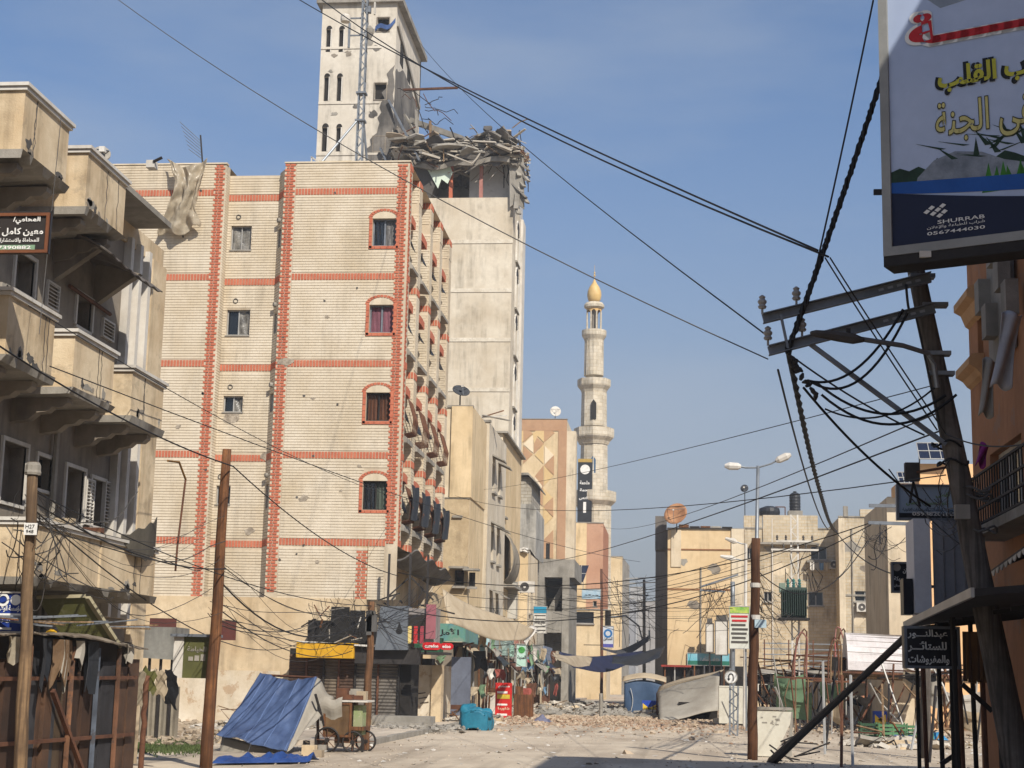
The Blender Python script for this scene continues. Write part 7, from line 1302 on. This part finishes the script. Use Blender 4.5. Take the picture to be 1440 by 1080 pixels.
def crate(label, x, y, sc, m, grp=None):
    t = thing('plastic_crate', label, 'crate', (x, y, 0), grp); w_, d_, h_ = .55*sc, .38*sc, .3*sc
    MB().box((x, y, .01), (x+w_, y+d_, .04)).build('base', m, t)
    for k in range(4):
        z = .05+k*h_/4; f_ = MB()
        for A, B in (((x, y), (x+w_, y)), ((x+w_, y), (x+w_, y+d_)), ((x+w_, y+d_), (x, y+d_)), ((x, y+d_), (x, y))): f_.bar((*A, z+.03), (*B, z+.03), .025, .045*sc)
        f_.build('rail', m, t)
    for A in ((x, y), (x+w_, y), (x+w_, y+d_), (x, y+d_), (x+w_/2, y)): MB().bar((*A, 0.01), (*A, h_+.05), .04).build('upright', m, t)
GC = mat('green_plastic', (92, 136, 96), (74, 112, 78), rough=.5); q = G(1232, 1040); crate('dark green crate behind the pale green ones on the plaza', q.x-.4, q.y+.6, 1.6, mat('dark_green_plastic', (58, 86, 62), (44, 68, 50))); crate('pale green plastic crate lying on the plaza', q.x+.1, q.y, 1.6, GC); crate('second pale green crate right of the first', q.x+.98, q.y+.15, 1.5, GC)
def by_box(xa, ya, xb, yb, Y, label):
    r = fr(Y, xa, ya, xb, yb); t = thing('printed_box', label, 'box', (r[0], Y, max(0, r[2]))); MB().box((r[0], Y, max(0, r[2])), (r[1], Y+.5, r[3])).build('body', flat('box_blue', (36, 70, 170)), t); YB = flat('box_yellow', (226, 190, 60)); x0_, x1_, z0_, z1_ = r[0], r[1], max(0, r[2]), r[3]; xm = (x0_+x1_)/2; zm = (z0_+z1_)/2
    MB().prism([(x0_+.03, Y-.006, z0_+.15), (x0_+.03, Y-.006, z1_-.12), (xm, Y-.006, zm)], (0, .004, 0)).build('star_print', YB, t); MB().prism([(x1_-.05, Y-.006, zm+.2), (x1_-.05, Y-.006, zm-.2), (xm-.1, Y-.006, zm)], (0, .004, 0)).build('star_print', YB, t); MB().prism([(xm-.22, Y-.006, z0_+.02), (xm+.2, Y-.006, z0_+.02), (xm, Y-.006, zm+.1)], (0, .003, 0)).build('star_print', YB, t)
by_box(1229, 1000, 1248, 1024, 62, 'blue box with a yellow star print near the crates'); by_box(903, 985, 924, 1011, 78, 'blue and cream box beside the blue tent')
# tin container, market frames, roll canopy
tc = thing('tin_container', 'cream corrugated tin container with rust on the plaza', 'container', (7, 77, 0)); r = fr(77, 1129, 957, 1224, 1022); TIN = mat('cream_tin', (208, 180, 140), (186, 154, 114), scale=1.0, streak=.4, spot=.2, spotc=(140, 90, 60))
for k, (u0, u1, nm, m_) in enumerate(((0, .22, 'panel', TIN), (.22, .46, 'panel', mat('white_tin', (200, 190, 172), (178, 164, 140), streak=.4)), (.46, .56, 'panel', TIN), (.87, 1, 'panel', mat('rusty_tin', (188, 140, 110), (150, 92, 64), scale=1, streak=.4, spot=.4, spotc=(120, 66, 44))))): ribbed((r[0]+(r[1]-r[0])*u0, 77, .1), X_, Z_, (r[1]-r[0])*(u1-u0)-.03, r[3]-.1, max(3, int(24*(u1-u0))), .05, 'v').build(nm, m_, tc)
xg0, xg1 = r[0]+(r[1]-r[0])*.56, r[0]+(r[1]-r[0])*.87; MB().box((xg0, 77.1, .9), (xg1, 77.15, r[3]-.2)).build('mesh_window', mat('dusty_mesh', (120, 118, 108), (96, 92, 84)), tc); MB().box((xg0, 77.0, .1), (xg1, 77.1, .9)).build('lower_panel', mat('rusty_tin', (0, 0, 0)), tc); MB().box((r[0], 77.1, r[3]), (r[1], 80, r[3]+.08)).build('roof', RUST, tc); MB().box((r[0], 77.12, 0), (r[1], 80, .1)).build('floor_rail', IRON, tc); MB().box((r[0]+.05, 79.9, .1), (r[1]-.05, 80, r[3])).build('back', TIN, tc)
rc = thing('roll_canopy', 'white curved canopy roll lying on the market frame', 'canopy', (8.0, 60, 3)); r = fr(60, 1190, 889, 1300, 944); n = 14; R_ = (r[3]-r[2]); prof = [(R_*.75*math.cos(t), R_*math.sin(t)) for t in [math.pi*(.0+1.0*k/n) for k in range(n+1)]]
cv = MB()
for (y0_, z0_), (y1_, z1_) in zip(prof, prof[1:]): cv.quad((r[0], 60.6-y0_, r[2]+z0_), (r[1]+1.2, 60.6-y0_, r[2]+z0_-.1), (r[1]+1.2, 60.6-y1_, r[2]+z1_-.15), (r[0], 60.6-y1_, r[2]+z1_))
cv.add([(r[0], 60.6-a, r[2]+b) for a, b in prof], [tuple(range(n+1))]); cv.build('cover', mat('white_pvc', (208, 202, 200), (188, 180, 176), rough=.5, scale=1.4, streak=.3, bump=.8, bscale=4), rc)
for k in range(3): MB().bar((r[0], 60.6-R_*.75*math.cos(.5+k*.4)-.006, r[2]+R_*math.sin(.5+k*.4)), (r[1]+1.2, 60.6-R_*.75*math.cos(.5+k*.4)-.006, r[2]+R_*math.sin(.5+k*.4)-.12), .012).build('seam', GREYT, rc)
MB().box((r[0]-.5, 60.2, r[2]-.05), (r[0]-.02, 61, r[2]+.45)).build('dark_end', DARK, rc)
fm_ = thing('stall_scaffold', 'long rusty market frame with leaning thin posts across the plaza', 'frame', (9, 60, 0)); zb_ = r[2]-.08
for k in range(4): MB().bar((r[0]-.6, 59.6+.35*k, zb_-.06*k), (20, 58.8+.35*k, zb_-.25-.08*k), .09, .07).build('beam', random.choice([WOOD, WOODP, RUST]), fm_)
for xt, yt, xb, yb in ((1196, 950, 1199, 1078), (1240, 962, 1243, 1045), (1228, 965, 1262, 1000), (1300, 968, 1281, 1055), (1316, 965, 1307, 1073), (1271, 962, 1345, 1045), (1318, 966, 1322, 1042), (1338, 968, 1336, 1032), (1383, 970, 1373, 1050), (1385, 968, 1386, 1080), (1390, 968, 1420, 1008), (1184, 950, 1183, 1080), (1176, 930, 1160, 1058), (1157, 930, 1160, 1062), (1250, 962, 1249, 1040)):
    b = G(xb, yb) if yb > 1012 else atY(xb, yb, 59); Yq = min(60, b.y+1.5); a = atY(xt, yt, Yq); MB().tube([b, a], .035, 5).build('post', random.choice([RUST, IRON, WOODP, ALU]), fm_)
def hoops(label, xa, ya, xb, yb, Y, m, n=2):
    t = thing('arched_stall', label, 'frame', (atY(xa, yb, Y).x, Y, 0), 'arched market stall frames')
    a = atY(xa, yb, Y); b = atY(xb, yb, Y); zt_ = atY((xa+xb)/2, ya, Y).z; w_ = (b.x-a.x)
    for k in range(n): d = k*.9; jx = random.uniform(-.3, .3); jz = random.uniform(-.35, .15); MB().tube([(a.x, Y+d, a.z-.5), (a.x, Y+d, a.z)]+[(a.x+w_/2-w_/2*math.cos(math.pi*j/8)+jx*math.sin(math.pi*j/8)+random.uniform(-.03, .03), Y+d+random.uniform(-.05, .05), a.z+(zt_+jz-a.z)*math.sin(math.pi*j/8)**(.6+.4*(k % 2))) for j in range(1, 8)]+[(b.x, Y+d, a.z), (b.x, Y+d, a.z-.4)], .03, 6).build('hoop', m if k % 2 == 0 else RUST, t)
    for s_ in (a.x, b.x): MB().bar((s_, Y, a.z-.4), (s_, Y+(n-1)*.9, a.z-.4), .05).build('rail', RUST, t); MB().tube([(s_, Y, 0), (s_+.05, Y, a.z-.4)], .03, 5).build('post', random.choice([RUST, WOODP, ALU]), t); MB().tube([(s_+.2, Y+1.8, 0), (s_, Y+1.8, a.z-.4)], .03, 5).build('post', RUST, t)
    MB().bar((a.x-.6, Y, a.z-.42), (b.x+.8, Y, a.z-.45), .06).build('rail', RUST, t)
hoops('red and rusty pointed hoop frame left of the roll canopy', 1117, 888, 1134, 935, 56, mat('faded_red_pipe', (142, 84, 74), (120, 92, 80))); hoops('pale round hoop frame right before the roll canopy', 1168, 897, 1183, 940, 57, WOODP); hoops('tall rusty hoop frame with a pink top behind the roll canopy', 1175, 880, 1188, 925, 64, mat('pink_pipe2', (170, 90, 90), (140, 110, 100))); hoops('small hoop frame above the right end of the roll canopy', 1238, 876, 1250, 930, 66, WOODP)
for i_, (cx_, cy_, lab_) in enumerate(((5.2, 62, 'wrecked stall of bent poles and torn sheets behind the battered cabinet'), (7.0, 70, 'wrecked stall heap between the tin container and the hoop frames'), (10.5, 66, 'wrecked stall of sagging sheets behind the crates'), (13.5, 72, 'wrecked stall of thin poles at the right back of the plaza'), (4.4, 74, 'low wrecked stall heap right of the tall white cabinet'), (8.6, 56, 'nearest wrecked stall heap below the roll canopy'), (16.5, 78, 'farthest right wrecked stall heap'))):
    t_ = thing('wrecked_stall', lab_, 'stall', (cx_, cy_, 0), 'wrecked stalls on the plaza')
    for k in range(16):
        p9 = Vector((cx_+random.uniform(-1.6, 1.6), cy_+random.uniform(-2, 2), random.uniform(0, .6))); q9 = p9+Vector((random.uniform(-1.3, 1.3), random.uniform(-.8, .8), random.uniform(.6, 2.8))); MB().tube([p9, p9.lerp(q9, .5)+Vector((random.uniform(-.15, .15), 0, 0)), q9], random.uniform(.02, .045), 5).build('pole', random.choice([RUST, WOODP, IRON, ALU, WOOD]), t_)
    for k in range(6): z9 = random.uniform(1.8, 2.9); MB().bar((cx_-1.7+random.random(), cy_+random.uniform(-2, 2), z9), (cx_+1.7-random.random(), cy_+random.uniform(-2, 2), z9+random.uniform(-.4, .4)), .05).build('rail', random.choice([RUST, WOODP, IRON]), t_)
    for k in range(5):
        ox, oy, oz = cx_+random.uniform(-1.6, .8), cy_+random.uniform(-1.8, 1.5), random.uniform(.6, 2.6); w9 = random.uniform(.5, 1.4); h9 = random.uniform(.4, 1.1); f9 = random.uniform(0, 6)
        rag(lambda u, v: (ox+w9*u, oy+.3*v+.1*math.sin(6*u+f9), oz-h9*v*(.5+.5*u)-.15*math.sin(math.pi*u)+.06*math.sin(9*v+f9)), 8, 8, .01).build('torn_sheet', random.choice([GREYT, CREAMT, PLASTIC, BLKT, WHITEP, mat('faded_green_bits', (112, 138, 108), (90, 114, 88))]), t_)
# back row of dark stalls
for i, (xa, xb, yt, Y, lab) in enumerate(((1226, 1290, 960, 88, 'dark open market stall behind the crates'), (1290, 1350, 962, 90, 'dark market stall with pale goods behind the leaning posts'), (1350, 1440, 975, 84, 'dark walled market stall at far right behind the posts'), (1052, 1090, 948, 92, 'small open stall right of the brown pole'))):
    a = atY(xa, yt, Y); b = atY(xb, yt, Y); t = thing('market_stall', lab, 'stall', (a.x, Y, 0), 'market stalls at the back of the plaza'); MB().box((a.x, Y+2, 0), (b.x, Y+2.2, a.z)).build('back', mat('stall_back', (52, 48, 46), (36, 32, 30), streak=.4), t); MB().box((a.x, Y, a.z), (b.x, Y+2.2, a.z+.1)).build('roof', WHITEP if i % 2 else RUST, t); MB().box((a.x+.2, Y+.6, 0), (b.x-.3, Y+1.2, .85)).build('counter', DKM if i == 2 else PLAS, t)
    for x in (a.x+.05, (a.x+b.x)/2, b.x-.05): MB().bar((x, Y, 0), (x, Y, a.z), .07).build('post', WOODP, t)
    for k in range(4): x = a.x+.3+random.random()*(b.x-a.x-1); MB().box((x, Y+.5, .85), (x+.6, Y+1.1, 1.2+random.random()*.5)).build('goods', random.choice([GREYT, mat('mint_goods', (150, 176, 150)), CREAMT, WHITEP, mat('pink_goods', (170, 110, 110))]), t)
zs = thing('plaza_shop_row', 'low flat shop row with railings between the hoop frames and stone buildings', 'shop row', (8, 95, 0)); r = fr(96, 1062, 905, 1290, 955)
MB().box((r[0], 96, 0), (r[1]+6, 99, r[2]+.2)).build('wall', PLAS, zs); MB().box((r[0], 95.2, r[2]+.2), (r[1]+6, 99, r[2]+.4)).build('roof_slab', CONC, zs)
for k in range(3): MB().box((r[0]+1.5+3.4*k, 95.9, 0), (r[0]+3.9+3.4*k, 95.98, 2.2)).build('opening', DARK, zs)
rl = MB()
for k in range(5): rl.bar((r[0]+.4, 95.4, r[2]+.6+.32*k), (r[1]+4, 95.4, r[2]+.6+.32*k), .06)
rl.build('roof_rail', STEEL, zs)
for k in range(9): MB().bar((r[0]+.5+k*1.4, 95.4, r[2]+.4), (r[0]+.5+k*1.4, 95.4, r[2]+2.1), .07).build('rail_post', RUST, zs)
# long leaning beam
lbm = thing('fallen_beam', 'long dark beam leaning from the ground up to the canopy', 'beam', G(1085, 1073)); a = G(1085, 1072); b = atY(1284, 886, 21.3); MB().tube([a, a.lerp(b, .3), a.lerp(b, .7), b], [.11, .08, .055, .05], 7).build('shaft', IRON, lbm)
for k in range(8): p_ = a+Vector((random.uniform(-.2, .7), random.uniform(-.2, .2), random.uniform(.05, .5))); MB().bar(p_, p_+Vector((random.uniform(.2, .8), .1, random.uniform(-.5, .5))), .05, .03).build('splinter', IRON, lbm)
# poles with cables further down the street
def hpole(label, x, Y, ytop, arms, m=WOODG):
    b = atY(x, 990, Y); t_ = atY(x, ytop, Y); p_ = pole(label, (b.x, Y, 0), t_, .13, .1, m)
    for xa, ya, xb, yb in arms: MB().bar(atY(xa, ya, Y), atY(xb, yb, Y), .08, .08).build('cross_arm', STEELD, p_)
    return p_
hpole('dark cross-armed utility pole half hidden by the blue grey sign', 1300, 40, 700, [(1222, 711, 1290, 712), (1221, 735, 1290, 737)])
hp = hpole('far utility pole with tangled cross-arms at the street bend', 906, 118, 815, [(880, 850, 910, 846), (885, 836, 912, 838), (882, 862, 912, 858)], CONC); MB().tube([atY(855, 868, 118), atY(880, 866, 118), atY(898, 880, 118), atY(905, 905, 118)], .07, 6).build('lamp_arm', STEEL, hp)
hpole('thin far pole carrying the traffic light', 846, 128, 800, [], RUST); tl = thing('traffic_light', 'dark traffic light head hanging at the street bend', 'traffic light', atY(855, 868, 118)); q = fr(118, 851, 858, 859, 880); MB().box((q[0], 117.8, q[2]), (q[1], 118.1, q[3])).build('housing', IRON, tl)
for k in range(3): disc(((q[0]+q[1])/2, 117.8, q[2]+(q[3]-q[2])*(k+.5)/3), X_, Z_, .13, DARK, tl, 'lens')
hpole('short pole with bent cable arm before the beige gable', 1030, 72, 818, [(986, 825, 1038, 808), (984, 830, 1020, 832)], STEEL)

# ================================================================== cables
CB = 'overhead cables crossing the street'
def wire(label, a, b, sag, r=.012, m=None, tw=0, n=16): return one('cable', cable(atY(*a), atY(*b), sag, r, n, tw), m or WIRE, label, 'cable', CB)
wire('thick black cable descending from top centre to the leaning pole, upper one', (415, -4, 34), (1150, 352, 15.6), .15, .012); wire('thick black cable descending from top centre, just below its twin', (440, -10, 34), (1165, 361, 15.6), .35, .012)
wire('thin cable from the tower top down past the rubble to the leaning pole', (575, 40, 70), (1076, 470, 16.0), .5, .009); wire('thin long cable from upper left sky across the tower block', (160, -5, 24), (1080, 505, 16.0), .3, .007, WIREG)
wire('twisted thick cable bundle from the billboard to the cross-arm', (1262, 40, 15.75), (1108, 492, 15.9), .06, .017, None, 1, 8); wire('twisted thick cable bundle hanging from the cross-arm to the stone building', (1108, 492, 15.9), (1176, 748, 44), .4, .02, None, 1, 10); wire('thin wavy cable just left of the twisted bundle', (1228, 0, 15.4), (1135, 430, 15.8), .05, .010); wire('thin drop cable left of the hanging bundle', (1094, 520, 15.9), (1165, 745, 40), .3, .012)
wire('pair of thin lines running down to the leaning pole, left', (1160, 362, 15.6), (1318, 605, 16.1), .02, .008); wire('pair of thin lines running down to the leaning pole, right', (1167, 362, 15.6), (1330, 610, 16.1), .02, .008)
JL = ['black jumper cable looping level to the leaning pole, upper', 'black jumper cable looping level to the leaning pole, lower', 'black jumper rising to the lower cross-arm, left', 'black jumper rising to the lower cross-arm, right', 'thin jumper looping to the lamp arm clamp', 'black cable from the connectors down to the blue grey sign', 'thin straight cable under the diagonal brace', 'short jumper between the two cross-arms', 'black cable running down the leaning pole shaft']
for i, (a, b, sg, r) in enumerate((((1148, 538, 15.9), (1330, 556, 16.0), .25, .014), ((1155, 555, 15.9), (1345, 555, 16.0), .3, .014), ((1135, 535, 15.9), (1270, 435, 15.9), .25, .014), ((1142, 538, 15.9), (1276, 440, 15.85), .32, .014), ((1160, 575, 15.9), (1320, 540, 16.0), .2, .010), ((1130, 545, 15.9), (1308, 712, 18), .1, .014), ((1112, 500, 15.9), (1300, 612, 16.0), .05, .010), ((1274, 400, 15.9), (1278, 434, 15.9), .05, .014), ((1288, 445, 16.0), (1322, 600, 16.0), .0, .012))):
    wire(JL[i], a, b, sg, r)
LW = [('line from the minaret foot rising right to the leaning pole', (640, 690, 90), (1320, 540, 16.2), .3, .010), ('level line from the brick balconies to the orange building', (640, 697, 64), (1330, 668, 18), .5, .012), ('line from the orange block rising to the upper right', (845, 740, 120), (1325, 578, 16.3), .6, .014), ('fine line from the street bend rising past the large dish', (700, 790, 100), (1322, 606, 16.3), .6, .016), ('upper heavy cable over the street into the stone building pole', (560, 805, 50), (1225, 735, 40), .9, .022), ('second heavy cable over the street into the stone building pole', (530, 850, 40), (1225, 738, 40), 1.2, .022), ('third cable over the street below the heavy pair', (620, 835, 62), (1120, 770, 62), .9, .018), ('fourth cable over the street near the canvas', (640, 850, 66), (1100, 790, 60), .8, .016), ('fifth cable drooping behind the brown pole', (690, 830, 80), (1062, 800, 37), .6, .012), ('sixth low cable over the far street', (760, 840, 95), (1060, 830, 60), .8, .016), ('black loop hanging from the twisted bundle to the wooden pole', (1063, 800, 37), (1220, 760, 40), .9, .02), ('black cable from the twisted bundle end to the dark sign', (1176, 748, 44), (1292, 815, 22.5), .25, .02), ('diagonal black cable from the leaning pole to the cladding box', (1250, 660, 19), (1372, 780, 16.6), .1, .014), ('twisted cable from the leaning pole to the orange wall', (1330, 610, 16.1), (1440, 625, 13), .06, .012),
      ('heavy black cable from the left balcony down to the brown pole', (-8, 482, 19.8), (328, 656, 28.6), .15, .022), ('heavy black cable from the brown pole down to the shop pole', (328, 656, 28.6), (560, 810, 45), .3, .02), ('thick cable from the left pole past the brown pole to the shop pole', (46, 705, 19.6), (318, 800, 28.6), .25, .02), ('drooping cable bundle between brown pole and shop pole', (312, 820, 28.6), (523, 862, 36.9), .75, .026), ('upper cable between brown pole and shop pole', (312, 795, 28.6), (523, 858, 36.9), .45, .014), ('long straight cable from the left pole to the shop pole', (46, 690, 19.6), (523, 852, 36.9), .35, .014), ('cable from the left pole drooping to the yellow fascia', (46, 715, 19.6), (420, 905, 51), .8, .018), ('black cable sagging from the brown pole to the yellow fascia', (300, 850, 28.6), (495, 915, 50), .5, .02), ('thin white cord hanging down the left balconies', (86, 165, 20.2), (55, 470, 19.8), .0, .008), ('thin line from the top left balcony across the brick front', (40, 430, 20), (560, 700, 53), .3, .012), ('thin line from the lower balcony across the brick front', (70, 515, 20.5), (900, 790, 80), .4, .014)]
for lab, a, b, sg, r in LW: wire(lab, a, b, sg, r*.62, WIREG if 'white' in lab else None)
WIREG2 = mat('dusty_cable', (70, 66, 62), (52, 49, 46), rough=.7, bump=0)
def tangle(label, n, A, B, r=.008, spread=.6, drop=.6, name='cable_tangle'):
    m_ = MB()
    for k in range(n):
        a = Vector(A())
        b = Vector(B()); s_ = random.uniform(.05, drop); ph = random.uniform(0, 6); am = random.uniform(.0, .1); mid = [a.lerp(b, t)+Vector((am*math.sin(5*t+ph), 0, -4*s_*t*(1-t)+am*.6*math.sin(8*t+ph))) for t in [k_/12 for k_ in range(1, 12)]]
        m_.tube([a]+mid+[b], r*random.uniform(.4, 1.05), 4)
    o = m_.build(name, WIREG2 if 'left' in label or 'base wall' in label else WIRE); o['kind'] = 'stuff'; return tag(o, label, 'cables')
pxr = lambda x0_, x1_, y0_, y1_, Y0_, Y1_: (lambda: atY(random.uniform(x0_, x1_), random.uniform(y0_, y1_), random.uniform(Y0_, Y1_)))
tangle('tangled cables around the left wooden pole', 20, pxr(0, 90, 665, 790, 19.3, 20), pxr(20, 200, 690, 900, 19.3, 24), .008, drop=.3)
tangle('loose cables strung from the left pole towards the brown pole', 9, pxr(30, 60, 680, 730, 19.5, 19.7), pxr(280, 320, 720, 860, 28, 28.6), .009, drop=.9)
tangle('tangled cables along the base wall toward the shop pole', 12, pxr(290, 320, 790, 880, 28.4, 28.8), pxr(440, 530, 850, 910, 36, 50), .010, drop=.9)
tangle('nest of loose wires above the yellow fascia', 30, pxr(430, 520, 830, 880, 45, 51), pxr(430, 540, 850, 930, 45, 51), .010, drop=.35)
tangle('loose wires hanging before the metal booth', 24, pxr(515, 535, 850, 880, 36.8, 37), pxr(540, 640, 800, 930, 45, 55), .010, drop=.5)
tangle('tangled wires over the wrecked shop row', 36, pxr(640, 760, 850, 910, 66, 84), pxr(660, 800, 860, 940, 66, 90), .013, drop=.5)
tangle('dense wires at the far street bend', 30, pxr(840, 915, 800, 880, 116, 120), pxr(870, 1000, 830, 930, 100, 119), .02, drop=.9)
tangle('loose cables round the brown right pole and transformer', 30, pxr(1058, 1068, 780, 880, 37, 38), pxr(1070, 1130, 840, 910, 45, 61), .010, drop=.5)
tangle('loose cables on the bent arm pole before the beige gable', 22, pxr(985, 1035, 820, 835, 71, 72), pxr(960, 1050, 840, 905, 70, 74), .013, drop=.5)
tangle('small wires around the half hidden cross-arm pole', 20, pxr(1215, 1250, 735, 760, 39.6, 40), pxr(1170, 1300, 740, 815, 32, 44), .010, drop=.3)
tangle('small wires between the leaning pole and the blue grey sign', 14, pxr(1330, 1370, 640, 740, 16, 16.2), pxr(1285, 1345, 660, 800, 17, 21), .007, drop=.3)
tangle('mid-street wires between the shop row and right poles', 10, pxr(640, 780, 820, 870, 66, 92), pxr(1020, 1070, 770, 900, 50, 72), .012, drop=.8)

# ================================================================== ground litter
for i_, (hx, hy, hr, hh, lab_) in enumerate(((-6.3, 80, 2.2, .6, 'rubble heap with bent rods before the red menu board shops'), (-3.4, 86, 2.6, .5, 'wide rubble heap in mid street below the hanging blue sheet'), (-.4, 78, 1.6, .4, 'low rubble heap at the blue tent corner'), (-7.4, 58, 1.1, .35, 'small rubble heap by the graffiti wall'), (3.2, 66, 1.5, .35, 'rubble and splinter heap beside the round traffic sign'), (-12.5, 47, 1.8, .4, 'rubble heap behind the blue tarpaulin stall'), (6.2, 47, 1.6, .25, 'scrap heap on the plaza behind the fallen beam'))):
    t_ = thing('rubble_heap', lab_, 'rubble', (hx, hy, 0), 'rubble heaps')
    def hp_():
        a_ = random.uniform(0, 6.28); r_ = hr*random.random()**.7; return (hx+r_*math.cos(a_), hy+r_*math.sin(a_), hh*max(0, 1-r_/hr)*random.random()+.03)
    stuff(shards(420, hp_, .03, .16, .6).build('small_rubble', RUBBLE, t_)); stuff(shards(160, hp_, .08, .3, .5).build('mixed_rubble', PALEC, t_))
    for k in range(9): p9 = Vector(hp_()); M_ = Matrix.Translation(p9) @ Matrix.Rotation(random.uniform(-.7, .7), 4, 'X') @ Matrix.Rotation(random.uniform(0, 6), 4, 'Z'); w9 = random.uniform(.2, .6); MB().prism([M_ @ Vector((w9*math.cos(j9)*random.uniform(.5, 1), w9*math.sin(j9)*random.uniform(.5, 1), 0)) for j9 in (0, .8, 1.6, 2.5, 3.3, 4.1, 5.1)], (0, .03, .1)).build('broken_slab', random.choice([CONC, PALEC, PLAS]), t_)
    for k in range(12): p9 = Vector(hp_()); MB().tube([p9, p9+Vector((random.uniform(-.4, .4), random.uniform(-.3, .3), random.uniform(.1, .5))), p9+Vector((random.uniform(-.9, .9), random.uniform(-.5, .5), random.uniform(.0, .6)))], random.uniform(.012, .03), 4).build('bent_rod', random.choice([RUST, IRON, WOODP, WOOD]), t_)
    for k in range(4): p9 = Vector(hp_()); rag(lambda u, v: (p9.x+.6*u, p9.y+.4*v, p9.z+.06+.12*noise.noise(Vector((u*4+k, v*4, i_)))), 6, 6, .01).build('scrap_cloth', random.choice([GREYT, CREAMT, PLASTIC, mat('faded_blue_bits', (104, 132, 156), (84, 110, 134)), BLKT]), t_)
def gy(x0, x1, y0, y1, z=.03): return lambda: (random.uniform(x0, x1), random.uniform(y0, y1), z)
def litter(name, label, mb, m): o = mb.build(name, m); o['kind'] = 'stuff'; return tag(o, label, 'debris')
litter('stone_litter', 'small stones and dust scattered over the whole street', shards(8000, lambda: (random.uniform(-9, 22), 30+70*random.random()**1.5, .025), .008, .045), mat('street_stones', (190, 178, 160), (150, 136, 120), scale=.8))
litter('rubble_strip', 'broken masonry strewn across the far street', shards(5200, lambda: (random.uniform(-8.5, 9), random.gauss(80, 9), .05), .05, .2), mat('broken_masonry', (184, 168, 146), (152, 130, 108), scale=2, bump=.3))
litter('rubble_strip', 'grey rubble heaps in front of the wrecked shops', shards(1500, lambda: (lambda x, y: (x, y, .05+.5*random.random()*max(0, 1-abs(y-86)/12)*max(0, 1-abs(x+4.5)/4)))(random.uniform(-8.4, -.5), random.uniform(74, 98)), .08, .38), CONC)
litter('brick_litter', 'reddish rubble band across the street', shards(2600, lambda: (random.uniform(-7, 3), random.gauss(68, 6), .04), .03, .11), mat('brick_bits', (168, 146, 124), (140, 112, 92), scale=3))
litter('paper_litter', 'pale scraps of paper and plastic on the street', shards(700, lambda: (random.uniform(-8, 20), 31+60*random.random()**1.4, .035), .03, .12, .1), WHITEP)
litter('plaza_litter', 'splinters and trash over the market plaza', shards(2000, lambda: (random.uniform(3, 24), random.uniform(46, 92), .03), .02, .10), mat('trash_bits', (134, 116, 96), (92, 76, 62), scale=3))
litter('kerb_rubble', 'rubble heap at the corner shop steps', shards(420, lambda: (random.gauss(-8.1, .8), random.gauss(50, 1.2), .06+.1*random.random()), .03, .16), CONC)
litter('lot_rubble', 'broken stones along the foot of the white wall', shards(1300, lambda: (random.uniform(-18, -10), random.uniform(36, 53.5), .05), .03, .2), RUBBLE)
gm_ = MB()
for k in range(3600):
    p_ = G(random.uniform(186, 284), random.gauss(1051, 4)); a = random.uniform(0, 6.28); h = random.uniform(.03, .09); gm_.add([(p_.x-.02*math.cos(a), p_.y-.02*math.sin(a), 0), (p_.x+.02*math.cos(a), p_.y+.02*math.sin(a), 0), (p_.x+random.uniform(-.05, .05), p_.y+random.uniform(-.05, .05), h)], [(0, 1, 2)])
o = gm_.build('grass_patch', mat('grass', (98, 112, 66), (80, 94, 54), scale=3, bump=0, trans=.3)); o['kind'] = 'stuff'; tag(o, 'small patch of green grass by the white wall', 'grass')
for x, y, c_, lab in ((1270, 1037, (60, 110, 190), 'crumpled blue plastic bag near the green crates'), (1316, 1041, (60, 140, 190), 'crumpled light blue plastic bag by the leaning posts'), (762, 1016, (110, 110, 130), 'grey plastic bag lying in the street centre')):
    p_ = G(x, y); one('plastic_bag', rag(lambda u, v: (p_.x+.75*(u-.5), p_.y+.5*(v-.5), .02+.22*math.sin(math.pi*u)*math.sin(math.pi*v)*(1+.6*noise.noise(Vector((u*5+x, v*5, 0))))), 12, 10, .01), mat('bag_%d' % x, c_, tuple(int(v*.8) for v in c_), rough=.4, bump=.6, bscale=12), lab, 'bag', None, True)
sb_ = pole('short grey bollard post in the street rubble', G(845, 1010), atY(845, 975, G(845, 1010).y), .09, .08, CONC, 'bollard', 'bollard', 8, 0)

# ================================================================== haze
hz = MB().box((-160, -40, -1.0), (160, 520, 62)).build('haze', None); hz['kind'] = 'stuff'; tag(hz, 'thin smoky haze filling the street', 'haze')
hm = bpy.data.materials.new('haze_air'); hm.use_nodes = True; hn = hm.node_tree; hn.nodes.remove(hn.nodes['Principled BSDF'])
pvn = hn.nodes.new('ShaderNodeVolumePrincipled'); pvn.inputs['Color'].default_value = (.80, .84, .90, 1); pvn.inputs['Density'].default_value = .0006; hn.links.new(pvn.outputs[0], hn.nodes['Material Output'].inputs['Volume'])
hz.data.materials.append(hm)
